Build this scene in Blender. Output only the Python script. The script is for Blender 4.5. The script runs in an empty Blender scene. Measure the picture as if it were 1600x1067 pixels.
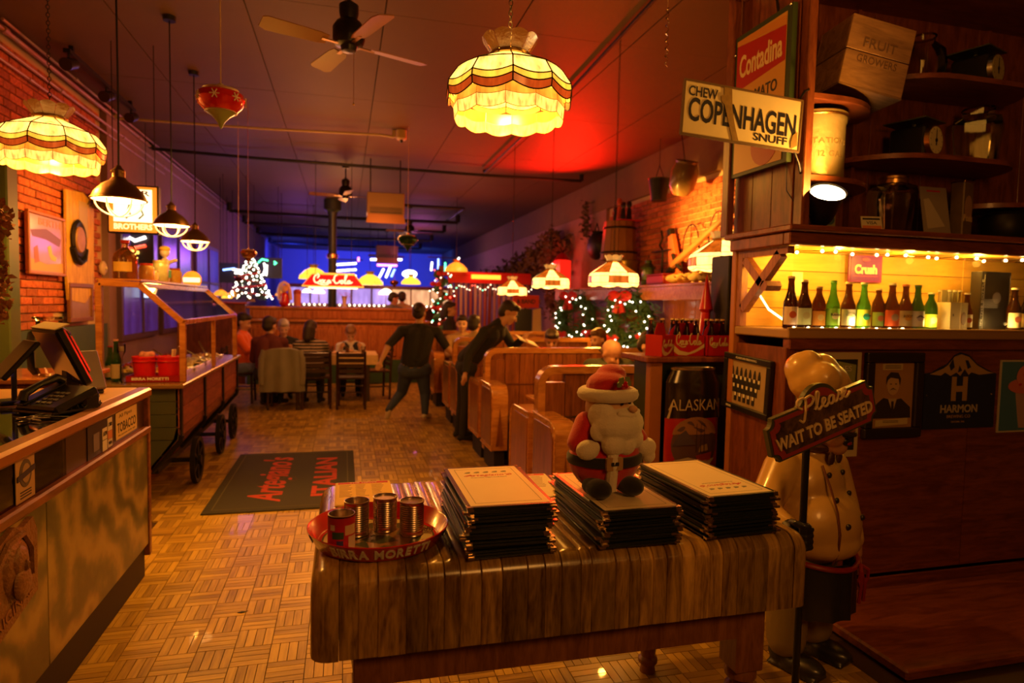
import bpy, bmesh, math, random
from mathutils import Vector, Matrix, Euler, noise
random.seed(11)
PI = math.pi
S = bpy.context.scene
COL = S.collection
# ---------------------------------------------------------------- camera
AX = ((0.96727, 0.25371, -0.00456), (-0.25297, 0.96553, 0.06131), (0.01996, -0.05815, 0.99811))  # rows: world x, y, z in (right, forward, up)
cd = bpy.data.cameras.new('camera'); cam = bpy.data.objects.new('camera', cd); COL.objects.link(cam)
cd.sensor_width = 36; cd.lens = 22.5; cd.clip_start = .05; cd.clip_end = 200
cam.matrix_world = Matrix(((AX[0][0], AX[0][2], -AX[0][1], 0), (AX[1][0], AX[1][2], -AX[1][1], 0), (AX[2][0], AX[2][2], -AX[2][1], 1.6), (0, 0, 0, 1)))
cd.dof.use_dof = True; cd.dof.focus_distance = 2.35; cd.dof.aperture_fstop = 2.4
S.camera = cam
S.view_settings.view_transform = 'Standard'; S.view_settings.look = 'None'; S.view_settings.gamma = 1
S.view_settings.use_curve_mapping = False; S.view_settings.exposure = 0.0
S.cycles.use_denoising = True; S.cycles.use_light_tree = True
S.cycles.max_bounces = 6; S.cycles.diffuse_bounces = 3; S.cycles.glossy_bounces = 3; S.cycles.transmission_bounces = 4; S.cycles.transparent_max_bounces = 10
S.cycles.sample_clamp_indirect = 4; S.cycles.caustics_reflective = False; S.cycles.caustics_refractive = False
w = bpy.data.worlds.new('night'); S.world = w; w.use_nodes = True
w.node_tree.nodes['Background'].inputs[0].default_value = (.35, .2, .12, 1); w.node_tree.nodes['Background'].inputs[1].default_value = .012
# ---------------------------------------------------------------- room lights and added fills that belong to no single lamp
WARM = (1, .41, .048)
def lamp_light(loc, power, col=WARM, r=.05, kind='POINT', aim=None, angle=90, blend=.6, size=None, name='light'):
    l = bpy.data.lights.new(name, kind); l.energy = power; l.color = col
    if kind == 'AREA': l.shape = 'RECTANGLE'; l.size, l.size_y = size
    else: l.shadow_soft_size = r
    if kind == 'SPOT': l.spot_size = math.radians(angle); l.spot_blend = blend
    o = bpy.data.objects.new(name, l); o.location = loc; COL.objects.link(o)
    if aim is not None: o.rotation_euler = (Vector(aim) - Vector(loc)).to_track_quat('-Z', 'Y').to_euler()
    return o
lamp_light((0.70, 2.80, 2.80), 14, WARM, .08, name='table_lamp_uplight')
lamp_light((-0.3, 5.0, 3.5), 330, WARM, .12, 'SPOT', (-.1, 4.4, 0), 58, .7, name='floor_downlight')
lamp_light((3.3, 7.6, 2.5), 650, (1, .42, .05), .05, 'SPOT', (4.75, 7.8, 2.6), 75, .8, name='brick_spotlight')
lamp_light((-1.6, 7.2, 2.9), 190, (1, .42, .05), .05, 'SPOT', (-3.0, 7.9, 1.8), 95, .8, name='poster_spotlight')
lamp_light((3.9, 12.6, 2.4), 20, (1, .02, .01), .1, 'POINT', name='red_lamp_light')
lamp_light((2.6, 14, 2.6), 45, (1, .16, .06), .2, name='canopy_light')
lamp_light((0.0, 13.9, 2.9), 60, (1, .34, .08), .2, name='bar_light')
lamp_light((0.2, 11.7, 2.6), 85, (1, .28, .06), .2, 'SPOT', (.2, 12.8, .6), 150, .6, name='partition_light')
lamp_light((-2.0, 13.2, 2.7), 11, (.42, .12, 1), .3, name='violet_light')
lamp_light((-0.6, 6.2, 2.7), 26, WARM, .3, name='ceiling_fill_light')  # this and the next two: warm fills added for the ceiling, no fixture
lamp_light((1.6, 4.6, 2.7), 20, WARM, .3, name='ceiling_fill_light')
lamp_light((0.6, 10.2, 2.8), 30, (1, .30, .06), .3, name='ceiling_fill_light')
lamp_light((2.1, 2.2, 3.3), 9, WARM, .2, name='shelf_fill_light')  # fill added to brighten the shelves; no lamp hangs here
lamp_light((-1.2, 19, 2.7), 40, (.45, .10, .8), .3, name='violet_light')
lamp_light((2.4, 21, 3.1), 45, (.8, .10, .6), .3, name='magenta_light')
lamp_light((-2, 26, 3.1), 400, (.03, .05, 1), .3, 'SPOT', (-2, 32, 3.3), 165, .6, name='blue_light')
lamp_light((0, 29, 2.8), 400, (.06, .06, 1), .3, 'SPOT', (0, 32, 3.2), 165, .6, name='blue_light')
lamp_light((2.8, 28, 3.0), 450, (.02, .08, 1), .3, 'SPOT', (2.8, 32, 3.3), 165, .6, name='blue_light')
lamp_light((-.3, 9.4, 2.7), 55, (1, .34, .09), .15, name='dining_light')
lamp_light((1.2, -0.9, 2.7), 85, (1, .40, .07), .4, 'POINT', None, 75, .9, name='entrance_light')
lamp_light((2.48, 2.70, 2.22), 46, (1, .45, .06), .04, 'SPOT', (2.20, 2.86, 2.62), 140, .7, name='clamp_light')
lamp_light((2.7, 3.05, 1.90), 9.0, (1, .50, .05), .02, name='niche_light')
lamp_light((3.2, 3.05, 1.90), 9.0, (1, .50, .05), .02, name='niche_light')
lamp_light((3.7, 3.05, 1.90), 9.0, (1, .50, .05), .02, name='niche_light')
lamp_light((2.42, 3.1, 1.80), 3, (1, .50, .05), .02, name='niche_light')
lamp_light((2.75, 2.965, 1.54), 1.6, (1, .6, .15), .01, name='niche_light')
lamp_light((3.3, 2.965, 1.54), 1.6, (1, .6, .15), .01, name='niche_light')
lamp_light((3.85, 2.965, 1.54), 1.6, (1, .6, .15), .01, name='niche_light')
lamp_light((3.3, 8.2, 1.45), 45, WARM, .1, name='ledge_fill_light')  # extra warm fill added for the ledge, without a fixture
lamp_light((4.0, 11.2, 3.0), 750, (1, .008, .002), .08, 'SPOT', (2.7, 9.6, 4.0), 125, 1, name='red_ceiling_light')
# ---------------------------------------------------------------- mesh building
class MB:
    def __init__(s, M=None): s.v = []; s.f = []; s.m = []; s.M = M or Matrix(); s.mi = 0
    def add(s, vs, fs, L=None):
        k = len(s.v); T = s.M @ L if L is not None else s.M
        s.v.extend(T @ Vector(p) for p in vs); s.f.extend([tuple(i + k for i in f) for f in fs]); s.m.extend([s.mi] * len(fs)); return s
    def box(s, x0, x1, y0, y1, z0, z1, L=None):
        return s.add([(x0,y0,z0),(x1,y0,z0),(x1,y1,z0),(x0,y1,z0),(x0,y0,z1),(x1,y0,z1),(x1,y1,z1),(x0,y1,z1)],
                     [(0,3,2,1),(4,5,6,7),(0,1,5,4),(1,2,6,5),(2,3,7,6),(3,0,4,7)], L)
    def bbox(s, x0, x1, y0, y1, z0, z1, b=.004, L=None):      # chamfered box
        bx, by, bz = min(b, (x1-x0)*.45), min(b, (y1-y0)*.45), min(b, (z1-z0)*.45)
        bm = bmesh.new(); bmesh.ops.create_cube(bm, size=1)
        for v in bm.verts: v.co = Vector(((x0+x1)/2 + v.co.x*(x1-x0), (y0+y1)/2 + v.co.y*(y1-y0), (z0+z1)/2 + v.co.z*(z1-z0)))
        bmesh.ops.bevel(bm, geom=bm.edges[:], offset=min(bx,by,bz), segments=2 if b > .012 else 1, affect='EDGES', profile=.5)
        return s.bm(bm, L)
    def bm(s, bm, L=None):
        bm.verts.index_update(); s.add([v.co.copy() for v in bm.verts], [[v.index for v in f.verts] for f in bm.faces], L); bm.free(); return s
    def cyl(s, p0, p1, r0, r1=None, n=12, cap=True):
        r1 = r0 if r1 is None else r1; p0, p1 = Vector(p0), Vector(p1); d = p1 - p0
        q = d.to_track_quat('Z', 'Y').to_matrix() if d.length > 1e-9 else Matrix.Identity(3)
        vs = []
        for p, r in ((p0, r0), (p1, r1)):
            for i in range(n): a = 2*PI*i/n; vs.append(p + q @ Vector((r*math.cos(a), r*math.sin(a), 0)))
        fs = [(i, (i+1) % n, n+(i+1) % n, n+i) for i in range(n)]
        if cap: fs += [tuple(range(n-1, -1, -1)), tuple(range(n, 2*n))]
        return s.add(vs, fs)
    def lathe(s, prof, n=16, L=None, wave=None, close=False):     # prof: [(r,z)]
        vs = []; fs = []; m = len(prof)
        for j, (r, z) in enumerate(prof):
            for i in range(n):
                a = 2*PI*i/n; rr, zz = (r, z) if wave is None else wave(j, a, r, z); vs.append((rr*math.cos(a), rr*math.sin(a), zz))
        for j in range(m-1 + (1 if close else 0)):
            j2 = (j+1) % m
            for i in range(n): k = (i+1) % n; fs.append((j*n+i, j*n+k, j2*n+k, j2*n+i))
        if not close:
            if prof[0][0] > 1e-5: fs.append(tuple(range(n-1, -1, -1)))
            if prof[-1][0] > 1e-5: fs.append(tuple((m-1)*n+i for i in range(n)))
        return s.add(vs, fs, L)
    def shell(s, prof, n=24, L=None):      # open lathe, no caps
        vs = []; fs = []
        for r, z in prof:
            for i in range(n): a = 2*PI*i/n; vs.append((r*math.cos(a), r*math.sin(a), z))
        for j in range(len(prof)-1):
            for i in range(n): k = (i+1) % n; fs.append((j*n+i, j*n+k, (j+1)*n+k, (j+1)*n+i))
        return s.add(vs, fs, L)
    def tube(s, pts, r, n=8, closed=False):
        pts = [Vector(p) for p in pts]; m = len(pts); vs = []; fs = []; up = None
        for i, p in enumerate(pts):
            a = pts[(i-1) % m] if (closed or i > 0) else p; b = pts[(i+1) % m] if (closed or i < m-1) else p
            t = (b - a).normalized() if (b-a).length > 1e-9 else Vector((0,0,1))
            if up is None: up = t.orthogonal().normalized()
            x = (up - t * up.dot(t)); x = x.normalized() if x.length > 1e-6 else t.orthogonal().normalized(); up = x; y = t.cross(x)
            rr = r[i] if isinstance(r, (list, tuple)) else r
            for k in range(n): g = 2*PI*k/n; vs.append(p + x*rr*math.cos(g) + y*rr*math.sin(g))
        for i in range(m if closed else m-1):
            j = (i+1) % m
            for k in range(n): l = (k+1) % n; fs.append((i*n+k, i*n+l, j*n+l, j*n+k))
        if not closed: fs += [tuple(range(n-1, -1, -1)), tuple((m-1)*n+k for k in range(n))]
        return s.add(vs, fs)
    def sph(s, c, r, n=12, L=None):
        r = (r, r, r) if not isinstance(r, (tuple, list)) else r; c = Vector(c); m = max(4, n//2 + 1)
        vs = [c + Vector((0,0,-r[2]))]; fs = []
        for j in range(1, m):
            t = -PI/2 + PI*j/m
            for i in range(n): a = 2*PI*i/n; vs.append(c + Vector((r[0]*math.cos(t)*math.cos(a), r[1]*math.cos(t)*math.sin(a), r[2]*math.sin(t))))
        vs.append(c + Vector((0,0,r[2])))
        for i in range(n): fs.append((0, 1+(i+1) % n, 1+i))
        for j in range(m-2):
            for i in range(n): k = (i+1) % n; fs.append((1+j*n+i, 1+j*n+k, 1+(j+1)*n+k, 1+(j+1)*n+i))
        e = len(vs)-1; q = 1+(m-2)*n
        for i in range(n): fs.append((q+i, q+(i+1) % n, e))
        return s.add(vs, fs, L)
    def prism(s, poly, h, L=None):      # poly in xy, extruded 0..h in z
        n = len(poly); vs = [(x, y, 0) for x, y in poly] + [(x, y, h) for x, y in poly]
        a = sum(poly[i][0]*poly[(i+1) % n][1] - poly[(i+1) % n][0]*poly[i][1] for i in range(n))
        r = list(range(n)) if a > 0 else list(range(n-1, -1, -1))
        fs = [tuple(reversed(r)), tuple(i+n for i in r)] + [(r[i], r[(i+1) % n], r[(i+1) % n]+n, r[i]+n) for i in range(n)]
        return s.add(vs, fs, L)
    def mesh(s, name, mats, smooth=True, ang=35):
        me = bpy.data.meshes.new(name); me.from_pydata(s.v, [], s.f)
        for m in (mats if isinstance(mats, (list, tuple)) else [mats]): me.materials.append(m)
        if any(s.m): me.polygons.foreach_set('material_index', s.m)
        me.polygons.foreach_set('use_smooth', [smooth]*len(s.f))
        if smooth: me.set_sharp_from_angle(angle=math.radians(ang))
        me.update(); return me
    def build(s, name, mats, parent=None, smooth=True, ang=35): return mesh_obj(name, s.mesh(name, mats, smooth, ang), parent)
def mesh_obj(name, me, parent=None, loc=None, rot=None):
    o = bpy.data.objects.new(name, me); COL.objects.link(o)
    if parent is not None: o.parent = parent
    if loc is not None: o.location = loc
    if rot is not None: o.rotation_euler = rot
    return o
def tag(o, label=None, cat=None, group=None, kind=None):
    if label: o['label'] = label
    if cat: o['category'] = cat
    if group: o['group'] = group
    if kind: o['kind'] = kind
    return o
def thing(name, label, cat, loc=(0,0,0), rz=0, group=None, rot=None):
    o = bpy.data.objects.new(name, None); o.empty_display_size = .05; COL.objects.link(o); o.location = loc
    o.rotation_euler = rot if rot is not None else (0, 0, rz)
    return tag(o, label, cat, group)
def dup(root, loc=None, rot=None, label=None, group=None, scale=None):
    def cp(o, par):
        c = o.copy(); COL.objects.link(c)
        if par is not None: c.parent = par
        for ch in list(o.children): cp(ch, c)
        return c
    r = cp(root, None)
    if loc is not None: r.location = loc
    if rot is not None: r.rotation_euler = rot if isinstance(rot, (tuple, Euler)) else (0, 0, rot)
    if scale is not None: r.scale = (scale,)*3 if not isinstance(scale, tuple) else scale
    if label: r['label'] = label
    if group: r['group'] = group
    return r
def struct(o): o['kind'] = 'structure'; return o
def arc(cx, cy, r, a0, a1, n=8): return [(cx + r*math.cos(math.radians(a0+(a1-a0)*i/n)), cy + r*math.sin(math.radians(a0+(a1-a0)*i/n))) for i in range(n+1)]
def rrect(x0, x1, y0, y1, r, n=5): return arc(x1-r, y1-r, r, 0, 90, n) + arc(x0+r, y1-r, r, 90, 180, n) + arc(x0+r, y0+r, r, 180, 270, n) + arc(x1-r, y0+r, r, 270, 360, n)
def frame_M(o, xdir, ydir):      # matrix whose local xy plane is spanned by xdir, ydir at o
    x = Vector(xdir).normalized(); y = Vector(ydir); y = (y - x*y.dot(x)).normalized(); z = x.cross(y); M = Matrix((x, y, z)).transposed().to_4x4(); M.translation = Vector(o); return M
# ---------------------------------------------------------------- scratch scene for modifiers and letters
TMP = bpy.data.scenes.new('scratch')
def evaluated(o):
    TMP.collection.objects.link(o); TMP.view_layers[0].update(); dg = TMP.view_layers[0].depsgraph
    me = bpy.data.meshes.new_from_object(o.evaluated_get(dg), depsgraph=dg)
    TMP.collection.objects.unlink(o); d = o.data; bpy.data.objects.remove(o)
    return me
_tc = {}
def letters(t, size=1, depth=.001, off=0, sh=0, sp=1, al='CENTER'):
    k = (t, off, sh, sp, al)
    if k not in _tc:
        c = bpy.data.curves.new('letters', 'FONT'); c.body = t; c.size = 1; c.extrude = .5; c.offset = off; c.shear = sh; c.space_character = sp; c.align_x = al; c.align_y = 'CENTER'; c.resolution_u = 3
        me = evaluated(bpy.data.objects.new('letters', c)); _tc[k] = ([v.co.copy() for v in me.vertices], [tuple(p.vertices) for p in me.polygons]); bpy.data.meshes.remove(me)
    vs, fs = _tc[k]; return [(v.x*size, v.y*size, v.z*depth) for v in vs], fs
def text(mb, t, L, size, w=None, h=None, depth=.0015, **k):      # letters on the local xy plane of L; w, h: stretch to this box
    vs, fs = letters(t, 1, depth, **k); xs = [v[0] for v in vs]; ys = [v[1] for v in vs]
    sx = sy = size; W = max(xs)-min(xs); H = max(ys)-min(ys); cx = (max(xs)+min(xs))/2; cy = (max(ys)+min(ys))/2
    if w: sx = w/W
    if h: sy = h/H
    if k.get('al', 'CENTER') != 'CENTER': cx = 0
    return mb.add([((x-cx)*sx, (y-cy)*sy, z) for x, y, z in vs], fs, L)
def script(mb, strokes, L, r, sx=1, sy=1, flat=.5):      # handwriting: strokes as smooth ribbons
    for st in strokes:
        p = [Vector((a*sx, b*sy, 0)) for a, b in st]; q = []
        for i in range(len(p)-1):
            a, b, c, d = p[max(i-1,0)], p[i], p[i+1], p[min(i+2,len(p)-1)]
            for t in (0, .25, .5, .75): q.append(.5*((2*b)+(c-a)*t+(2*a-5*b+4*c-d)*t*t+(3*b-a-3*c+d)*t**3))
        q.append(p[-1]); m = MB(); m.tube(q, r, 6)
        mb.add([(v.x, v.y, v.z*flat) for v in m.v], m.f, L)
    return mb
def remeshed(mb, voxel, smooth=4, name='blob'):
    me = bpy.data.meshes.new(name); me.from_pydata(mb.v, [], mb.f); o = bpy.data.objects.new(name, me)
    m = o.modifiers.new('r', 'REMESH'); m.mode = 'VOXEL'; m.voxel_size = voxel; m.use_smooth_shade = True
    if smooth: q = o.modifiers.new('s', 'SMOOTH'); q.factor = .5; q.iterations = smooth
    r = evaluated(o); bpy.data.meshes.remove(me); return r
def bone(mb, p0, p1, r0, r1=None, n=14):
    r1 = r0 if r1 is None else r1; mb.sph(p0, r0, n); mb.sph(p1, r1, n); mb.cyl(p0, p1, r0, r1, n)
def from_mesh(me, name, mat, parent, loc=None, smooth=True):
    me.name = name; me.materials.clear()
    for m in (mat if isinstance(mat, (list, tuple)) else [mat]): me.materials.append(m)
    me.polygons.foreach_set('use_smooth', [smooth]*len(me.polygons)); return mesh_obj(name, me, parent, loc)
def blob(mb, name, mat, parent, voxel=.01, smooth=4): return from_mesh(remeshed(mb, voxel, smooth), name, mat, parent)
# ---------------------------------------------------------------- materials
_m = {}
def new_mat(name):
    m = bpy.data.materials.new(name); m.use_nodes = True; nt = m.node_tree; return m, nt, nt.nodes['Principled BSDF']
def N(nt, t, **k):
    n = nt.nodes.new(t)
    for a, b in k.items():
        if a[0] == '_': n.inputs[a[1:]].default_value = b
        else: setattr(n, a, b)
    return n
def plain(name, col, rough=.5, metal=0, spec=.5, bump=0, bs=60, var=0, vs=8, sheen=0, coat=0):
    if name in _m: return _m[name]
    m, nt, b = new_mat(name); b.inputs['Base Color'].default_value = (*col, 1); b.inputs['Roughness'].default_value = rough; b.inputs['Metallic'].default_value = metal
    b.inputs['Specular IOR Level'].default_value = spec; b.inputs['Sheen Weight'].default_value = sheen; b.inputs['Coat Weight'].default_value = coat; b.inputs['Coat Roughness'].default_value = .1
    tc = N(nt, 'ShaderNodeTexCoord')
    if var:
        n = N(nt, 'ShaderNodeTexNoise', _Scale=vs, _Detail=4.); r = N(nt, 'ShaderNodeMix', data_type='RGBA'); nt.links.new(tc.outputs['Object'], n.inputs['Vector']); nt.links.new(n.outputs['Fac'], r.inputs['Factor'])
        r.inputs[6].default_value = (*[max(0, c*(1-var)) for c in col], 1); r.inputs[7].default_value = (*[min(1, c*(1+var)) for c in col], 1); nt.links.new(r.outputs[2], b.inputs['Base Color'])
    if bump:
        n = N(nt, 'ShaderNodeTexNoise', _Scale=bs, _Detail=3.); q = N(nt, 'ShaderNodeBump', _Strength=bump, _Distance=.01); nt.links.new(tc.outputs['Object'], n.inputs['Vector']); nt.links.new(n.outputs['Fac'], q.inputs['Height']); nt.links.new(q.outputs['Normal'], b.inputs['Normal'])
    _m[name] = m; return m
def wood(name, c0, c1, rough=.4, sc=(1, 1, 1), grain=6, coat=0, rnd=0, world=False, bump=.12):
    """grain runs along the axis whose scale is smallest"""
    if name in _m: return _m[name]
    m, nt, b = new_mat(name); tc = N(nt, 'ShaderNodeTexCoord'); mp = N(nt, 'ShaderNodeMapping'); mp.inputs['Scale'].default_value = sc; oi = N(nt, 'ShaderNodeObjectInfo')
    ad = N(nt, 'ShaderNodeVectorMath', operation='MULTIPLY_ADD'); ad.inputs[1].default_value = (7, 5, 3)
    cmb = N(nt, 'ShaderNodeCombineXYZ')
    for i in range(3): nt.links.new(oi.outputs['Random'], cmb.inputs[i])
    nt.links.new(cmb.outputs[0], ad.inputs[0]); nt.links.new(tc.outputs['Object'], ad.inputs[2]); nt.links.new(ad.outputs[0], mp.inputs['Vector'])
    n = N(nt, 'ShaderNodeTexNoise', _Scale=grain, _Detail=6., _Distortion=1.2); n2 = N(nt, 'ShaderNodeTexNoise', _Scale=grain*7, _Detail=3.)
    nt.links.new(mp.outputs[0], n.inputs['Vector']); nt.links.new(mp.outputs[0], n2.inputs['Vector'])
    a = N(nt, 'ShaderNodeMath', operation='MULTIPLY_ADD'); a.inputs[1].default_value = .35; nt.links.new(n2.outputs['Fac'], a.inputs[0]); nt.links.new(n.outputs['Fac'], a.inputs[2])
    cr = N(nt, 'ShaderNodeValToRGB'); cr.color_ramp.elements[0].position = .48; cr.color_ramp.elements[0].color = (*c0, 1); cr.color_ramp.elements[1].position = .86; cr.color_ramp.elements[1].color = (*c1, 1)
    nt.links.new(a.outputs[0], cr.inputs[0]); out = cr.outputs[0]
    if rnd:
        hs = N(nt, 'ShaderNodeHueSaturation'); mr = N(nt, 'ShaderNodeMapRange'); mr.inputs['To Min'].default_value = 1-rnd; mr.inputs['To Max'].default_value = 1+rnd
        nt.links.new(oi.outputs['Random'], mr.inputs[0]); nt.links.new(mr.outputs[0], hs.inputs['Value']); nt.links.new(out, hs.inputs['Color']); out = hs.outputs[0]
    nt.links.new(out, b.inputs['Base Color']); b.inputs['Roughness'].default_value = rough; b.inputs['Coat Weight'].default_value = coat; b.inputs['Coat Roughness'].default_value = .12
    if bump: q = N(nt, 'ShaderNodeBump', _Strength=bump, _Distance=.004); nt.links.new(a.outputs[0], q.inputs['Height']); nt.links.new(q.outputs['Normal'], b.inputs['Normal'])
    _m[name] = m; return m
def glow(name, col, st, base=None, small=False):      # lit lamp glass, bulbs, neon, and the glow put on guard wires
    if name in _m: return _m[name]
    m, nt, b = new_mat(name); b.inputs['Base Color'].default_value = (*(base or col), 1); b.inputs['Emission Color'].default_value = (*col, 1); b.inputs['Emission Strength'].default_value = st; b.inputs['Roughness'].default_value = .25
    if small: m.cycles.emission_sampling = 'NONE'
    _m[name] = m; return m
def lit_glass(name, col, st, var=.5, vs=25):      # streaky emissive glass for lamp shades, windows and the bar panels' added glow
    if name in _m: return _m[name]
    m, nt, b = new_mat(name); tc = N(nt, 'ShaderNodeTexCoord'); mp = N(nt, 'ShaderNodeMapping'); mp.inputs['Scale'].default_value = (1, 1, .25); n = N(nt, 'ShaderNodeTexNoise', _Scale=vs, _Detail=3.)
    nt.links.new(tc.outputs['Object'], mp.inputs[0]); nt.links.new(mp.outputs[0], n.inputs['Vector']); r = N(nt, 'ShaderNodeMapRange'); r.inputs['From Min'].default_value = .3; r.inputs['From Max'].default_value = .7; r.inputs['To Min'].default_value = st*(1-var); r.inputs['To Max'].default_value = st*(1+var)
    nt.links.new(n.outputs['Fac'], r.inputs[0]); nt.links.new(r.outputs[0], b.inputs['Emission Strength']); b.inputs['Emission Color'].default_value = (*col, 1); b.inputs['Base Color'].default_value = (*[c*.5 for c in col], 1); b.inputs['Roughness'].default_value = .2
    _m[name] = m; return m
def clear_glass(name='clear_glass', tint=(1, 1, 1), refl=1.0):
    if name in _m: return _m[name]
    m, nt, b = new_mat(name); nt.nodes.remove(b); out = nt.nodes['Material Output']; t = N(nt, 'ShaderNodeBsdfTransparent'); t.inputs[0].default_value = (*tint, 1); g = N(nt, 'ShaderNodeBsdfGlossy', _Roughness=.05); f = N(nt, 'ShaderNodeFresnel', _IOR=1.5)
    mx = N(nt, 'ShaderNodeMixShader'); k = N(nt, 'ShaderNodeMath', operation='MULTIPLY'); k.inputs[1].default_value = refl; nt.links.new(f.outputs[0], k.inputs[0]); nt.links.new(k.outputs[0], mx.inputs[0]); nt.links.new(t.outputs[0], mx.inputs[1]); nt.links.new(g.outputs[0], mx.inputs[2]); nt.links.new(mx.outputs[0], out.inputs[0])
    _m[name] = m; return m
def bottle_glass(name, tint):      # coloured bottle glass with its drink
    if name in _m: return _m[name]
    m, nt, b = new_mat(name); b.inputs['Base Color'].default_value = (*tint, 1); b.inputs['Transmission Weight'].default_value = .75; b.inputs['Roughness'].default_value = .06; b.inputs['IOR'].default_value = 1.35
    _m[name] = m; return m
BLACK = plain('black_plastic', (.012, .011, .012), .3); DARKM = plain('dark_iron', (.02, .017, .015), .45, .6); STEEL = plain('steel', (.62, .6, .56), .25, 1); BRASS = plain('brass', (.6, .36, .12), .3, 1)
WHITE = plain('white_paint', (.8, .78, .72), .5); PAPER = plain('paper', (.82, .78, .68), .7); RED = plain('red_enamel', (.5, .008, .006), .25, coat=.6); GREEN = plain('green_paint', (.03, .08, .03), .45)
INK = plain('ink', (.015, .013, .02), .6); REDINK = plain('red_ink', (.5, .02, .015), .6); CREAM = plain('cream_paint', (.75, .62, .4), .5); YELLOW = plain('yellow_print', (.75, .5, .06), .6); BLUEP = plain('navy_paint', (.012, .016, .06), .6)
GLASS = clear_glass(); CABW = wood('cabinet_wood', (.12, .025, .008), (.26, .07, .022), .38, (3, 3, .6), 7, .15)
CABWX = wood('cabinet_wood_long', (.12, .025, .008), (.27, .07, .022), .38, (.5, 3, 4), 7, .15)
OAK = wood('orange_oak', (.36, .12, .028), (.58, .23, .06), .25, (.5, 3, 3), 6, .5); OAKV = wood('orange_oak_upright', (.26, .07, .018), (.5, .17, .045), .25, (6, 6, .5), 6, .5)
# ================================================================ the room
XL, XR, YN, YF, HC = -3.0, 4.75, -1.6, 32.0, 4.0
FLOORW = wood('parquet', (.30, .13, .035), (.52, .27, .085), .32, (1, 1, 1), 14, .25, rnd=.22)
def parquet_mat():
    m, nt, b = new_mat('parquet_tile'); tc = N(nt, 'ShaderNodeTexCoord'); oi = N(nt, 'ShaderNodeObjectInfo'); mp = N(nt, 'ShaderNodeMapping'); mp.inputs['Scale'].default_value = (6, 60, 1)
    ad = N(nt, 'ShaderNodeVectorMath', operation='ADD'); cmb = N(nt, 'ShaderNodeCombineXYZ'); ml = N(nt, 'ShaderNodeMath', operation='MULTIPLY'); ml.inputs[1].default_value = 50
    nt.links.new(oi.outputs['Random'], ml.inputs[0]); nt.links.new(ml.outputs[0], cmb.inputs[2]); nt.links.new(tc.outputs['Object'], mp.inputs[0]); nt.links.new(mp.outputs[0], ad.inputs[0]); nt.links.new(cmb.outputs[0], ad.inputs[1])
    n = N(nt, 'ShaderNodeTexNoise', _Scale=1., _Detail=4.); nt.links.new(ad.outputs[0], n.inputs['Vector'])
    sx = N(nt, 'ShaderNodeSeparateXYZ'); nt.links.new(tc.outputs['Object'], sx.inputs[0]); fl = N(nt, 'ShaderNodeMath', operation='MULTIPLY'); fl.inputs[1].default_value = 25; nt.links.new(sx.outputs[1], fl.inputs[0]); f2 = N(nt, 'ShaderNodeMath', operation='FLOOR'); nt.links.new(fl.outputs[0], f2.inputs[0])
    a2 = N(nt, 'ShaderNodeMath', operation='ADD'); nt.links.new(f2.outputs[0], a2.inputs[0]); nt.links.new(ml.outputs[0], a2.inputs[1]); wn = N(nt, 'ShaderNodeTexWhiteNoise', noise_dimensions='1D'); nt.links.new(a2.outputs[0], wn.inputs['W'])
    s = N(nt, 'ShaderNodeMath', operation='MULTIPLY_ADD'); s.inputs[1].default_value = .45; nt.links.new(wn.outputs['Value'], s.inputs[0]); nt.links.new(n.outputs['Fac'], s.inputs[2])
    cr = N(nt, 'ShaderNodeValToRGB'); cr.color_ramp.elements[0].position = .3; cr.color_ramp.elements[0].color = (.22, .12, .018, 1); cr.color_ramp.elements[1].position = 1; cr.color_ramp.elements[1].color = (.60, .38, .055, 1)
    nt.links.new(s.outputs[0], cr.inputs[0]); nt.links.new(cr.outputs[0], b.inputs['Base Color']); b.inputs['Roughness'].default_value = .36; b.inputs['Coat Weight'].default_value = .15
    q = N(nt, 'ShaderNodeBump', _Strength=.1, _Distance=.003); nt.links.new(s.outputs[0], q.inputs['Height']); nt.links.new(q.outputs['Normal'], b.inputs['Normal']); return m
PARQ = parquet_mat()
mb = MB(); mb.box(XL-.2, XR+.2, YN-.2, YF+.2, -.15, -.012); floor = struct(mb.build('floor', plain('floor_base', (.05, .02, .007), .6), smooth=False))
TS = .16
def tile_mb(mb, x, y, turn, full=True):
    L = Matrix.Translation((x, y, 0)) @ (Matrix.Rotation(PI/2, 4, 'Z') if turn else Matrix())
    for k in range(4):
        y0 = -TS/2 + k*TS/4 + .0008; y1 = y0 + TS/4 - .0016
        if full: mb.add([(-TS/2+.001,y0,-.014),(TS/2-.001,y0,-.014),(TS/2-.001,y1,-.014),(-TS/2+.001,y1,-.014),(-TS/2+.002,y0+.001,0),(TS/2-.002,y0+.001,0),(TS/2-.002,y1-.001,0),(-TS/2+.002,y1-.001,0)], [(4,5,6,7),(0,1,5,4),(1,2,6,5),(2,3,7,6),(3,0,4,7)], L)
        else: mb.add([(-TS/2+.002,y0,0),(TS/2-.002,y0,0),(TS/2-.002,y1,0),(-TS/2+.002,y1,0)], [(0,1,2,3)], L)
t0 = MB(); tile_mb(t0, 0, 0, False); tme = t0.mesh('parquet_tile', PARQ, False)
rest = MB(); cnt = 0
for j in range(0, 102):
    y = 1.55 + j*TS
    for i in range(-12 if y > 5 else -8, 26):
        x = i*TS + .08
        if y < 4.1 and x < -1.15: continue
        if x > 2.3 and y < 4.2: continue
        if cnt < 300 and 2.35 < y < 6.3 and -1.05 < x < 1.28 and not (y < 3.0 and x > .9):
            mesh_obj('parquet_tile', tme, floor, (x, y, 0), (0, 0, PI/2 if (i+j) % 2 else 0)); cnt += 1
        else: tile_mb(rest, x, y, (i+j) % 2 == 1, y < 9)
rb = MB(); 
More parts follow.
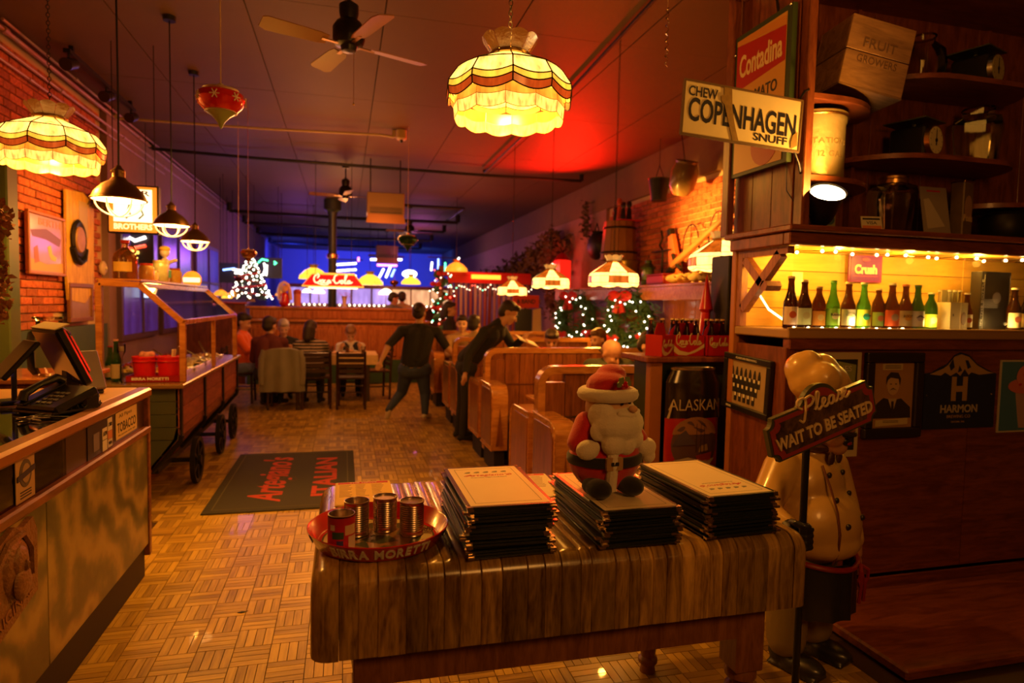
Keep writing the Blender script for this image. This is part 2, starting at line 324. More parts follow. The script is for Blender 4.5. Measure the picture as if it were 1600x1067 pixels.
def parquet_rest_mat():
    m, nt, b = new_mat('parquet_rest'); g = N(nt, 'ShaderNodeNewGeometry'); cr = N(nt, 'ShaderNodeValToRGB'); cr.color_ramp.elements[0].color = (.22, .12, .018, 1); cr.color_ramp.elements[1].color = (.58, .36, .055, 1)
    nt.links.new(g.outputs['Random Per Island'], cr.inputs[0]); nt.links.new(cr.outputs[0], b.inputs['Base Color']); b.inputs['Roughness'].default_value = .38; b.inputs['Coat Weight'].default_value = .15; return m
tag(rest.build('parquet_field', parquet_rest_mat(), floor, smooth=False), kind='stuff')
# walls
PLAS = plain('wall_plaster', (.20, .12, .05), .8, bump=.2, var=.15)
DARKWALL = plain('wall_dark', (.10, .05, .03), .8, bump=.1, var=.2)
mb = MB(); mb.box(XL-.15, XL-.02, YN-.2, YF, 0, HC); wl = struct(mb.build('wall_left', plain('left_mortar', (.55, .38, .24), .9), smooth=False))
mb = MB(); mb.box(XR+.02, XR+.15, YN-.2, YF, 0, HC); wr = struct(mb.build('wall_right', plain('right_mortar', (.62, .45, .26), .9), smooth=False))
mb = MB(); mb.box(XL-.2, XR+.2, YF, YF+.15, 0, HC); struct(mb.build('wall_far', plain('far_wall_paint', (.30, .30, .42), .7), smooth=False))
mb = MB(); mb.box(XL-.2, XR+.2, YN-.2, YN, 0, HC); struct(mb.build('wall_front', DARKWALL, smooth=False))
BRK = wood('brick_clay', (.30, .055, .02), (.62, .16, .06), .85, (1, 1, 1), 20, rnd=.3, bump=.4)
def bricks(parent, x, sgn, y0, y1, z0, z1, L=.235, H=.082, gap=.014, skip=None):
    bm_ = MB(); bm_.bbox(-.03, .03, -(L-gap)/2, (L-gap)/2, -(H-gap)/2, (H-gap)/2, .004); me = bm_.mesh('brick', BRK, False); hf = MB(); hf.bbox(-.03, .03, -(L/2-gap)/2, (L/2-gap)/2, -(H-gap)/2, (H-gap)/2, .004); mh = hf.mesh('brick_half', BRK, False); n = 0
    for r in range(int((z1-z0)/H)):
        o = L/2 if r % 2 else 0; z = z0 + (r+.5)*H
        if r % 2: mesh_obj('brick', mh, parent, (x, y0+L/4, z))
        k = 0
        while y0 + o + (k+1)*L <= y1 + .02:
            yc = y0 + o + (k+.5)*L; k += 1
            if skip and skip(yc, z): continue
            mesh_obj('brick', me, parent, (x + sgn*random.uniform(-.003, .004), yc, z)); n += 1
    return n
nb = bricks(wl, XL-.02, 1, 6.3, 9.3, 1.25, 3.95, skip=lambda y, z: (7.25 < y < 7.8 and 1.95 < z < 2.3) or (8.1 < y < 8.65 and 1.8 < z < 2.6) or (y > 7.9 and z < 1.4))
nb2 = bricks(wr, XR+.02, -1, 6.3, 11.2, 2.1, 3.38, skip=lambda y, z: False)
# plaster above the right-hand brick, boarding below the shelf, wainscot left
mb = MB(); mb.box(XR-.06, XR+.02, 3.3, YF, 3.4, HC); struct(mb.build('trim_1', PLAS, smooth=False))
mb = MB(); mb.box(XR-.04, XR+.02, 11.2, YF, 0, 3.4); struct(mb.build('trim_2', plain('mauve_plaster', (.34, .2, .2), .8, var=.2, bump=.1), smooth=False))
mb = MB(); mb.box(XR-.04, XR+.02, YN, 6.3, 0, 3.4); struct(mb.build('trim_3', DARKWALL, smooth=False))
def boards(name, x, y0, y1, z0, z1, w, m, d=.02):
    p = MB(); p.box(x-d, x, y0, y1, z0, z1); o = struct(p.build(name, plain('board_back', (.03, .01, .005), .7), smooth=False)); b = MB(); b.bbox(-d*1.6, 0, -w/2+.004, w/2-.004, z0, z1, .004); me = b.mesh('board', m, False)
    y = y0 + w/2
    while y < y1: mesh_obj('board', me, o, (x, y, 0)); y += w
    return o
boards('trim_4', XR-.04, 4.6, 12.8, .1, 1.72, .3, OAKV)
mb = MB(); mb.box(XL-.02, XL+.05, 4.0, 9.3, 0, 1.25); struct(mb.build('trim_5', plain('left_wainscot', (.05, .08, .04), .6, var=.2), smooth=False))
# purple-lit left wall beyond the brick, with shop windows
mb = MB(); mb.box(XL-.02, XL+.06, 9.35, YF, 0, HC); struct(mb.build('trim_6', plain('left_plaster', (.26, .15, .17), .8, var=.15), smooth=False))
WIN = lit_glass('dusk_window', (.13, .05, .42), .22, .7, 3); DFRAME = plain('window_frame_paint', (.10, .05, .09), .5)
for k, (a, b_) in enumerate(((9.7, 11.3), (11.7, 13.6), (14.2, 16.4))):
    f = MB(); f.box(XL+.06, XL+.12, a-.08, b_+.08, 1.0, 2.75); o = struct(f.build('window_%d' % (k+1), DFRAME, smooth=False))
    g = MB(); g.box(XL+.12, XL+.125, a, b_, 1.08, 2.67); g.build('pane', WIN, o, smooth=False)
    g = MB(); g.box(XL+.12, XL+.15, (a+b_)/2-.03, (a+b_)/2+.03, 1.08, 2.67); g.box(XL+.12, XL+.15, a, b_, 1.9, 1.95); g.build('glazing_bar', DFRAME, o, smooth=False)
# ceiling of painted boards
CEIL = plain('ceiling_paint', (.115, .060, .016), .65, var=.12, vs=2, bump=.05, bs=20)
mb = MB(); mb.box(XL-.2, XR+.2, YN-.2, YF+.2, HC+.012, HC+.15); ceil = struct(mb.build('ceiling', plain('ceiling_joint', (.05, .025, .015), .8), smooth=False))
pw, pl = (XR-XL+.04)/7, 2.4
b = MB(); b.box(-pw/2+.006, pw/2-.006, -pl/2+.003, pl/2-.003, 0, .014); me = b.mesh('ceiling_panel', CEIL, False)
for i in range(7):
    for j in range(14): mesh_obj('ceiling_panel', me, ceil, (XL-.02+pw*(i+.5), YN+pl*(j+.5), HC + random.uniform(-.0015, .0015)))
# conduits along the left ceiling edge
PIPE = plain('conduit_paint', (.42, .22, .2), .4, .2)
for k, (x, z, r, y0, y1) in enumerate(((-2.92, 3.93, .022, 1, 31.8), (-2.94, 3.78, .018, 1, 17), (-2.93, 3.66, .014, 3.6, 12), (-2.86, 3.965, .014, 6.6, 31.8))):
    mb = MB(); mb.cyl((x, y0, z), (x, y1, z), r, n=8); o = mb.build('conduit', PIPE)
    tag(o, ['thick conduit in the left ceiling corner', 'second conduit just below the ceiling corner on left wall', 'thin lowest conduit on the left wall', 'thin conduit on the ceiling beside the left corner'][k], 'conduit', 'conduits along the left ceiling edge')
    c = MB()
    for q in range(8):
        yy = y0 + (y1-y0)*(q+.5)/8; c.cyl((x, yy-.04, z), (x, yy+.04, z), r*1.5, n=8)
    c.build('coupling', PIPE, o)
def pipe(name, label, pts, r, m, cat='pipe', group=None):
    mb = MB(); mb.tube(pts, r, 8); o = mb.build(name, m); tag(o, label, cat, group); c = MB()
    for p in (pts[0], pts[-1]): c.cyl((p[0], p[1], p[2]), (p[0], p[1], HC-.006), r*1.6, n=8)
    c.build('bracket', m, o); return o
sp = pipe('sprinkler_pipe', 'pale sprinkler pipe crossing the ceiling from the left wall to the smoke detector', [(-2.9, 9.55, 3.92), (-1, 9.45, 3.92), (.5, 9.25, 3.92), (.66, 9.24, 3.9)], .017, plain('pale_pipe', (.5, .38, .2), .4), group='pipes under the ceiling')
pipe('sprinkler_pipe', 'dark sprinkler pipe crossing the ceiling before the far fan', [(-2.9, 11.2, 3.9), (-1.4, 11.25, 3.88), (2.3, 11.3, 3.88), (4.2, 11.2, 3.88)], .025, DARKM, group='pipes under the ceiling')
pipe('heating_pipe', 'angular pipe loop under the ceiling behind the green ornament', [(.9, 15.2, 3.85), (2.75, 15.2, 3.85), (2.7, 18, 3.85), (1.2, 18.3, 3.85)], .03, DARKM, group='pipes under the ceiling')
for k, yy in enumerate((17.5, 20, 23, 26.5)):
    pipe('heating_pipe', ['first', 'second', 'third', 'farthest'][k] + ' of the straight dark pipes across the far ceiling, counted from the camera', [(-2.8, yy, 3.8), (0, yy+.1, 3.78), (3.0, yy, 3.8)], .04, DARKM, group='straight pipes across the far ceiling')
pipe('ceiling_cable', 'dark cable running along the ceiling above the large stained glass lamp', [(2.3, 4.5, 3.97), (2.4, 7, 3.96), (2.42, 11.4, 3.95)], .016, DARKM, cat='cable')
t = thing('smoke_detector', 'pale round detector at the end of the pale ceiling pipe', 'detector', (.76, 9.2, 3.86)); mb = MB(); mb.lathe([(.03, .14), (.07, .13), (.075, .02), (.06, 0)], 16); mb.build('detector_body', plain('pale_detector', (.6, .45, .25), .4), t)
mb = MB(); mb.lathe([(.02, 0), (.03, -.02), (.012, -.04)], 10); mb.build('sensor', BLACK, t)
# spot track on the left
t = thing('spot_track', 'dark ceiling track with two unlit spots above the left lamps', 'spot track', (-2.56, 8.1, 3.9)); mb = MB(); mb.box(-.03, .03, -1, 1, 0, .04); mb.box(-.02, .02, -.9, -.86, .04, .1); mb.box(-.02, .02, .86, .9, .04, .1); mb.build('track', DARKM, t, smooth=False)
for y in (-.95, .05, .9): mb = MB(); mb.cyl((0, y, 0), (0, y, -.06), .012); mb.cyl((.0, y-.08, -.12), (.02, y+.07, -.06), .06, .05, 14); mb.build('spot_head', BLACK, t)
# ================================================================ post, far bar, partition
t = thing('iron_post', 'dark round post rising to the ceiling behind the red lamp sign', 'post', (-.28, 16, 0)); mb = MB(); mb.lathe([(.16, 0), (.16, .12), (.11, .2), (.1, .4), (.095, 3.6), (.13, 3.7), (.2, 3.75), (.2, 3.99)], 20); mb.build('shaft', plain('green_iron', (.05, .06, .04), .4, .3), t)
mb = MB(); mb.lathe([(.11, 2.6), (.13, 2.62), (.13, 2.7), (.11, 2.72)], 20); mb.build('collar', BRASS, t)
# panelled partition in front of the bar
t = thing('booth_partition', 'long orange wood panelled partition with dark base behind the dining table', 'partition', (0, 12.8, 0))
mb = MB(); mb.box(-1.75, 1.6, 0, .5, 1.16, 1.18); mb.box(-1.75, 1.6, .3, .45, .1, 1.44); mb.box(-1.75, 1.6, 0, .1, .1, 1.2); mb.build('carcass', OAKV, t, smooth=False)
mb = MB(); mb.bbox(-1.8, 1.65, .26, .5, 1.42, 1.47, .01); mb.build('top_rail', OAK, t); mb = MB(); mb.bbox(-1.8, 1.65, -.06, .14, 1.18, 1.23, .01); mb.build('front_rail', OAK, t); mb = MB(); mb.box(-1.76, 1.61, -.02, .02, 0, .46); mb.build('base_board', GREEN, t, smooth=False)
for k in range(6): mb = MB(); x = -1.7 + k*.55; mb.bbox(x, x+.5, -.03, 0, .52, 1.12, .012); mb.bbox(x+.06, x+.44, -.045, -.03, .58, 1.06, .008); mb.build('panel', OAKV, t)
for k in range(6): mb = MB(); x = -1.7 + k*.55; mb.bbox(x, x+.5, .28, .3, 1.24, 1.4, .008); mb.build('upper_panel', OAKV, t)
t = thing('booth_partition', 'dark panelled partition under the lit christmas tree', 'partition', (-2.35, 12.9, 0)); mb = MB(); mb.box(-.6, .55, 0, .3, 0, 1.5); mb.build('carcass', CABW, t, smooth=False); mb = MB(); mb.bbox(-.65, .58, -.06, .36, 1.5, 1.54, .01); mb.build('top_rail', plain('red_ledge', (.4, .05, .03), .4), t)
for k in range(2): mb = MB(); mb.bbox(-.55+k*.55, -.08+k*.55, -.03, 0, .3, 1.35, .012); mb.build('panel', CABW, t)
# back bar; light falling on its frosted panels is put into their emission
t = thing('back_bar', 'long back bar with purple glow put into its frosted panels above the partition', 'bar', (0, 22, 0)); mb = MB(); mb.box(-1.8, 3.6, .2, .5, 0, 2.1); mb.build('bar_body', CABW, t, smooth=False)
for k in range(8): mb = MB(); x = -1.72 + k*.66; mb.box(x, x+.6, .15, .2, 1.5, 2.02); mb.build('frosted_panel', lit_glass('frosted_purple_glow' if k < 5 else 'frosted_warm_glow', (.5, .35, 1) if k < 5 else (1, .55, .25), .75, .5, 6), t, smooth=False)
mb = MB(); mb.bbox(-1.85, 3.65, -.1, .2, 1.36, 1.42, .01); mb.build('counter_edge', OAK, t)
for k in range(34): mb = MB(); mb.sph((-1.75+k*.16, -.02, 1.46), .032, 8); mb.build('rope_bulb', glow('rope_bulb', (1, .8, .5), 5, small=True), t)
mb = MB(); mb.box(-1.8, 3.6, .1, .2, 2.02, 2.14); mb.build('head_rail', CABW, t, smooth=False)
# ================================================================ butcher block table
BLOCK = wood('butcher_maple', (.13, .062, .013), (.52, .31, .07), .26, (4, .6, .6), 6, .35, rnd=.45)
tb = thing('butcher_block_table', 'thick glossy butcher block table holding the stacks of menus', 'table', (.69, 2.155, 0))
X0, X1, Y0, Y1, Z0, Z1 = -.775, .775, -.445, .445, .64, .88
def prof(d, r=.055):
    p = [(Y0+d, Z0)] + [(Y0+d+r-(r)*math.cos(a), Z1-d-r+(r)*math.sin(a)) for a in [i*PI/2/7 for i in range(8)]] + [(Y1-d-r+r*math.sin(a), Z1-d-r+r*math.cos(a)) for a in [i*PI/2/5 for i in range(6)]] + [(Y1-d, Z0)]
    return p
def slab(mb, secs):      # secs: [(x, inset)]
    ps = [[(x, y, z) for y, z in prof(d)] for x, d in secs]; n = len(ps[0]); vs = [p for q in ps for p in q]; fs = []
    for j in range(len(ps)-1):
        for i in range(n): k = (i+1) % n; fs.append((j*n+i, (j+1)*n+i, (j+1)*n+k, j*n+k))
    fs += [tuple(range(n)), tuple((len(ps)-1)*n+i for i in range(n-1, -1, -1))]; mb.add(vs, fs)
random.seed(5); x = X0; first = True
while x < X1 - .001:
    wd = random.choice((.034, .045, .05, .06, .075, .052)); 
    if X1 - x - wd < .05: wd = X1 - x
    a, b = x, x + wd; j = random.uniform(0, .0035)
    if first: secs = [(a, .05), (a+.004, .03), (a+.014, .014), (a+.03, .004), (a+.045, 0), (b-.0008, 0)] if wd > .05 else [(a, .04), (a+.006, .022), (a+.018, .006), (b-.0008, 0)]
    elif b >= X1-.001: secs = [(a+.0008, 0), (b-.03, .003), (b-.014, .010), (b-.004, .024), (b, .04)]
    else: secs = [(a, j+.0025), (a+.0025, j), (b-.0025, j), (b, j+.0025)]
    mb = MB(); slab(mb, secs); mb.build('plank', BLOCK, tb, ang=50); first = False; x = b
LEGW = wood('table_leg_wood', (.16, .05, .014), (.32, .12, .035), .4, (4, 4, .7), 7, .2)
for sx in (-1, 1):
    for sy in (-1, 1):
        mb = MB(); cx, cy = sx*.61+.0, sy*.33; mb.bbox(cx-.052, cx+.052, cy-.052, cy+.052, .40, .64, .006)
        mb.lathe([(.045, .40), (.052, .385), (.052, .37), (.036, .36), (.036, .35), (.05, .335), (.055, .30), (.05, .22), (.035, .10), (.03, .07), (.042, .06), (.042, .045), (.03, .03), (.034, .0)], 20, Matrix.Translation((cx, cy, 0))); mb.build('leg', LEGW, tb)
mb = MB(); mb.box(-.56, .56, -.375, -.345, .52, .64); mb.build('apron', LEGW, tb, smooth=False); mb = MB(); mb.box(-.56, .56, .345, .375, .52, .64); mb.build('apron', LEGW, tb, smooth=False)
for sx in (-1, 1): mb = MB(); mb.box(sx*.62-.015, sx*.62+.015, -.28, .28, .52, .64); mb.build('apron', LEGW, tb, smooth=False)
# ================================================================ menus
COVER = plain('menu_cover', (.012, .016, .012), .32, coat=.3, bump=.1, bs=200); MPAPER = plain('menu_paper', (.74, .60, .40), .55, var=.05); METAL_C = plain('corner_metal', (.75, .6, .38), .25, 1); PRINTG = plain('grey_print', (.22, .2, .15), .7)
MW, ML, MT = .26, .44, .0068
c_ = MB(); c_.bbox(-MW/2, MW/2, -ML/2, ML/2, 0, MT*.42, .0012); c_.bbox(-MW/2, MW/2, -ML/2, ML/2, MT*.55, MT*.92, .0012); c_.box(-MW/2, -MW/2+.004, -ML/2+.004, ML/2-.004, .001, MT*.9); cme = c_.mesh('cover', COVER, False)
c_ = MB(); c_.box(-MW/2+.006, MW/2-.002, -ML/2+.004, ML/2-.004, MT*.42, MT*.55); pme = c_.mesh('inner_page', MPAPER, False)
c_ = MB(); c_.box(-MW/2+.012, MW/2-.012, -ML/2+.012, ML/2-.012, MT*.92, MT*.98); tme2 = c_.mesh('title_page', MPAPER, False)
c_ = MB(); c_.prism([(0, 0), (.018, 0), (0, .018)], MT*1.04); kme = c_.mesh('metal_corner', METAL_C, False)
pr = MB(); a, b = .098, .185
for q in ((-a, a, b, b+.0016), (-a, a, -b-.0016, -b), (-a-.0016, -a, -b, b), (a, a+.0016, -b, b)): pr.box(q[0], q[1], q[2], q[3], MT*.98, MT*1.02)
prme = pr.mesh('border_line', PRINTG, False)
pr = MB(); text(pr, "Artegiano's", Matrix.Translation((0, .105, MT*.98)), .04, w=.15, h=.03, depth=.0004, sh=.35, off=.01)
script(pr, [[(-.08, .1), (-.06, .112), (-.045, .098)], [(.07, .098), (.082, .105), (.075, .115)]], Matrix.Translation((0, 0, MT*.98)), .0018); lome = pr.mesh('script_title', REDINK, False)
pr = MB(); text(pr, "ITALIAN RESTAURANT", Matrix.Translation((0, .08, MT*.98)), .01, w=.12, h=.007, depth=.0004); stme = pr.mesh('subtitle', INK, False)
pr = MB()
for i in range(5):      # small drawings of food over the title
    x = -.062 + i*.031; pr.sph((x, .140, MT), (.011, .006, .0004), 8); pr.sph((x+.006, .146, MT), (.005, .004, .0004), 6); pr.tube([(x-.01, .138, MT), (x-.002, .149, MT), (x+.011, .15, MT)], .0007, 4)
dwme = pr.mesh('food_drawing', PRINTG, False)
def menu(name_lab, loc, rz, ry, group, top=False):
    t = thing('menu', name_lab, 'menu', loc, group=group, rot=(0, ry, rz))
    mesh_obj('cover', cme, t); mesh_obj('inner_page', pme, t)
    for sx, sy, r in ((-1, -1, 0), (1, -1, PI/2), (1, 1, PI), (-1, 1, -PI/2)): mesh_obj('metal_corner', kme, t, (sx*(MW/2+.0006), sy*(ML/2+.0006), -.0002), (0, 0, r))
    if top:
        mesh_obj('title_page', tme2, t); mesh_obj('border_line', prme, t); mesh_obj('script_title', lome, t); mesh_obj('subtitle', stme, t); mesh_obj('food_drawing', dwme, t)
    return t
STK = ((.465, 1.95, 21, 'left', 'beside the red tray', 0, 0), (.865, 1.945, 16, 'middle', 'under the plush Santa', .02, 0), (1.21, 1.955, 19, 'right', 'beside the chef statue', .06, PI))
stack_top = []
for si, (cx, cy, n, nm, wh, rz, flip) in enumerate(STK):
    random.seed(30+si); z = .8805
    for k in range(n):
        last = k == n-1; jx, jy = random.gauss(0, .005), random.gauss(0, .005)
        if si == 0: jx -= .022*(1-abs(k/n-.45)*1.6) - .01; cyk = cy
        lab = ('cream-faced black menu on top of the %s stack %s' % (nm, wh)) if last else ('black covered menu within the %s stack of menus' % nm)
        menu(lab, (cx + jx*(0 if last else 1), cy + jy*(0 if last else 1), z), rz + (flip if last else 0) + (0 if last else random.gauss(0, .018)), 0, None if last else 'menus in the %s stack under its top one' % nm, last)
        z += MT*1.045
    stack_top.append(z)
# ================================================================ tray with cans
t = thing('beer_tray', 'round red metal tray lettered along its rim, holding tin cans', 'tray', (.105, 1.945, .881))
prof_o = [(.0, 0), (.178, 0), (.186, .004), (.207, .046), (.2095, .049), (.207, .051), (.203, .048), (.181, .007), (.174, .0045), (0, .0045)]
mb = MB(); mb.lathe(prof_o, 64, close=False); mb.build('tray_body', RED, t, ang=60)
mb = MB(); mb.lathe([(.0, .0046), (.168, .0046), (.168, .0052), (0, .0052)], 48); disc = mb.build('base_print', plain('tray_green', (.05, .06, .02), .35, coat=.5), t)
mb = MB(); mb.lathe([(.128, .0053), (.162, .0053), (.162, .0057), (.128, .0057)], 48, close=True); mb.build('cream_ring', plain('tray_cream', (.62, .5, .25), .35, coat=.5), t)
mb = MB(); mb.prism([(-.08, -.10), (-.03, -.115), (.01, -.075), (.075, -.09), (.10, -.02), (.05, .01), (.07, .06), (.01, .09), (-.05, .06), (-.03, .01), (-.09, -.03)], .0004, Matrix.Translation((0, 0, .0053))); mb.build('figure_print', plain('tray_brown', (.22, .1, .02), .35, coat=.5), t)
mb = MB(); mb.prism([(-.06, -.02), (0, -.06), (.055, -.045), (.03, 0), (-.01, .02)], .0004, Matrix.Translation((0, 0, .0058))); mb.prism([(-.1, -.05), (-.05, -.09), (-.06, -.03)], .0004, Matrix.Translation((.02, 0, .0058))); mb.build('jacket_print', plain('tray_darkgreen', (.025, .035, .015), .35, coat=.5), t)
def ring_text(name, s, r, z, a0, a1, size, m, par, flat=True, tilt=0, depth=.0008, off=.02):
    mb = MB(); ws = []
    for ch in s: xs = [v[0] for v in letters(ch, 1, 1, off)[0]] if ch != ' ' else [0, .28]; ws.append(max(xs)-min(xs)+.1)
    tot = sum(ws); acc = 0; k_ = abs(math.radians(a1-a0))*r/tot
    for i, ch in enumerate(s):
        a = math.radians(a0 + (a1-a0)*(acc+ws[i]/2)/tot); acc += ws[i]
        if ch == ' ': continue
        if flat: L = Matrix.Translation((r*math.cos(a), r*math.sin(a), z)) @ Matrix.Rotation(a+PI/2, 4, 'Z')
        else: L = Matrix.Translation((r*math.cos(a), r*math.sin(a), z)) @ Matrix.Rotation(a+PI/2, 4, 'Z') @ Matrix.Rotation(PI/2-tilt, 4, 'X')
        text(mb, ch, L, size, w=(ws[i]-.1)*k_, h=size*.72, depth=depth, off=off)
    return mb.build(name, m, par, smooth=False)
ring_text('ring_lettering', 'LA MORETTI', .145, .0058, 200, 340, .03, REDINK, t, depth=.0004)
ring_text('rim_lettering', 'BIRRA MORETTI', .1985, .026, -134, -48, .044, plain('tray_white', (.72, .66, .55), .4), t, flat=False, tilt=-.46, depth=.002, off=.035)
for a in (-172, -14):
    mb = MB(); L = Matrix.Translation((.198*math.cos(math.radians(a)), .198*math.sin(math.radians(a)), .026)) @ Matrix.Rotation(math.radians(a)+PI/2, 4, 'Z') @ Matrix.Rotation(PI/2+.46, 4, 'X'); mb.prism(rrect(-.011, .011, -.014, .014, .008), .002, L); mb.build('rim_badge', plain('badge_blue', (.03, .05, .12), .4), t)
def can(loc, label, rot, wrap=None, top=True):
    c = thing('tin_can', label, 'can', loc, rot, 'tin cans in the red tray'); R = .037; H = .104; p = [(0, .001), (R-.003, .001), (R, 0), (R+.0012, .0015), (R, .004)]
    for k in range(13):
        z = .012 + k*.0065; p += [(R, z), (R-.0013, z+.0033)]
    p += [(R, .1), (R+.0012, .1015), (R+.0012, .104), (R-.0012, .1045)] + ([(R-.0022, .102), (R-.003, .006), (0, .005)] if top else [(R-.002, .1), (0, .1)])
    mb = MB(); mb.lathe(p, 32); mb.build('can_body', plain('tin_ribbed', (.45, .36, .3), .28, 1), c, ang=25)
    mb = MB(); mb.cyl((R*math.cos(2), R*math.sin(2), .006), (R*math.cos(2), R*math.sin(2), .1), .0012, n=6); mb.build('seam', STEEL, c)
    if wrap:
        mb = MB(); mb.shell([(R+.0016, .004), (R+.0016, .099)], 32); mb.build('paper_wrap', plain('can_red_label', (.42, .015, .012), .45), c)
        mb = MB()
        def patch(a0, a1, z0, z1, m, nm):
            q = MB(); n = 6; vs = [((R+.0021)*math.cos(math.radians(a0+(a1-a0)*i/n)), (R+.0021)*math.sin(math.radians(a0+(a1-a0)*i/n)), z) for z in (z0, z1) for i in range(n+1)]; q.add(vs, [(i, i+1, n+2+i, n+1+i) for i in range(n)]); q.build(nm, m, c)
        patch(-75, -20, .05, .078, plain('label_cream', (.6, .5, .32), .5), 'label_patch'); patch(-60, -15, .006, .046, plain('label_white', (.6, .58, .52), .5), 'nutrition_patch'); patch(-130, -80, .04, .06, plain('label_green', (.02, .10, .03), .5), 'label_patch'); patch(-110, -82, .01, .035, plain('label_blue', (.04, .06, .3), .5), 'label_patch'); patch(-140, -118, .064, .08, plain('label_white', (.6, .58, .52), .5), 'label_patch')
    return c
can((-.005, 1.872, .8868), 'open tin can with torn red label, nearest in the tray', 0, True)
can((.040, 1.985, .8868), 'bare ribbed open can right behind the labelled one', 1.0)
can((.127, 2.01, .8868), 'bare ribbed can between two others, farthest back in the tray', 2.0, top=False)
can((.205, 1.955, .8868), 'bare ribbed can nearest the left stack of menus', .5, top=False)
t = thing('wire_coil', 'small rusty wire coil lying in the tray', 'coil', (.250, 1.958, .897), -.5); mb = MB(); mb.tube([(-.022+.0011*i, .0075*math.cos(i*.9), .0075*math.sin(i*.9)) for i in range(40)], .0016, 5); mb.build('coil', plain('rust', (.25, .11, .05), .5, .6), t); mb = MB(); mb.cyl((-.028, 0, 0), (.024, 0, 0), .003); mb.build('pin', STEEL, t)
t = thing('wire_coil', 'tiny metal clip between the cans in the tray', 'clip', (.09, 1.935, .893)); mb = MB(); mb.tube([(-.01, 0, 0), (0, .004, .002), (.01, 0, 0), (.004, -.006, 0)], .0025, 6); mb.build('clip_wire', STEEL, t)
def newspaper(label, x0, x1, y0, y1, rz, col, kind):
    t = thing('newspaper', label, 'newspaper', ((x0+x1)/2, (y0+y1)/2, .8812), rz); w_, h_ = (x1-x0)/2, (y1-y0)/2
    for q in range(3): mb = MB(); mb.box(-w_+q*.002, w_-q*.003, -h_+q*.003, h_-q*.002, q*.0012, q*.0012+.001); mb.build('sheet', plain('news_'+kind, col, .65, var=.06), t, smooth=False)
    mb = MB(); mb.box(-w_+.01, w_-.01, h_-.03, h_-.008, .0034, .0038); mb.build('red_band', REDINK, t, smooth=False)
    mb = MB(); text(mb, 'THE NEWS' if kind == 'y' else 'DEALS', Matrix.Translation((0, h_-.018, .0038)), .02, w=w_, h=.013, depth=.0003); mb.build('masthead', plain('mast_white', (.7, .68, .6), .6), t, smooth=False)
    mb = MB(); random.seed(3)
    for r in range(9):
        y = h_-.05 - r*.018
        if y < -h_+.01: break
        for c in range(3): xx = -w_+.015 + c*(2*w_-.03)/3; mb.box(xx, xx + (2*w_-.03)/3-.012 - random.random()*.02, y, y+.0035, .0034, .0037)
    mb.build('text_lines', INK, t, smooth=False); tag(t.children[-1], kind='stuff'); return t
newspaper('yellow newspaper lying under the back of the red tray', -.03, .18, 2.28, 2.575, .0, (.72, .46, .08), 'y')
newspaper('pale newspaper between the left and middle menu stacks', .61, .82, 2.24, 2.57, -.06, (.72, .62, .42), 'w')
# ================================================================ plush Santa
PL = plain('red_plush', (.52, .008, .01), .95, sheen=.6, bump=.25, bs=250); PW = plain('white_plush', (.72, .64, .50), .95, sheen=.5, bump=.3, bs=220); PK = plain('plush_skin', (.62, .36, .2), .9, sheen=.3); PBK = plain('black_plush', (.012, .01, .01), .95, sheen=.3); PT = plain('tan_plush', (.38, .22, .08), .9, sheen=.3)
SC_ = 1.0
st = thing('santa_plush', 'plush Santa doll with white beard sitting on the middle menu stack', 'doll', (.835, 1.945, stack_top[1]+.001), .12)
mb = MB(); mb.sph((0, 0, .105), (.112, .09, .105), 20); mb.sph((0, .0, .19), (.08, .065, .075), 18); mb.sph((0, 0, .05), (.088, .08, .05), 18); blob(mb, 'body', PL, st, .006)
mb = MB()
for s in (-1, 1): bone(mb, (s*.06, 0, .225), (s*.10, -.02, .165), .038, .032); 
blob(mb, 'sleeves', PL, st, .006)
for s, p in ((-1, (-.088, -.06, .15)), (1, (.118, -.035, .14))):
    mb = MB(); mb.sph(p, (.036, .026, .033), 16); mb.sph((p[0]-s*.02, p[1]-.012, p[2]+.008), (.013, .012, .02), 10)
    if s == 1: mb.sph((p[0]+.012, p[1], p[2]-.03), (.022, .02, .026), 12)
    blob(mb, 'mitten', PW, st, .004)
for s in (-1, 1): mb = MB(); mb.sph((s*.052-.01, -.085, .03), (.036, .045, .031), 16); mb.sph((s*.052-.01, -.05, .03), (.032, .04, .03), 16); blob(mb, 'boot', PBK, st, .005)
mb = MB(); mb.lathe([(.112, .093), (.1145, .1), (.1145, .118), (.110, .125)], 32, Matrix.Scale(.88, 4, (0, 1, 0)), close=False); mb.build('belt', PBK, st)
mb = MB(); mb.tube([(-.022, -.068, .22), (-.022, -.084, .17), (-.022, -.088, .12), (-.022, -.085, .07), (-.02, -.075, .02)], .017, 10); mb.build('front_trim', PW, st)
mb = MB(); mb.prism(rrect(-.026, .026, -.021, .021, .006), .01, Matrix.Translation((-.022, -.092, .11)) @ Matrix.Rotation(PI/2, 4, 'X')); bk = mb.build('buckle', PT, st); mb = MB(); mb.prism(rrect(-.012, .012, -.006, .006, .002), .012, Matrix.Translation((-.022, -.092, .11)) @ Matrix.Rotation(PI/2, 4, 'X')); mb.build('buckle_hole', PBK, bk)
st.scale = (1.12, 1.08, 1.0)
HM = Matrix.Translation((0, -.01, .275)) @ Matrix.Rotation(.45, 4, 'Z') @ Matrix.Scale(1.12, 4)
mb = MB(HM); mb.sph((0, 0, 0), (.062, .058, .062), 18); h = blob(mb, 'head', PK, st, .005)
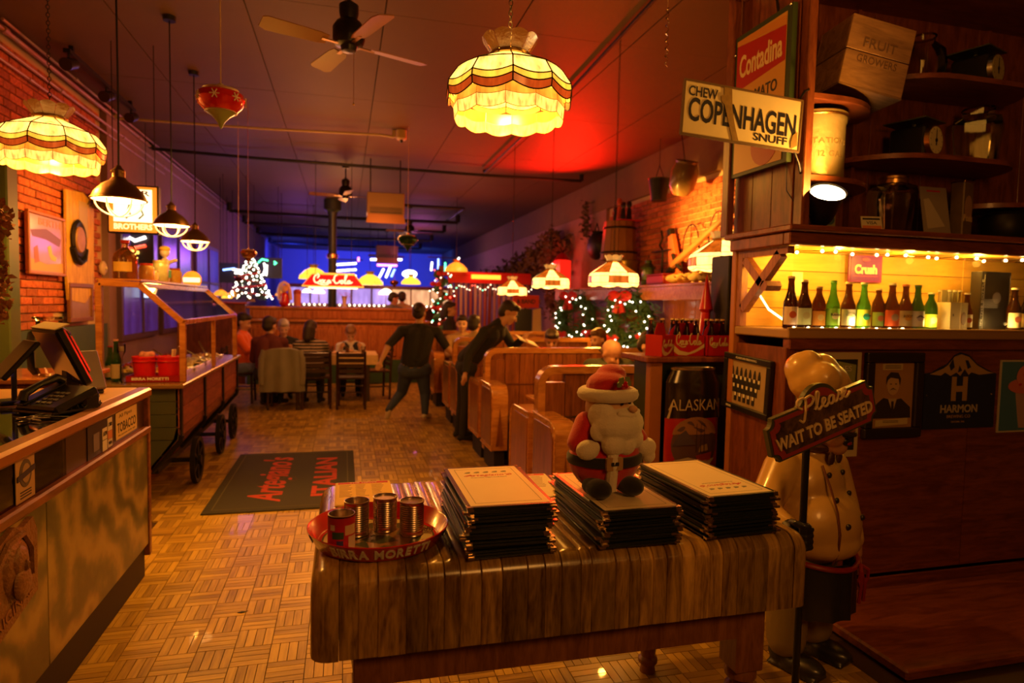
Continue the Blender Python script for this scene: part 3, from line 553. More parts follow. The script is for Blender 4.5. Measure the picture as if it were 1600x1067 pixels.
mb = MB(HM); mb.sph((0, -.035, -.045), (.085, .058, .055), 18); mb.sph((-.045, -.015, -.02), (.032, .04, .045), 14); mb.sph((.048, -.015, -.02), (.034, .04, .045), 14); mb.sph((-.04, -.05, -.095), (.038, .03, .035), 12); mb.sph((0, -.055, -.10), (.035, .03, .035), 12); mb.sph((.042, -.05, -.09), (.038, .03, .035), 12); mb.sph((.075, -.02, -.065), (.025, .02, .025), 12); mb.sph((-.068, -.02, -.06), (.022, .02, .028), 12); blob(mb, 'beard', PW, st, .004, 3)
mb = MB(HM); bone(mb, (-.04, -.066, -.008), (-.008, -.074, -.016), .009, .012, 10); bone(mb, (.008, -.074, -.016), (.04, -.066, -.008), .012, .009, 10); blob(mb, 'moustache', PW, st, .003, 2)
mb = MB(HM); mb.sph((.002, -.078, .004), (.012, .012, .011), 12); mb.build('nose', PK, st)
for s in (-1, 1):
    mb = MB(HM); mb.sph((s*.017, -.057, .018), (.005, .004, .005), 8); mb.build('eye', BLACK, st)
mb = MB(HM); mb.lathe([(.064 + .017*math.cos(a), .040 + .019*math.sin(a)) for a in [i*PI/5 for i in range(10)]], 28, close=True); mb.build('hat_brim', PW, st)
mb = MB(HM); mb.sph((0, 0, .065), (.060, .058, .042), 16); mb.sph((.02, .005, .095), (.042, .04, .03), 14); mb.sph((.045, .01, .105), (.022, .022, .018), 10); blob(mb, 'hat', PL, st, .005)
LEAF = plain('holly_leaf', (.16, .2, .04), .7)
for s in (-1, 1): mb = MB(HM @ Matrix.Translation((-.03+s*.018, -.068, .082)) @ Matrix.Rotation(-s*.7, 4, 'Y') @ Matrix.Rotation(PI/2, 4, 'X')); mb.prism([(0, -.016), (.009, -.008), (.007, 0), (.011, .008), (0, .02), (-.011, .008), (-.007, 0), (-.009, -.008)], .004); mb.build('holly_leaf', LEAF, st)
for p in ((-.036, .074), (-.026, .071), (-.03, .08)): mb = MB(HM); mb.sph((p[0], -.074, p[1]), .006, 8); mb.build('holly_berry', RED, st)
# ================================================================ display cabinet on the right
cab = thing('display_cabinet', 'tall dark wood display cabinet with lit bottle niche and rounded shelves on the right', 'cabinet', (0, 0, 0))
CX = 2.28; FY = 2.90; BY = 3.34
for k in range(2): mb = MB(); mb.box(CX+k*1.24, CX+1.235+k*1.24, FY, FY+.02, .12, 1.40); mb.build('lower_panel', CABWX, cab, smooth=False)
mb = MB(); mb.box(CX, XR, FY-.015, FY, 0.0, .10); mb.build('toe_board', CABWX, cab, smooth=False); mb = MB(); mb.bbox(CX-.02, XR, FY-.03, FY+.03, 1.39, 1.45, .006); mb.build('ledge_rail', CABWX, cab)
mb = MB(); mb.box(CX-.02, CX, FY+.02, BY, 0, 1.40); mb.build('side_panel', CABW, cab, smooth=False); mb = MB(); mb.bbox(CX-.035, CX+.02, FY-.02, FY+.03, 0, 1.40, .005); mb.build('corner_post', CABW, cab)
mb = MB(); mb.bbox(CX-.04, XR, FY-.04, BY, 1.45, 1.497, .006); mb.build('niche_deck', plain('deck_tan', (.38, .22, .09), .5), cab)
mb = MB(); mb.bbox(CX-.04, XR, FY-.04, FY-.025, 1.492, 1.508, .003); mb.build('deck_lip', plain('deck_tan', (.38, .22, .09), .5), cab)
NB = wood('niche_board', (.62, .34, .05), (.78, .48, .09), .5, (.4, 3, 3), 5)
for k in range(4): mb = MB(); mb.box(CX+.02, XR, BY-.012, BY-.002, 1.5+k*.112, 1.5+k*.112+.108); mb.build('back_board', NB, cab, smooth=False)
mb = MB(); mb.box(CX, XR, FY, BY, 1.945, 1.955); mb.build('niche_ceiling', NB, cab, smooth=False)
mb = MB(); mb.bbox(CX-.08, XR, FY-.07, FY-.02, 1.935, 2.0, .006); mb.build('front_beam', CABWX, cab); mb = MB(); mb.bbox(CX-.1, XR, FY-.1, BY+.05, 2.002, 2.035, .006); mb.build('counter_board', CABWX, cab)
mb = MB(); mb.bbox(CX-.08, CX-.03, FY-.02, BY+.02, 1.935, 2.0, .006); mb.build('side_beam', CABW, cab)
# open braced end of the niche
MAU = wood('brace_wood', (.22, .07, .04), (.42, .16, .09), .45, (4, 4, .8), 7)
def yz_bar(name, y0, z0, y1, z1, w, x0=CX-.035, x1=CX+.005, m=MAU):
    d = Vector((0, y1-y0, z1-z0)); L = d.length; d.normalize(); M = frame_M((x0, y0, z0), d, Vector((0, -d.z, d.y))); mb = MB(); mb.box(0, L, -w/2, w/2, 0, .001); q = MB()
    n = Vector((0, -d.z, d.y))*w/2; a = Vector((0, y0, z0)); b = Vector((0, y1, z1)); c = [a-n, b-n, b+n, a+n]
    q.add([(x0, p.y, p.z) for p in c] + [(x1, p.y, p.z) for p in c], [(0,1,2,3), (7,6,5,4), (0,4,5,1), (1,5,6,2), (2,6,7,3), (3,7,4,0)]); return q.build(name, m, cab, smooth=False)
yz_bar('brace_stile', 3.315, 1.5, 3.315, 1.935, .045); yz_bar('brace_rail', 2.9, 1.915, 3.29, 1.915, .04); yz_bar('long_brace', 3.29, 1.60, 2.97, 1.90, .055); yz_bar('short_brace', 3.28, 1.885, 3.12, 1.745, .05)
mb = MB(); mb.cyl((CX-.035, 3.09, 1.73), (CX+.06, 3.09, 1.73), .032, n=6); mb.build('brace_peg', MAU, cab)
for k, (x0, x1) in enumerate(((CX+.03, 3.45), (3.46, 4.6))): mb = MB(); mb.box(x0, x1, FY+.03, FY+.034, 1.5, 1.93); mb.build('glass_pane', clear_glass('pane_glass', (1, 1, .98), .35), cab, smooth=False)
# uprights, back and shelves above
for k, (x, y, s) in enumerate(((CX+.06, FY+.03, .05), (CX-.02, BY+.15, .045))): mb = MB(); mb.bbox(x-s/2, x+s/2, y-.035, y+.035, 2.035, HC-.002, .005); mb.build('upright', CABW, cab)
mb = MB(); mb.bbox(CX-.045, CX, BY+.0, BY+.045, 0, 2.0, .005); mb.build('upright', plain('orange_post', (.42, .15, .04), .45, var=.2), cab)
for k in range(3): mb = MB(); mb.bbox(CX+.03, CX+.045, FY+.07+k*.175, FY+.07+(k+1)*.175-.004, 2.036, HC-.002, .002); mb.build('side_board', CABW, cab)
for k in range(6): mb = MB(); mb.bbox(CX+.05+k*.405, CX+.05+(k+1)*.405-.005, BY, BY+.02, 2.036, HC-.002, .002); mb.build('upper_back_board', CABW, cab)
mb = MB(); mb.box(CX, XR, BY, BY+.02, 0, 2.0); mb.build('carcass_back', CABW, cab, smooth=False)
def shelf(name, pts, z, t=.028): mb = MB(); mb.prism(pts, t, Matrix.Translation((0, 0, z-t))); return mb.build(name, CABWX, cab, ang=30)
def sl(x0, x1): return [(x0, BY-.002), (x0, 2.955)] + [(x1-.42+.42*math.sin(a), 2.955+(BY-2.957)*(1-math.cos(a))) for a in [i*PI/2/8 for i in range(9)]]
def srr(x0, x1): return [(x0+.42-.42*math.sin(a), 2.955+(BY-2.957)*(1-math.cos(a))) for a in [i*PI/2/8 for i in range(8, -1, -1)]] + [(x1-.3+.3*math.sin(a), 2.955+(BY-2.957)*(1-math.cos(a))) for a in [i*PI/2/8 for i in range(9)]]
shelf('rounded_shelf', sl(CX+.05, 3.0), 2.325); shelf('rounded_shelf', sl(CX+.05, 3.0), 2.755); shelf('rounded_shelf', srr(2.84, 4.02), 2.50); shelf('rounded_shelf', srr(2.95, 4.1), 2.955)
shelf('rounded_shelf', srr(3.66, 4.7), 2.27)
for x in (2.98, 3.98): mb = MB(); mb.box(x-.012, x+.012, BY-.05, BY-.004, 2.04, 3.4); mb.build('shelf_standard', CABW, cab, smooth=False)
mb = MB(); mb.box(CX-.1, XR, FY-.12, BY+.1, 3.42, 3.47); mb.box(CX-.1, XR, FY-.12, FY-.08, 3.47, HC-.002); mb.build('cornice', CABWX, cab, smooth=False)
mb = MB(); mb.bbox(2.36, XR, 2.15, FY-.02, 0, .05, .01); tag(mb.build('floor_platform', CABWX), 'low dark wood platform in front of the display cabinet', 'platform')
# string of warm bulbs under the niche top
t = thing('light_string', 'string of small warm bulbs along the top of the bottle niche', 'string lights', (0, 0, 0)); pts = [(CX-.0+.06*i, 3.0+.03*math.sin(i*1.1)+.06*(i % 2), 1.925+.006*math.sin(i*2.3)) for i in range(36)]
mb = MB(); mb.tube(pts, .002, 4); mb.build('wire', BLACK, t); bb = MB(); bb.sph((0, 0, 0), .009, 8); bme = bb.mesh('bulb', glow('warm_bulb', (1, .72, .3), 28, small=True))
for p in pts[::2]: mesh_obj('bulb', bme, t, (p[0], p[1], p[2]-.004))
for k in range(9): mesh_obj('bulb', bme, t, (CX+.06+k*.09, 2.945, 1.502))
mb = MB(); mb.tube([(CX+.03, 3.25, 1.72), (CX+.05, 3.15, 1.6), (CX+.10, 3.02, 1.515)], .006, 6); mb.build('lit_tail', glow('warm_bulb_tail', (1, .75, .3), 6, small=True), t)
# ---------------------------------------------------------------- bottles in the niche
LAB = {}
def lab_mat(c): return plain('label_%d_%d_%d' % tuple(int(x*99) for x in c), c, .5)
def bottle(loc, label, glass, H=.235, R=.03, lab=(.8, .75, .6), cap=(.7, .65, .5), style='long', word=None, wc=INK, group='soda bottles in the lit niche', mark=None, neck=None, name='soda_bottle', lw=150):
    R *= 1.12 if style != 'hips' and group and 'niche' in group else 1; t = thing(name, label, 'bottle', loc, math.radians(-18), group); n = R*.40
    if style == 'long': p = [(0, .004), (R*.8, 0), (R, .006), (R, H*.46), (R*.97, H*.51), (R*.72, H*.61), (R*.5, H*.72), (n, H*.9), (n*1.15, H*.93), (n*1.15, H*.96), (n, H*.975), (0, H*.975)]
    elif style == 'stubby': p = [(0, .004), (R*.8, 0), (R, .006), (R, H*.58), (R*.9, H*.66), (R*.55, H*.78), (n, H*.87), (n*1.15, H*.92), (n*1.15, H*.96), (n, H*.975), (0, H*.975)]
    else: p = [(0, .004), (R*.85, 0), (R, .006), (R*.95, H*.25), (R, H*.45), (R*.82, H*.58), (R*.55, H*.72), (n, H*.88), (n*1.2, H*.93), (n, H*.975), (0, H*.975)]
    mb = MB(); mb.lathe(p, 20); mb.build('bottle_glass', glass, t); mb = MB(); mb.lathe([(n*1.25, H*.955), (n*1.3, H*.97), (n*1.2, H), (0, H*1.003)], 14); mb.build('cap', lab_mat(cap), t)
    def wrap(name, z0, z1, r, a, m, dr=.0006):
        q = MB(); k = 10; vs = [((r+dr)*math.sin(math.radians(-a+2*a*i/k)), -(r+dr)*math.cos(math.radians(-a+2*a*i/k)), z) for z in (z0, z1) for i in range(k+1)]; q.add(vs, [(i, i+1, k+2+i, k+1+i) for i in range(k)]); return q.build(name, m, t)
    if lab: wrap('label', H*.08, H*.42, R, lw/2, lab_mat(lab))
    if neck: wrap('neck_label', H*.66, H*.78, R*.62, 60, lab_mat(neck), .0)
    if mark: q = MB(); q.prism([(R*.5*math.cos(a), R*.5*math.sin(a)) for a in [i*PI/7 for i in range(14)]], .0008, Matrix.Translation((0, -R-.0008, H*.27)) @ Matrix.Rotation(PI/2, 4, 'X')); q.build('label_emblem', lab_mat(mark), t)
    if word: q = MB(); text(q, word, Matrix.Translation((0, -R-.0012, H*.3)) @ Matrix.Rotation(PI/2, 4, 'X'), .01, w=R*1.35, h=R*.4, depth=.0012, off=.02); q.build('label_word', wc, t, smooth=False)
    return t
GBR = bottle_glass('brown_glass', (.10, .025, .004)); GGR = bottle_glass('green_glass', (.10, .55, .06)); GDG = bottle_glass('dark_green_glass', (.03, .16, .02)); GCL = bottle_glass('pale_glass', (.75, .65, .4)); GDK = bottle_glass('cola_glass', (.035, .008, .006))
DZ = 1.4975; bw = lab_mat((.7, .68, .6))
def at_y(u, v, y):      # point of the plane y = const seen at a measured place of the survey photograph
    d = Vector(((u-800)/1000, 1, -(v-533.5)/1000)); r = [sum(AX[i][k]*d[k] for k in range(3)) for i in range(3)]; return r[0]*y/r[1], 1.6 + r[2]*y/r[1]
def bx(u, y=3.03): return at_y(u, 505, y)[0]
specs = [
 (1234, 2.99, 'tall dark cola bottle at the open left end of the niche', GDK, .285, .034, (.75, .6, .55), (.7, .6, .4), 'long', None, (.55, .1, .05)),
 (1255, 3.04, 'dark soda bottle with pale green label, second from the left in the niche', GDK, .27, .036, (.55, .62, .3), (.75, .7, .5), 'long', None, (.5, .45, .2)),
 (1278, 3.02, 'short brown bottle with a plain orange label in the niche', GBR, .235, .032, (.80, .35, .04), (.6, .55, .4), 'stubby', None, (.85, .6, .2)),
 (1300, 3.0, 'light green bottle with a bright green label and cream patch', GGR, .27, .033, (.25, .55, .04), (.2, .6, .1), 'long', 'Bubble', (.75, .7, .4)),
 (1324, 3.02, 'clear-necked bottle with a white label between two green bottles', GBR, .265, .035, (.72, .68, .55), (.75, .6, .3), 'long', 'VANILLA', (.6, .55, .45)),
 (1348, 3.0, 'emerald bottle with a yellow and teal label under the purple sign', GGR, .265, .034, (.72, .70, .05), (.7, .6, .4), 'long', 'Lemon', (.02, .35, .3)),
 (1371, 3.04, 'short brown bottle with a green label and a red disc', GBR, .235, .031, (.28, .45, .08), (.6, .5, .3), 'stubby', None, (.45, .12, .04)),
 (1392, 2.99, 'brown bottle with a red-orange label and a large ringed disc', GBR, .265, .036, (.72, .12, .03), (.7, .65, .5), 'long', None, (.4, .3, .25)),
 (1413, 3.02, 'brown bottle with a cream and amber label reading ROOT', GBR, .262, .034, (.72, .60, .3), (.45, .12, .05), 'long', 'ROOT', (.7, .35, .04)),
 (1432, 2.99, 'dark green bottle with a grey white label and an A emblem', GDG, .26, .033, (.66, .62, .58), (.03, .08, .03), 'long', 'A', (.4, .35, .5)),
 (1453, 3.03, 'short bottle with a lime green label beside the cream six-pack', GDG, .22, .033, (.45, .5, .04), (.75, .7, .4), 'stubby', None, (.7, .7, .2)),
 (1509, 3.05, 'small brown bottle between the cream six-pack and the black case', GBR, .225, .028, (.7, .66, .5), (.7, .65, .5), 'long', None, (.45, .08, .05)),
 (1583, 3.0, 'clear-necked brown bottle right of the black case', GBR, .262, .034, (.7, .6, .35), (.75, .7, .55), 'long', None, (.4, .1, .05)),
 (1603, 3.06, 'dark brown bottle at the right edge of the niche', GDK, .255, .034, (.65, .55, .35), (.6, .55, .4), 'long', None, (.3, .1, .05))]
for (u, y, lb, g, H, R, lc, cc, sty, wd, mk) in specs: bottle((bx(u, y), y, DZ), lb, g, H, R, lc, cc, sty, wd, INK, mark=mk)
def six_pack(loc, rz, label, w_, d_, h_, body, word=None, group=None, mark=None, glass=GCL, n=(3, 2), bh=.22, neck_col=(.7, .6, .4)):
    t = thing('bottle_carrier', label, 'carrier', loc, rz, group); mb = MB()
    mb.box(-w_/2, w_/2, -d_/2, -d_/2+.003, 0, h_); mb.box(-w_/2, w_/2, d_/2-.003, d_/2, 0, h_); mb.box(-w_/2, -w_/2+.003, -d_/2, d_/2, 0, h_); mb.box(w_/2-.003, w_/2, -d_/2, d_/2, 0, h_); mb.box(-w_/2, w_/2, -d_/2, d_/2, 0, .003); mb.build('carton', body, t, smooth=False)
    mb = MB(); mb.box(-w_/2, w_/2, -.0015, .0015, .003, h_*1.45); mb.build('handle', body, t, smooth=False)
    return t
sp = six_pack((bx(1482, 3.06), 3.06, DZ), .12, 'cream six-pack carton with a brown oval inside the niche', .15, .12, .165, lab_mat((.68, .6, .32)))
mb = MB(); mb.prism([(.022*math.cos(a), .04*math.sin(a)) for a in [i*PI/8 for i in range(16)]], .001, Matrix.Translation((.04, -.0605, .07)) @ Matrix.Rotation(PI/2, 4, 'X')); mb.build('oval_emblem', lab_mat((.3, .12, .05)), sp); mb = MB(); text(mb, 'R', Matrix.Translation((-.05, -.0605, .09)) @ Matrix.Rotation(PI/2, 4, 'X'), .02, depth=.002); mb.build('carton_letter', INK, sp, smooth=False)
for i in range(3):
    for j in range(2):
        c, s_ = math.cos(.12), math.sin(.12); lx, ly = -.047+i*.047, -.029+j*.058; bottle((bx(1482, 3.06)+c*lx-s_*ly, 3.06+s_*lx+c*ly, DZ+.004), 'clear glass bottle standing in the cream six-pack', GCL, .235, .021, None, (.72, .68, .5), group='bottles in the cream six-pack')
t = thing('bottle_case', 'black presentation case with grey lines standing in the niche', 'case', (at_y(1544, 505, 3.1)[0], 3.1, DZ), .05); mb = MB(); mb.bbox(-.125, .125, -.035, .035, 0, .36, .003); mb.build('case_body', BLACK, t); GRL = plain('grey_line', (.35, .33, .38), .5)
mb = MB()
for k in range(7): mb.box(-.095, .02, -.0362, -.035, .14+k*.008, .142+k*.008)
mb.build('stripe_print', GRL, t, smooth=False); tag(t.children[-1], kind='stuff'); mb = MB(); mb.box(-.1, -.097, -.0362, -.035, .01, .34); mb.box(.115, .118, -.0362, -.035, .01, .34); mb.build('edge_line', GRL, t, smooth=False); mb = MB(); mb.prism(arc(0, 0, .035, 0, 360, 20)[:-1], .001, Matrix.Translation((.01, -.035, .2)) @ Matrix.Rotation(PI/2, 4, 'X')); mb.build('disc_print', plain('grey_disc', (.14, .12, .14), .4), t)
mb = MB(); text(mb, 'IN THE BOTTLE', Matrix.Translation((-.112, -.036, .17)) @ Matrix.Rotation(PI/2, 4, 'X') @ Matrix.Rotation(PI/2, 4, 'Z'), .02, w=.28, h=.014, depth=.001); mb.build('spine_lettering', GRL, t, smooth=False)
t = thing('crush_sign', 'purple Crush sign on the back of the bottle niche', 'sign', (3.13, BY-.03, 1.865)); mb = MB(); mb.box(-.125, .125, 0, .006, -.085, .085); mb.build('sign_plate', plain('purple_sign', (.32, .03, .28), .4), t, smooth=False); RX = Matrix.Rotation(PI/2, 4, 'X')
mb = MB(); mb.box(-.11, .11, -.002, 0, -.075, .075); mb.build('inner_field', plain('violet_sign', (.2, .03, .35), .4), t, smooth=False); mb = MB(); text(mb, 'Crush', Matrix.Translation((0, -.003, -.005)) @ RX, .06, w=.17, h=.06, depth=.004, off=.05); mb.build('crush_lettering', WHITE, t, smooth=False)
mb = MB(); mb.box(-.09, .09, -.003, -.002, -.05, -.045); mb.sph((0, -.004, .055), (.03, .002, .012), 10); mb.build('sign_ornament', plain('pink_print', (.6, .1, .3), .5), t)
t = thing('price_card', 'small cream card standing behind the left niche bottles', 'card', (bx(1243, 3.2), 3.2, 1.75)); mb = MB(); mb.box(-.035, .035, 0, .003, -.07, .07); mb.build('card', plain('niche_card', (.7, .66, .4), .6), t, smooth=False)
# ---------------------------------------------------------------- pictures on the lower cabinet
def flat_M(x, z, y=FY, rz=0): return Matrix.Translation((x, y, z)) @ RX
def picture(name, label, cat, x0, x1, z0, z1, y=FY, mat=None, frame=None, fw=.03, fd=.03):
    t = thing(name, label, cat, ((x0+x1)/2, y, (z0+z1)/2)); w_, h_ = (x1-x0)/2, (z1-z0)/2
    mb = MB(); mb.box(-w_+(fw if frame else 0), w_-(fw if frame else 0), -.008 if not frame else -.012, -.001, -h_+(fw if frame else 0), h_-(fw if frame else 0)); mb.build('sheet' if not frame else 'picture_sheet', mat, t, smooth=False)
    if frame:
        for a in ((-w_, w_, h_-fw, h_), (-w_, w_, -h_, -h_+fw), (-w_, -w_+fw, -h_+fw, h_-fw), (w_-fw, w_, -h_+fw, h_-fw)): mb = MB(); mb.bbox(a[0], a[1], -fd, -.001, a[2], a[3], .006); mb.build('frame_bar', frame, t)
    return t
def decal(t, name, poly, m, y=-.0095, th=.0015): mb = MB(); mb.prism(poly, th, Matrix.Translation((0, y+th, 0)) @ RX); return mb.build(name, m, t, smooth=False)
def words(t, name, s, x, z, w_, h_, m, y=-.0095, **k): mb = MB(); text(mb, s, Matrix.Translation((x, y+.001, z)) @ RX, h_, w=w_, h=h_, depth=.002, **k); return mb.build(name, m, t, smooth=False)
def ell(cx, cy, a, b, n=20): return [(cx+a*math.cos(2*PI*i/n), cy+b*math.sin(2*PI*i/n)) for i in range(n)]
t = picture('series_poster', 'cream bordered green and black poster behind the chef statue', 'poster', 2.33, 2.74, .80, 1.375, mat=plain('poster_cream', (.6, .5, .3), .6))
decal(t, 'dark_field', [(-.18, -.25), (.18, -.25), (.18, .25), (-.18, .25)], plain('poster_black', (.02, .022, .015), .5)); decal(t, 'vine_print', [(.05, .24), (.17, .22), (.16, .0), (.12, -.1), (.17, -.22), (.02, -.24), (.06, -.12), (.0, 0), (.09, .1)], plain('poster_green', (.30, .33, .10), .6), -.011)
decal(t, 'vine_print', [(.1, -.1), (.17, -.14), (.15, -.2), (.08, -.16)], plain('poster_lime', (.35, .45, .08), .6), -.0125); words(t, 'poster_lettering', 'SERIES', .07, .2, .14, .03, plain('poster_letter', (.6, .55, .4), .6), -.0125); words(t, 'poster_lettering', 'JASON', .06, -.085, .13, .045, plain('poster_letter', (.6, .55, .4), .6), -.0135); words(t, 'poster_lettering', 'SC', .1, -.15, .06, .03, INK, -.0135)
t = picture('portrait', 'dark framed sepia portrait of a man with a moustache', 'picture', 2.76, 3.15, .90, 1.375, mat=plain('sepia_field', (.42, .22, .06), .5, var=.25, vs=5), frame=plain('black_frame', (.02, .012, .008), .35), fw=.055, fd=.035)
SUIT = plain('sepia_dark', (.035, .022, .012), .6); decal(t, 'suit_print', [(-.135, -.13), (-.12, -.06), (-.06, -.015), (0, -.03), (.06, -.02), (.125, -.07), (.13, -.13)], SUIT, -.0135); decal(t, 'shirt_print', [(-.03, -.02), (.03, -.02), (.005, -.10)], plain('sepia_light', (.5, .36, .18), .6), -.0145); decal(t, 'tie_print', [(-.008, -.035), (.008, -.035), (.01, -.1), (-.006, -.1)], SUIT, -.016)
decal(t, 'face_print', ell(0, .055, .042, .056), plain('sepia_face', (.55, .35, .15), .6), -.0145); decal(t, 'hair_print', [(-.048, .06), (-.047, .1), (-.02, .128), (.03, .125), (.05, .09), (.045, .055), (.036, .09), (-.02, .098), (-.038, .085)], SUIT, -.016); decal(t, 'moustache_print', [(-.022, .028), (0, .04), (.024, .028), (0, .034)], SUIT, -.016); decal(t, 'eye_print', ell(-.016, .062, .007, .003, 8), SUIT, -.016); decal(t, 'eye_print', ell(.018, .062, .007, .003, 8), SUIT, -.016)
CAP = plain('caption_paper', (.62, .48, .2), .6); decal(t, 'caption_card', [(-.075, .14), (.06, .14), (.06, .175), (-.075, .175)], CAP, -.0145); decal(t, 'caption_card', [(-.11, -.175), (.11, -.165), (.11, -.13), (-.11, -.14)], CAP, -.016)
for z in (.165, .157, .149, -.145, -.153): decal(t, 'caption_line', [(-.06, z), (.045, z), (.045, z+.0022), (-.06, z+.0022)], SUIT, -.0175)
t = thing('harmon_sign', 'navy HARMON sign with a golden snowy mountain along its top', 'sign', (3.43, FY, 1.16)); mb = MB(); mb.prism([(-.25, -.225), (.27, -.225), (.27, .09), (.2, .115), (.12, .15), (.06, .2), (.0, .215), (-.04, .20), (-.09, .15), (-.14, .13), (-.2, .10), (-.25, .095)], .008, Matrix.Translation((0, 0, 0)) @ RX); mb.build('sign_board', BLUEP, t, smooth=False)
GOLD = plain('dull_gold', (.42, .26, .06), .5); decal(t, 'mountain_print', [(-.22, .09), (-.12, .125), (-.09, .145), (-.05, .19), (0, .205), (.055, .19), (.12, .14), (.2, .105), (.25, .095), (.14, .085), (.08, .1), (.06, .085), (.03, .12), (.0, .08), (-.03, .10), (-.07, .08), (-.11, .1), (-.14, .083)], GOLD)
for p in ([(-.06, .18), (-.045, .13), (-.07, .11), (-.085, .14)], [(.03, .17), (.05, .12), (.075, .13), (.05, .17)], [(-.01, .14), (.01, .11), (-.02, .1)]): decal(t, 'shadow_print', p, BLUEP, -.0105)
words(t, 'big_letter', 'H', 0, .005, .115, .14, GOLD, off=.05); words(t, 'sign_lettering', 'HARMON', .005, -.11, .27, .047, plain('dull_white', (.42, .36, .26), .5), off=.03); words(t, 'sign_lettering', 'BREWING CO', .005, -.155, .17, .018, GOLD); words(t, 'sign_lettering', 'TACOMA, WA', .0, -.187, .1, .012, GOLD)
for x in (-.235, .24): mb = MB(); mb.sph((x, -.009, -.03), .005, 8); mb.build('screw', STEEL, t)
t = picture('ice_cream_poster', 'blue poster of pink ice cream in a cone at the right edge', 'poster', 3.73, 4.15, .90, 1.33, mat=plain('poster_white', (.55, .5, .4), .5)); decal(t, 'blue_field', [(-.2, -.205), (.2, -.205), (.2, .205), (-.2, .205)], plain('poster_blue', (.06, .18, .32), .5)); decal(t, 'cone_print', [(-.09, .03), (.09, .03), (.055, -.19), (-.05, -.19)], plain('cone_print_m', (.45, .3, .28), .5), -.011)
decal(t, 'ice_cream_print', ell(-.03, .06, .12, .045), plain('pink_ice', (.6, .17, .12), .5), -.0125); decal(t, 'ice_cream_print', ell(.0, .115, .09, .075), plain('pink_ice2', (.65, .22, .16), .5), -.014)
for p in ((-.03, .13), (.03, .1), (0, .16), (-.06, .07), (.04, .15), (.03, .06)): decal(t, 'berry_print', ell(p[0], p[1], .012, .008, 8), REDINK, -.0155)
# framed bottle line-up on the side panel
t = thing('bottle_picture', 'tilted dark framed picture of a row of bottles beside the chef statue', 'picture', (CX-.025, 3.20, 1.165), 0, rot=(0, 0, -PI/2)); t.rotation_euler = (0, .05, -PI/2)
mb = MB(); mb.box(-.2, .2, -.012, -.002, -.16, .16); mb.build('mat_board', plain('picture_tan', (.42, .3, .18), .5, var=.3, vs=6), t, smooth=False)
for a in ((-.22, .22, .13, .165), (-.22, .22, -.165, -.13), (-.22, -.185, -.13, .13), (.185, .22, -.13, .13)): mb = MB(); mb.bbox(a[0], a[1], -.03, 0, a[2], a[3], .004); mb.build('frame_bar', BLACK, t)
for r in range(3):
    for c in range(5+r): x = -.1 + (c-r*.5)*.042; decal(t, 'bottle_print', [(x-.012, -.09+r*.05-.02), (x+.012, -.09+r*.05-.02), (x+.012, -.04+r*.05), (x+.004, -.01+r*.05), (x-.004, -.01+r*.05), (x-.012, -.04+r*.05)], INK, -.0135-.001*(2-r)); decal(t, 'label_print', [(x-.008, -.08+r*.05), (x+.008, -.08+r*.05), (x+.008, -.06+r*.05), (x-.008, -.06+r*.05)], PAPER, -.0145-.001*(2-r))
words(t, 'frame_lettering', 'ALASKAN BREWING', 0, .147, .2, .012, PAPER, -.031); words(t, 'frame_lettering', 'BEERS', -.14, -.147, .05, .014, PAPER, -.031)
# ---------------------------------------------------------------- shelf antiques
CRW = wood('crate_wood', (.18, .085, .035), (.34, .17, .065), .7, (.5, 3, 3), 5, rnd=.15)
t = thing('wooden_crate', 'old wooden crate standing askew on the highest left shelf', 'crate', (2.80, 3.12, 2.80), rot=(0, .19, math.radians(-8)))
for k in range(2):
    for (a, b, c, d) in ((-.19, .19, -.15, -.138), (-.19, .19, .138, .15), (-.19, -.178, -.138, .138), (.178, .19, -.138, .138)): mb = MB(); mb.bbox(a, b, c, d, .01+k*.19, .195+k*.19, .003); mb.build('crate_board', CRW, t)
mb = MB(); mb.box(-.19, .19, -.15, .15, 0, .01); mb.build('crate_base', CRW, t, smooth=False)
for x in (-.15, -.10, -.13): mb = MB(); mb.box(-.185, -.12, -.153, -.1505, .02, .38); 
words(t, 'stencil', 'FRUIT', 0, .25, .2, .05, plain('faded_stencil', (.13, .06, .027), .8), -.1518); words(t, 'stencil', 'GROWERS', 0, .16, .24, .04, plain('faded_stencil', (.13, .06, .027), .8), -.1518)
CROCK = plain('old_tin', (.46, .33, .13), .42, .35, var=.35, vs=7, bump=.35, bs=25)
t = thing('dented_tin_pail', 'large dented tin pail with embossed letters on the lower left shelf', 'pail', (2.58, 3.16, 2.327)); mb = MB(); mb.lathe([(0, .003), (.16, 0), (.166, .01), (.166, .31), (.172, .32), (.172, .345), (.178, .35), (.178, .365), (.172, .37), (.160, .37), (.157, .35), (.155, .02), (0, .015)], 48); mb.build('pail_body', CROCK, t)
ring_text('embossed_lettering', 'STATION B', .1665, .20, -140, -50, .04, plain('old_tin_letter', (.40, .27, .10), .4, .3), t, flat=False, depth=.002); ring_text('embossed_lettering', '12 GAL', .1665, .13, -120, -65, .045, plain('old_tin_letter', (.40, .27, .10), .4, .3), t, flat=False, depth=.002)
mb = MB(); mb.tube([(.178*math.cos(a), .178*math.sin(a), .345) for a in [i*PI/16 for i in range(32)]], .006, 6, True); mb.build('rim_wire', BRASS, t)
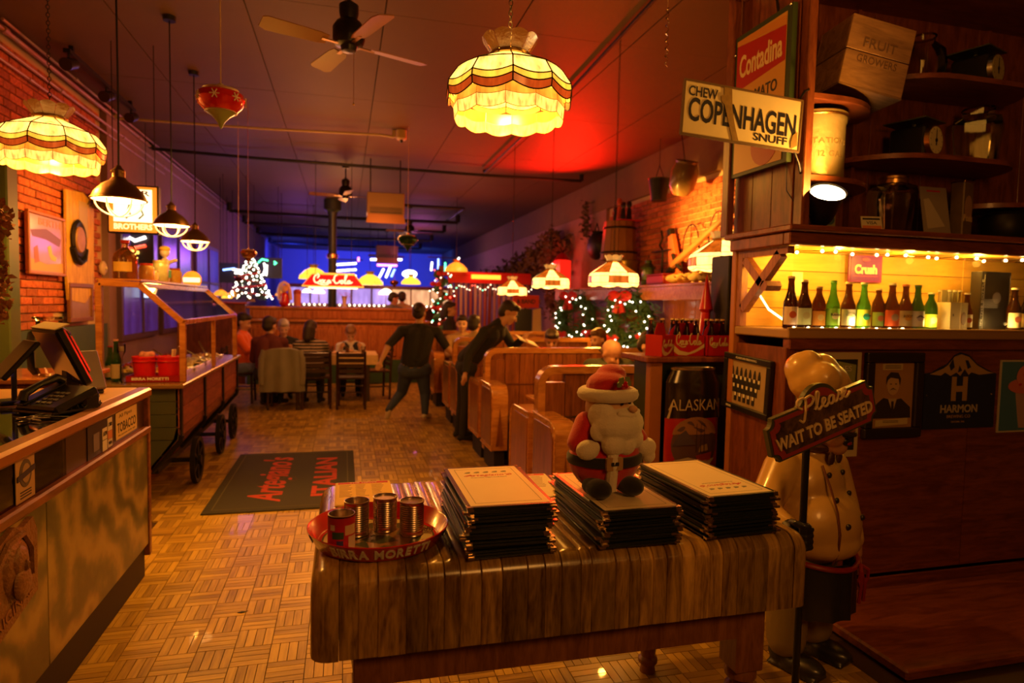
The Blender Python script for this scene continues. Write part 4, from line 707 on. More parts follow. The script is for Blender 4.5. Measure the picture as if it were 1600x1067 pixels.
def scale_(loc, rz, label):
    t = thing('kitchen_scale', label, 'scale', loc, rz, 'old kitchen scales on the shelves'); mb = MB(); mb.bbox(-.085, .085, -.08, .12, .01, .185, .012); mb.build('housing', BLACK, t); c = .10
    mb = MB(); mb.cyl((0, -.105, c), (0, -.08, c), .086, .09, 32); mb.build('dial_rim', STEEL if loc[2] > 2.8 else BRASS, t); mb = MB(); mb.cyl((0, -.107, c), (0, -.105, c), .078, n=32); dl = mb.build('dial_face', plain('dial_cream', (.72, .62, .38), .4) if loc[2] < 2.8 else plain('dial_dull', (.45, .38, .16), .4), t)
    mb = MB(); mb.prism([(-.005, -.03), (.005, -.03), (.002, .06), (-.002, .06)], .002, Matrix.Translation((0, -.1075, c)) @ Matrix.Rotation(PI/2, 4, 'X')); mb.build('needle', BLACK, dl); mb = MB(); mb.cyl((0, -.11, c), (0, -.107, c), .012, n=12); mb.build('hub', BLACK, dl)
    mb = MB(); mb.cyl((0, .02, .18), (0, .02, .215), .012); mb.box(-.12, .12, -.1, .14, .215, .222); mb.build('pan', plain('tarnished_pan', (.10, .11, .05), .4, .5), t, smooth=False)
    for a in range(12): q = MB(); an = a*PI/6; q.box(-.0015, .0015, -.1077, -.1073, .062, .072, None); q.v = [Vector((v.x*math.cos(an)-(v.z)*math.sin(an), v.y, v.x*math.sin(an)+(v.z)*math.cos(an)+c)) for v in q.v]; q.build('tick', BLACK, dl, smooth=False)
    mb = MB(); mb.box(-.08, -.06, -.07, .11, 0, .012); mb.box(.06, .08, -.07, .11, 0, .012); mb.build('foot', BLACK, t, smooth=False); return t
scale_((3.29, 3.14, 2.501), math.radians(18), 'black kitchen scale with a cream dial on the middle right shelf'); scale_((3.72, 3.14, 2.956), math.radians(18), 'black kitchen scale with a dull yellow dial on the highest shelf')
def jar(loc, label, prof, lid=None, n=8, fill=None, name='glass_jar', rz=.2):
    t = thing(name, label, 'jar', loc, rz, 'glass jars on the shelves'); mb = MB(); mb.shell(prof, n); mb.add([(prof[0][0]*math.cos(2*PI*i/n), prof[0][0]*math.sin(2*PI*i/n), prof[0][1]) for i in range(n)], [tuple(range(n))]); mb.build('jar_glass', clear_glass('jar_glass', (.93, .86, .7), 1.0), t, ang=25)
    r, z = prof[-1]; mb = MB(); mb.tube([(r*math.cos(2*PI*i/24), r*math.sin(2*PI*i/24), z) for i in range(24)], .006, 6, True); mb.build('jar_rim', clear_glass('jar_rim_glass', (.8, .7, .5), 1), t)
    if lid: mb = MB(); mb.lathe([(r+.008, z-.03), (r+.009, z-.01), (r+.006, z-.008), (r+.009, z-.004), (r+.008, z+.01), (0, z+.012)], 28); mb.build('lid', lid, t)
    if fill: mb = MB(); mb.lathe([(0, .01), (prof[0][0]*.93, .01), (prof[1][0]*.93, fill), (0, fill)], n); mb.build('contents', plain('jar_contents', (.1, .05, .02), .7), t)
    return t
jar((3.36, 3.2, 2.957), 'wide shouldered glass jar on the highest shelf beside the scale', [(.11, .002), (.13, .12), (.12, .2), (.07, .25), (.062, .26), (.066, .29)], n=24)
jar((3.78, 3.17, 2.502), 'tall clear glass jar right of the cream dial scale', [(.11, .002), (.14, .24), (.13, .29), (.085, .31), (.085, .35)], n=8)
jar((3.16, 3.17, 2.037), 'six sided glass jar with a brass screw lid on the cabinet counter', [(.10, .002), (.14, .26), (.13, .30), (.075, .325), (.075, .35)], lid=BRASS, n=6, rz=0)
def tin(loc, label, w_, d_, h_, col, rz=0, word=None, emblem=None, name='food_tin'):
    t = thing(name, label, 'tin', loc, rz); mb = MB(); mb.bbox(-w_/2, w_/2, -d_/2, d_/2, 0, h_, .006); mb.build('tin_body', plain('tin_%d' % int(sum(col)*999), col, .45, .1, var=.3, vs=30), t); mb = MB(); mb.bbox(-w_/2-.002, w_/2+.002, -d_/2-.002, d_/2+.002, h_-.012, h_, .003); mb.build('tin_lid', BRASS, t)
    if emblem: mb = MB(); mb.prism(ell(0, h_*.55, w_*.36, h_*.2), .002, Matrix.Translation((0, -d_/2, 0)) @ RX); mb.build('emblem', lab_mat(emblem), t)
    if word: mb = MB(); text(mb, word, Matrix.Translation((0, -d_/2-.001, h_*.38)) @ RX, .04, w=w_*.85, h=w_*.42, depth=.003, off=.03); mb.build('tin_lettering', plain('tin_letter', (.55, .38, .16), .5), t, smooth=False)
    return t
tin((3.63, 3.12, 2.037), 'tall narrow tin lettered Posh on the cabinet counter', .10, .08, .36, (.16, .10, .04), .2, 'Posh', (.35, .2, .12)); tin((2.66, 3.12, 2.037), 'small pale tin with a blue oval behind the clamp lamp', .10, .05, .14, (.34, .30, .14), .1, None, (.05, .1, .12)); tin((2.56, 3.2, 2.037), 'small cream and red tin half hidden by the clamp lamp', .06, .05, .16, (.42, .22, .1), .1, None, (.4, .05, .03)); tin((3.32, 3.28, 2.037), 'dark tin box behind the leaflet on the cabinet counter', .16, .08, .3, (.10, .04, .02), 0, None, None)
def leaning(name, label, x, y, w_, h_, lean, m, rz=0):
    t = thing(name, label, 'card', (x, y, 2.037), rot=(-lean, 0, rz)); mb = MB(); mb.box(-w_/2, w_/2, -.004, 0, 0, h_); mb.build('card', m, t, smooth=False); mb = MB(); mb.box(-.01, .01, 0, .006, .02, h_*.6); mb.build('stand', BLACK, t, smooth=False); return t
t = leaning('menu_leaflet', 'grey leaflet with a pale triangle leaning behind the six sided jar', 3.42, 3.08, .2, .32, .18, plain('leaflet_grey', (.30, .24, .2), .5)); decal(t, 'pale_print', [(-.08, .24), (-.04, .25), (.06, .08), (-.07, .06)], plain('leaflet_pale', (.5, .42, .34), .5), -.0055); decal(t, 'text_line', [(-.08, .03), (.08, .03), (.08, .04), (-.08, .04)], PAPER, -.0055); decal(t, 'text_line', [(-.05, .29), (.05, .29), (.05, .3), (-.05, .3)], REDINK, -.0055)
t = leaning('visa_card_sign', 'small white and orange VISA card sign leaning on the counter', 2.87, 3.0, .12, .1, .25, plain('visa_white', (.62, .55, .4), .5), -.2); decal(t, 'dark_band', [(-.05, .08), (.05, .08), (.05, .09), (-.05, .09)], INK, -.0055); words(t, 'card_word', 'VISA', 0, .062, .06, .018, BLUEP, -.0055); decal(t, 'orange_band', [(-.055, .008), (.055, .008), (.055, .045), (-.055, .045)], plain('visa_orange', (.6, .18, .04), .5), -.0055)
t = thing('iron_pot', 'black cast iron pot on the counter at the right edge', 'pot', (3.98, 3.12, 2.037)); mb = MB(); mb.lathe([(0, 0), (.1, 0), (.135, .05), (.14, .12), (.125, .17), (.135, .185), (.12, .185), (.11, .05), (0, .02)], 24); mb.build('pot_body', DARKM, t); mb = MB(); mb.tube([(-.135, 0, .17), (-.09, 0, .2), (0, 0, .21), (.09, 0, .2), (.135, 0, .17)], .006); mb.build('bail_handle', DARKM, t)
t = thing('clamp_lamp', 'black clamp lamp with a glaring bulb facing up at the cabinet corner', 'lamp', (2.46, 2.93, 2.037), 0); HT = Matrix.Translation((0, -.02, .10)) @ Matrix.Rotation(-.30, 4, 'Y') @ Matrix.Rotation(.62, 4, 'X')
mb = MB(HT); mb.lathe([(0, -.085), (.045, -.08), (.06, -.05), (.075, .03), (.088, .10), (.092, .105), (.084, .10), (.07, .03), (.05, -.04), (0, -.06)], 28); mb.build('lamp_head', BLACK, t); mb = MB(HT); mb.lathe([(0, .085), (.083, .093), (.083, .097), (0, .10)], 28); mb.build('lit_bulb_face', glow('clamp_bulb', (1, .78, .4), 40), t)
mb = MB(); mb.box(-.02, .02, -.05, .03, 0, .008); mb.tube([(0, -.02, .004), (0, 0, .03), (0, -.01, .06)], .008); mb.build('clamp', DARKM, t); mb = MB(); mb.tube([(-.02, 0, .05), (-.12, .02, .1), (-.17, .06, .2), (-.15, .1, .4)], .003, 5); mb.build('lamp_cord', BLACK, t)
# ---------------------------------------------------------------- signs hung on the cabinet corner
t = thing('contadina_sign', 'red and yellow Contadina tomato sauce sign on the cabinet side', 'sign', (CX-.03, 3.20, 2.80), rot=(0, 0, -PI/2)); h0, h1 = -.42, .40
mb = MB(); mb.box(-.25, .25, 0, .03, h0, h1); mb.build('sign_box', plain('sign_box_green', (.03, .05, .015), .5), t, smooth=False); mb = MB(); mb.box(-.225, .21, -.003, 0, h0+.02, h1-.03); mb.build('yellow_field', plain('contadina_yellow', (.62, .32, .06), .4), t, smooth=False)
decal(t, 'red_field', [(-.225, .08), (.21, .12), (.21, .30), (-.225, .34)], plain('contadina_red', (.42, .012, .008), .4), -.005); decal(t, 'top_wave', [(-.225, .34), (0, .33), (.21, .30), (.21, .35), (-.1, .37), (-.225, .37)], plain('contadina_orange', (.62, .25, .04), .4), -.006)
words(t, 'contadina_lettering', 'Contadina', -.005, .21, .38, .13, plain('sign_cream', (.72, .55, .3), .4), -.007, off=.02); words(t, 'sauce_lettering', 'TOMATO', -.0, .015, .30, .065, INK, -.005, off=.015); words(t, 'sauce_lettering', 'SAUCE', -.01, -.09, .26, .065, INK, -.005, off=.015)
decal(t, 'tomato_print', ell(.06, -.28, .12, .12), plain('contadina_red', (.42, .012, .008), .4), -.005); mb = MB(); mb.tube([(.12, .01, .40), (.02, .05, .62), (-.02, .06, .9)], .008); mb.build('hanging_cord', BLACK, t)
for p in ((.24, .39), (-.245, .30)): mb = MB(); mb.sph((p[0], -.006, p[1]), .008, 8); mb.build('screw', STEEL, t)
t = thing('copenhagen_sign', 'chipped white enamel Copenhagen snuff sign projecting from the cabinet corner', 'sign', (1.92, 2.86, 2.555), rot=(0, .05, .02)); ES = plain('enamel_white', (.74, .6, .36), .35, var=.12, vs=9); W2, H2 = .338, .128
mb = MB(); mb.bbox(-W2, W2, -.004, .004, -H2, H2, .002); mb.build('sign_plate', ES, t); mb = MB()
for a in ((-W2-.004, W2+.004, H2-.004, H2+.006), (-W2-.004, W2+.004, -H2-.006, -H2+.004), (-W2-.006, -W2+.003, -H2, H2), (W2-.003, W2+.006, -H2, H2)): mb.box(a[0], a[1], -.008, .008, a[2], a[3])
mb.build('rusty_flange', plain('rust_dark', (.12, .06, .02), .7), t, smooth=False)
NV = plain('enamel_navy', (.02, .018, .035), .4); words(t, 'snuff_lettering', 'CHEW', -.235, .082, .16, .048, NV, -.006, off=.015); words(t, 'snuff_lettering', 'COPENHAGEN', .0, -.005, .62, .115, NV, -.006, off=.02, sp=1); words(t, 'snuff_lettering', 'SNUFF', .165, -.087, .2, .038, NV, -.006, off=.012)
RU = plain('rust_stain', (.25, .14, .03), .8, var=.4, vs=40); decal(t, 'rust_streak', [(-.125, .125), (-.08, .125), (-.07, .03), (-.045, -.06), (-.02, -.125), (-.055, -.125), (-.085, -.04), (-.115, .04)], RU, -.0085); decal(t, 'rust_streak', [(.29, -.12), (.325, -.1), (.32, -.03), (.295, -.05), (.285, -.09)], RU, -.0085); decal(t, 'rust_streak', [(-.14, .08), (-.12, .09), (-.11, .04), (-.13, .05)], RU, -.009)
mb = MB(); mb.tube([(W2-.02, 0, H2), (W2+.02, .01, H2+.06), (W2+.06, .03, H2+.08)], .006); mb.tube([(W2-.02, 0, -H2), (W2+.03, .02, -H2-.05), (W2+.07, .05, -H2-.09)], .006); mb.build('bracket', DARKM, t)
# ================================================================ chef statue with the waiting sign
CHX, CHY = 2.04, 2.42
JK = plain('cream_ceramic', (.60, .36, .10), .32, coat=.35, var=.18, vs=5, bump=.06, bs=15); SKN = plain('ceramic_skin', (.50, .24, .09), .35, coat=.3); APB = plain('ceramic_black', (.018, .016, .02), .4, coat=.3); OLV = plain('ceramic_olive', (.26, .18, .06), .45, coat=.2)
ch = thing('chef_statue', 'painted chef statue with a big belly and cream double-breasted jacket beside the table', 'statue', (CHX, CHY, 0)); TR = Matrix.Rotation(.35, 4, 'Z')
def chp(x, y, z): return (x-CHX, y-CHY, z)
mb = MB(TR); mb.sph((0, -.03, .66), (.215, .19, .19), 28); mb.sph((0, 0, .82), (.18, .14, .16), 24); mb.sph((0, -.055, .585), (.195, .17, .09), 22); bone(mb, (-.15, .02, .90), (.15, .02, .90), .065); bone(mb, (0, 0, .88), (0, 0, .99), .09, .075)
mb.M = Matrix(); bone(mb, chp(1.88, 2.40, .90), chp(1.735, 2.33, .74), .082, .066); bone(mb, chp(1.735, 2.33, .74), chp(1.765, 2.22, .71), .066, .05); bone(mb, chp(2.21, 2.48, .88), chp(2.27, 2.44, .68), .075, .058); bone(mb, chp(2.27, 2.44, .68), chp(2.26, 2.38, .56), .056, .047)
blob(mb, 'jacket', JK, ch, .011, 5)
mb = MB(TR); bone(mb, (-.10, .02, .46), (-.11, .01, .12), .105, .085); bone(mb, (.10, .02, .46), (.11, .01, .12), .105, .085); bone(mb, (-.09, .02, .5), (.09, .02, .5), .12); blob(mb, 'trousers', OLV, ch, .013, 4)
mb = MB(TR); pts = [(.185*math.cos(a), -.03+.175*math.sin(a)) for a in [math.radians(200+140*i/14) for i in range(15)]]; vs = [(x*(1+.03*math.sin(i*2)), y*(1+.03*math.sin(i*2)), .51) for i, (x, y) in enumerate(pts)] + [(x*.98*(1+.05*math.sin(i*2)), y*1.0*(1+.05*math.sin(i*2)), .27) for i, (x, y) in enumerate(pts)]
mb.add(vs, [(i, i+1, 16+i, 15+i) for i in range(14)]); mb.add([(v[0]*.94, v[1]*.94, v[2]) for v in vs], [(15+i, 16+i, i+1, i) for i in range(14)]); mb.build('apron', APB, ch, ang=60)
RED2 = plain('ceramic_red', (.28, .015, .01), .4, coat=.3)
mb = MB(TR); mb.tube([(.192*math.cos(a), -.03+.182*math.sin(a), .508+.012*math.cos(2*a)) for a in [math.radians(195+150*i/16) for i in range(17)]], .012, 8); mb.build('waist_band', RED2, ch)
for s in (-1, 1): mb = MB(TR); mb.tube([(.04, -.225, .51), (.04+s*.03, -.245, .49), (.04+s*.035, -.24, .45), (.04+s*.012, -.235, .42)], .008, 6); mb.tube([(.04, -.228, .50), (.04+s*.015, -.24, .42), (.04+s*.02, -.235, .35)], .007, 6); mb.build('tie_bow', RED2, ch)
for s in (-1, 1): mb = MB(TR); mb.sph((s*.11, -.06, .04), (.065, .12, .045), 16); mb.sph((s*.11, .02, .06), (.06, .07, .06), 14); mb.box(s*.11-.06, s*.11+.06, -.16, .07, .002, .015); blob(mb, 'shoe', APB, ch, .009, 3)
for (x, z) in ((-.055, .89), (.05, .89), (-.06, .79), (.065, .80), (-.055, .69), (.075, .705), (-.05, .585)):
    ry = math.sqrt(max(0, 1-(x/.215)**2 - ((z-.66)/.19)**2)) if abs(z-.66) < .16 else 0; y = min(-.03-.19*ry, -.0-.14*math.sqrt(max(0, 1-(x/.18)**2-((z-.82)/.16)**2)) if abs(z-.82) < .15 else 0)
    mb = MB(TR); mb.sph((x, y-.004, z), (.0135, .009, .0135), 12); mb.build('button', plain('button_brown', (.03, .02, .015), .35), ch)
mb = MB(TR); mb.tube([(-.075, -.10, .93), (-.095, -.15, .85), (-.10, -.19, .75), (-.10, -.205, .66), (-.09, -.195, .57), (-.085, -.17, .52)], .0045, 6); mb.build('jacket_opening', plain('ceramic_redbrown', (.14, .04, .015), .5), ch)
HC2 = Matrix.Translation((.02, -.04, 1.10)) @ Matrix.Rotation(.5, 4, 'Z')
mb = MB(HC2); mb.sph((0, 0, 0), (.10, .105, .115), 22); mb.sph((-.045, -.07, -.04), (.05, .045, .05), 14); mb.sph((.045, -.07, -.04), (.05, .045, .05), 14); mb.sph((0, -.06, -.095), (.06, .05, .04), 14); mb.sph((0, -.115, -.005), (.026, .028, .024), 12)
for s in (-1, 1): mb.sph((s*.102, .0, -.0), (.014, .028, .035), 10)
blob(mb, 'head', SKN, ch, .008, 3)
mb = MB(HC2); mb.sph((0, -.105, -.062), (.034, .018, .022), 14); mo = mb.build('mouth', APB, ch); mb = MB(HC2); mb.sph((0, -.117, -.072), (.022, .01, .009), 12); mb.build('tongue', RED2, mo)
for s in (-1, 1): mb = MB(HC2); mb.tube([(0, -.128, -.032), (s*.03, -.125, -.035), (s*.055, -.11, -.03), (s*.07, -.095, -.012)], [.013, .013, .009, .004], 8); mb.build('moustache', APB, ch); mb = MB(HC2); mb.sph((s*.035, -.098, .03), (.012, .008, .012), 10); mb.build('eye', APB, ch); mb = MB(HC2); mb.tube([(s*.015, -.103, .055), (s*.04, -.1, .062), (s*.06, -.085, .05)], .006, 6); mb.build('eyebrow', APB, ch)
mb = MB(HC2); mb.lathe([(.098, .055), (.106, .06), (.108, .12), (.10, .125)], 28); mb.build('hat_band', JK, ch)
mb = MB(Matrix.Translation((.0, -.02, 1.10)))
for (x, y, z, r) in ((-.03, 0, .19, .10), (.05, -.01, .18, .09), (.0, .05, .19, .09), (-.06, .02, .235, .08), (-.02, -.05, .20, .08), (.10, -.02, .16, .06), (.02, 0, .235, .075), (-.05, 0, .27, .055)): mb.sph((x, y, z), r, 16)
mb.sph((.14, -.03, .145), (.035, .04, .03), 12); blob(mb, 'puffed_hat', JK, ch, .01, 3)
mb = MB(TR); mb.tube([(.08*math.cos(a), -.02+.08*math.sin(a), 1.0) for a in [i*PI/10 for i in range(20)]], .018, 8, True); mb.sph((0, -.11, .985), (.022, .014, .016), 10); mb.sph((-.03, -.115, .96), (.022, .01, .03), 10); mb.sph((.03, -.115, .96), (.022, .01, .03), 10); mb.build('neckerchief', plain('neck_brown', (.06, .02, .012), .5), ch)
PXY = (1.775, 2.13)
# hand closed on the pole
mb = MB(); hx, hy = PXY[0]-CHX, PXY[1]-CHY
bone(mb, chp(1.765, 2.22, .71), (hx-.012, hy+.045, .70), .045, .042); mb.sph((hx-.005, hy+.04, .69), (.045, .035, .05), 14)
for k in range(4):
    z = .735 - k*.024; mb.tube([(hx+.025, hy+.045, z), (hx+.036, hy+.01, z-.002), (hx+.022, hy-.026, z-.004), (hx-.008, hy-.030, z-.005), (hx-.026, hy-.012, z-.005)], .0125, 8)
mb.tube([(hx-.035, hy+.03, .75), (hx-.035, hy-.002, .755), (hx-.015, hy-.028, .748), (hx+.008, hy-.03, .745)], .0135, 8); blob(mb, 'gloved_hand', APB, ch, .006, 2)
mb = MB(); a = chp(2.26, 2.38, .56); bone(mb, a, (a[0], a[1]-.01, .50), .036, .034)
for k, l in enumerate((.075, .085, .08, .06)): x = a[0]-.024+k*.016; mb.tube([(x, a[1]-.01, .49), (x, a[1]-.022, .49-l*.6), (x-.002, a[1]-.015, .49-l)], .0095, 8)
mb.tube([(a[0]-.03, a[1]-.02, .51), (a[0]-.045, a[1]-.035, .48), (a[0]-.038, a[1]-.045, .455)], .011, 8); blob(mb, 'open_hand', SKN, ch, .006, 2)
mb = MB(); mb.lathe([(0, 0), (.2, 0), (.21, .01), (.2, .02), (0, .02)], 32, Matrix.Translation((0, -.03, -.0))); mb.v = [Vector((v.x, v.y, v.z)) for v in mb.v]; 
# the pole and its board
t = thing('waiting_sign', 'carved brown sign on a black pole reading Please wait to be seated', 'sign', (PXY[0], PXY[1], 0)); mb = MB(); mb.cyl((0, 0, .02), (0, 0, 1.13), .0145, .0145, 14); mb.build('pole', BLACK, t); mb = MB(); mb.lathe([(0, 0), (.12, 0), (.125, .006), (.03, .02), (.018, .04), (0, .04)], 28); mb.build('pole_foot', DARKM, t)
SM = Matrix.Translation((.03, -.022, 1.175)) @ Matrix.Rotation(.10, 4, 'Z') @ Matrix.Rotation(PI/2, 4, 'X') @ Matrix.Rotation(.285, 4, 'Z')
def sgn(g=0):
    x0, x1, y0, y1 = -.265+g, .275-g, -.098+g, .082-g; r = .038
    top = [(x1-r+.01, y1)] + [(.105-g*.3, y1)] + arc(.0, y1-.035, .098-g, 30, 150, 14)[0:] + [(-.105+g*.3, y1)] + [(x0+r-.01, y1)]
    L = arc(x0-.004+g*.4, y1-.005, r*.8, 0, -90, 5)[::1] + arc(x0-.004+g*.4, y0+.005, r*.8, 90, 0, 5); R_ = arc(x1+.004-g*.4, y0+.005, r*.8, 180, 90, 5) + arc(x1+.004-g*.4, y1-.005, r*.8, 270, 180, 5)
    return top + L + R_
mb = MB(SM); mb.prism(sgn(0), .022); mb.build('sign_border', plain('sign_olive', (.06, .06, .022), .4, coat=.3), t, smooth=False); mb = MB(SM @ Matrix.Translation((0, 0, .0225))); mb.prism(sgn(.008), .004); mb.build('red_moulding', plain('sign_red', (.30, .035, .02), .45, coat=.2), t, smooth=False)
mb = MB(SM @ Matrix.Translation((0, 0, .027))); mb.prism(sgn(.024), .002); mb.build('wood_field', wood('sign_board_wood', (.03, .013, .006), (.13, .065, .025), .5, (1, 9, 1), 14, bump=.4), t, smooth=False)
LC = plain('sign_letters', (.72, .54, .28), .45); mb = MB(SM @ Matrix.Translation((.0, -.022, .029))); text(mb, 'WAIT TO BE SEATED', Matrix(), .05, w=.495, h=.05, depth=.012, off=.03); mb.build('sign_lettering', LC, t, smooth=False)
mb = MB(SM @ Matrix.Translation((-.135, .038, .032)) @ Matrix.Rotation(.04, 4, 'Z'))
S_ = [[(.02, .0), (.035, -.02), (.05, .0), (.075, .095), (.06, .125), (.03, .12), (.025, .085), (.045, .06)], [(.07, .115), (.105, .12), (.12, .095), (.10, .065), (.065, .06)],      # P
      [(.115, .02), (.135, .05), (.155, .11), (.145, .125), (.135, .1), (.13, .03), (.14, .012), (.158, .025)], [(.158, .025), (.18, .045), (.185, .062), (.172, .068), (.163, .045), (.168, .018), (.185, .012), (.2, .03)],      # l e
      [(.235, .058), (.215, .062), (.203, .04), (.208, .015), (.225, .018), (.237, .058), (.234, .02), (.245, .014), (.256, .03)], [(.256, .03), (.272, .07), (.268, .055), (.282, .035), (.278, .015), (.26, .014)], [(.278, .015), (.305, .045), (.312, .062), (.298, .068), (.288, .045), (.294, .018), (.31, .012), (.335, .035)]]
script(mb, [[(x*.85, y*.62) for x, y in s] for s in S_], Matrix(), .0052, flat=1); mb.build('script_please', LC, t)
# ================================================================ green drinks cabinet with the big can
gc = thing('green_cabinet', 'green panelled cabinet with wood corner post behind the right menus', 'cabinet', (2.22, 3.80, 0)); GP = plain('dark_green_panel', (.022, .04, .014), .4, var=.2)
mb = MB(); mb.box(-.33, .39, -.16, .14, .02, 1.255); mb.build('cabinet_body', GP, gc, smooth=False); mb = MB(); mb.bbox(-.385, -.30, -.20, -.14, 0, 1.255, .004); mb.build('corner_post', plain('cab_orange', (.34, .12, .035), .4, var=.2), gc); mb = MB(); mb.bbox(-.42, .42, -.22, .17, 1.257, 1.29, .006); mb.build('top_board', CABW, gc)
ac = thing('giant_can_sign', 'giant red and black Alaskan beer can display standing before the green cabinet', 'can display', (2.10, 3.545, .42)); CN = .185
def can_part(name, z0, z1, r0, r1, m, par=ac, n=32): q = MB(); q.shell([(r0, z0), (r1, z1)], n, Matrix.Scale(.3, 4, (0, 1, 0))); return q.build(name, m, par)
can_part('black_top', .50, .72, CN, CN, plain('can_black', (.014, .008, .006), .2, coat=.6)); can_part('shoulder', .72, .795, CN, CN*.80, plain('can_black', (.014, .008, .006), .2)); can_part('red_body', 0, .50, CN, CN, plain('can_red', (.36, .014, .01), .22, coat=.6))
mb = MB(); mb.lathe([(CN*.80, .795), (CN*.83, .80), (CN*.83, .81), (CN*.78, .812), (CN*.76, .80), (0, .80)], 32, Matrix.Scale(.3, 4, (0, 1, 0))); mb.build('can_rim', STEEL, ac)
def on_can(name, poly, m, dr=.001):      # print wrapped on the can
    bm = bmesh.new(); bm.faces.new([bm.verts.new((x, 0, z)) for x, z in poly]); bmesh.ops.triangulate(bm, faces=bm.faces[:])
    for _ in range(2): bmesh.ops.subdivide_edges(bm, edges=bm.edges[:], cuts=1)
    for v in bm.verts: x = max(-CN*.995, min(CN*.995, v.co.x)); v.co.y = -.3*math.sqrt(max(0, (CN)**2-x*x))-dr*2; v.co.x = x
    q = MB(); q.bm(bm); return q.build(name, m, ac)
on_can('round_scene', ell(0, .335, .155, .165, 28), plain('can_dusk', (.10, .055, .06), .3), .001); on_can('sky_print', [(.1*math.cos(a)*1.5, .40+.11*math.sin(a)) for a in [i*PI/12 for i in range(13)]], plain('can_tan', (.30, .15, .06), .3), .002); on_can('mountain_print', [(-.15, .33), (-.11, .40), (-.07, .43), (-.03, .37), (0, .34)], plain('can_violet', (.08, .06, .11), .3), .003)
on_can('ship_print', [(.0, .27), (.12, .29), (.11, .24), (.02, .22)], plain('can_ship', (.25, .03, .01), .3), .003); on_can('deck_print', [(.02, .29), (.09, .30), (.08, .34), (.03, .33)], plain('can_deck', (.3, .2, .06), .3), .003); on_can('surf_print', [(-.14, .24), (-.05, .26), (.05, .235), (.14, .25), (.09, .19), (0, .175), (-.1, .19)], plain('can_surf', (.40, .33, .28), .3), .003)
for x in (.0, .03, .055): on_can('mast_print', [(x, .29), (x+.005, .29), (x+.004, .47), (x+.001, .47)], INK, .004)
def can_text(name, s, z, w_, h_, m, **k):
    q = MB(); text(q, s, Matrix.Translation((0, 0, 0)) @ RX, h_, w=w_, h=h_, depth=.002, **k); q.v = [Vector((v.x, -.3*math.sqrt(max(0, CN**2-v.x**2))+v.y-.006, v.z+z)) for v in q.v]; return q.build(name, m, ac, smooth=False)
can_text('can_lettering', 'ALASKAN', .585, .35, .07, plain('can_letters', (.42, .33, .22), .4), off=-.005); can_text('can_lettering', 'AMBER', .10, .22, .05, plain('can_letters_dim', (.30, .10, .06), .4))
for s in (-1, 1): on_can('letter_swash', [(s*.17, .50), (s*.182, .50), (s*.16, .60), (s*.152, .59)], plain('can_letters', (.42, .33, .22), .4), .004)
mb = MB(); mb.box(-.16, .16, -.05, .05, -.42, -.001); mb.build('can_plinth', GP, ac, smooth=False)
# ---------------------------------------------------------------- cola carriers and bottles on the green cabinet
CR = plain('carton_red', (.46, .01, .012), .35, coat=.3); SWSH = plain('carton_cream', (.62, .5, .28), .45)
COKE = [[(.10, .62), (.02, .60), (-.02, .35), (.05, .15), (.16, .22), (.21, .35)], [(.10, .75), (.16, .60), (.10, .45)], [(.27, .32), (.22, .22), (.26, .12), (.32, .2), (.30, .32), (.26, .34)], [(.40, .32), (.35, .30), (.34, .16), (.41, .14), (.46, .2)], [(.53, .32), (.48, .30), (.47, .16), (.52, .14), (.55, .32), (.56, .15), (.6, .2)],
        [(.62, .32), (.68, .33)], [(.82, .66), (.74, .62), (.70, .36), (.76, .14), (.87, .2), (.92, .34)], [(.98, .32), (.94, .22), (.97, .12), (1.03, .2), (1.01, .32), (.97, .34)], [(1.08, .2), (1.13, .5), (1.16, .66), (1.11, .62), (1.09, .15), (1.15, .16)], [(1.26, .32), (1.2, .3), (1.18, .16), (1.24, .14), (1.27, .32), (1.29, .15), (1.36, .24)], [(.1, .13), (.3, .02), (.5, .06)]]
def cola_words(t, x, z, w_, y, m, r=.003, name='script_lettering'): mb = MB(Matrix.Translation((x-w_/2, y, z)) @ RX); script(mb, [[(a*w_/1.36, b*w_/1.36) for a, b in s] for s in COKE], Matrix(), r, flat=.4); return mb.build(name, m, t)
def cola_carrier(loc, rz, w_, label, swash=True):
    t = thing('cola_carrier', label, 'carrier', loc, rz, 'cola bottle carriers on the green cabinet'); d_, h_ = .13, .135; mb = MB()
    for a in ((-w_/2, w_/2, -d_/2, -d_/2+.003), (-w_/2, w_/2, d_/2-.003, d_/2), (-w_/2, -w_/2+.003, -d_/2, d_/2), (w_/2-.003, w_/2, -d_/2, d_/2)): mb.box(*a, 0, h_)
    mb.box(-w_/2, w_/2, -d_/2, d_/2, 0, .003); mb.build('carton', CR, t, smooth=False); mb = MB(); mb.prism([(-w_/2+.003, 0), (w_/2-.003, 0), (w_/2-.003, h_+.02), (w_*.25, h_+.075), (-w_*.25, h_+.075), (-w_/2+.003, h_+.02)], .003, RX); mb.build('handle_panel', CR, t, smooth=False)
    if swash: mb = MB(); mb.prism([(-w_/2, .07), (-w_*.3, .035), (0, .022), (w_*.25, .045), (w_/2, .08), (w_/2, .055), (w_*.2, .022), (-.02, .004), (-w_*.35, .008), (-w_/2, .03)], .0008, Matrix.Translation((0, -d_/2-.0002, 0)) @ RX); mb.build('wave_print', SWSH, t, smooth=False)
    cola_words(t, 0, .055, w_*.82, -d_/2-.002, SWSH, .0035 if w_ > .15 else .003); return t
def cola_bottle(x, y, z, label, grp): return bottle((x, y, z), label, GDK, .235, .0285, None, (.62, .42, .16), 'hips', None, INK, grp, name='cola_bottle')
GZ = 1.2905
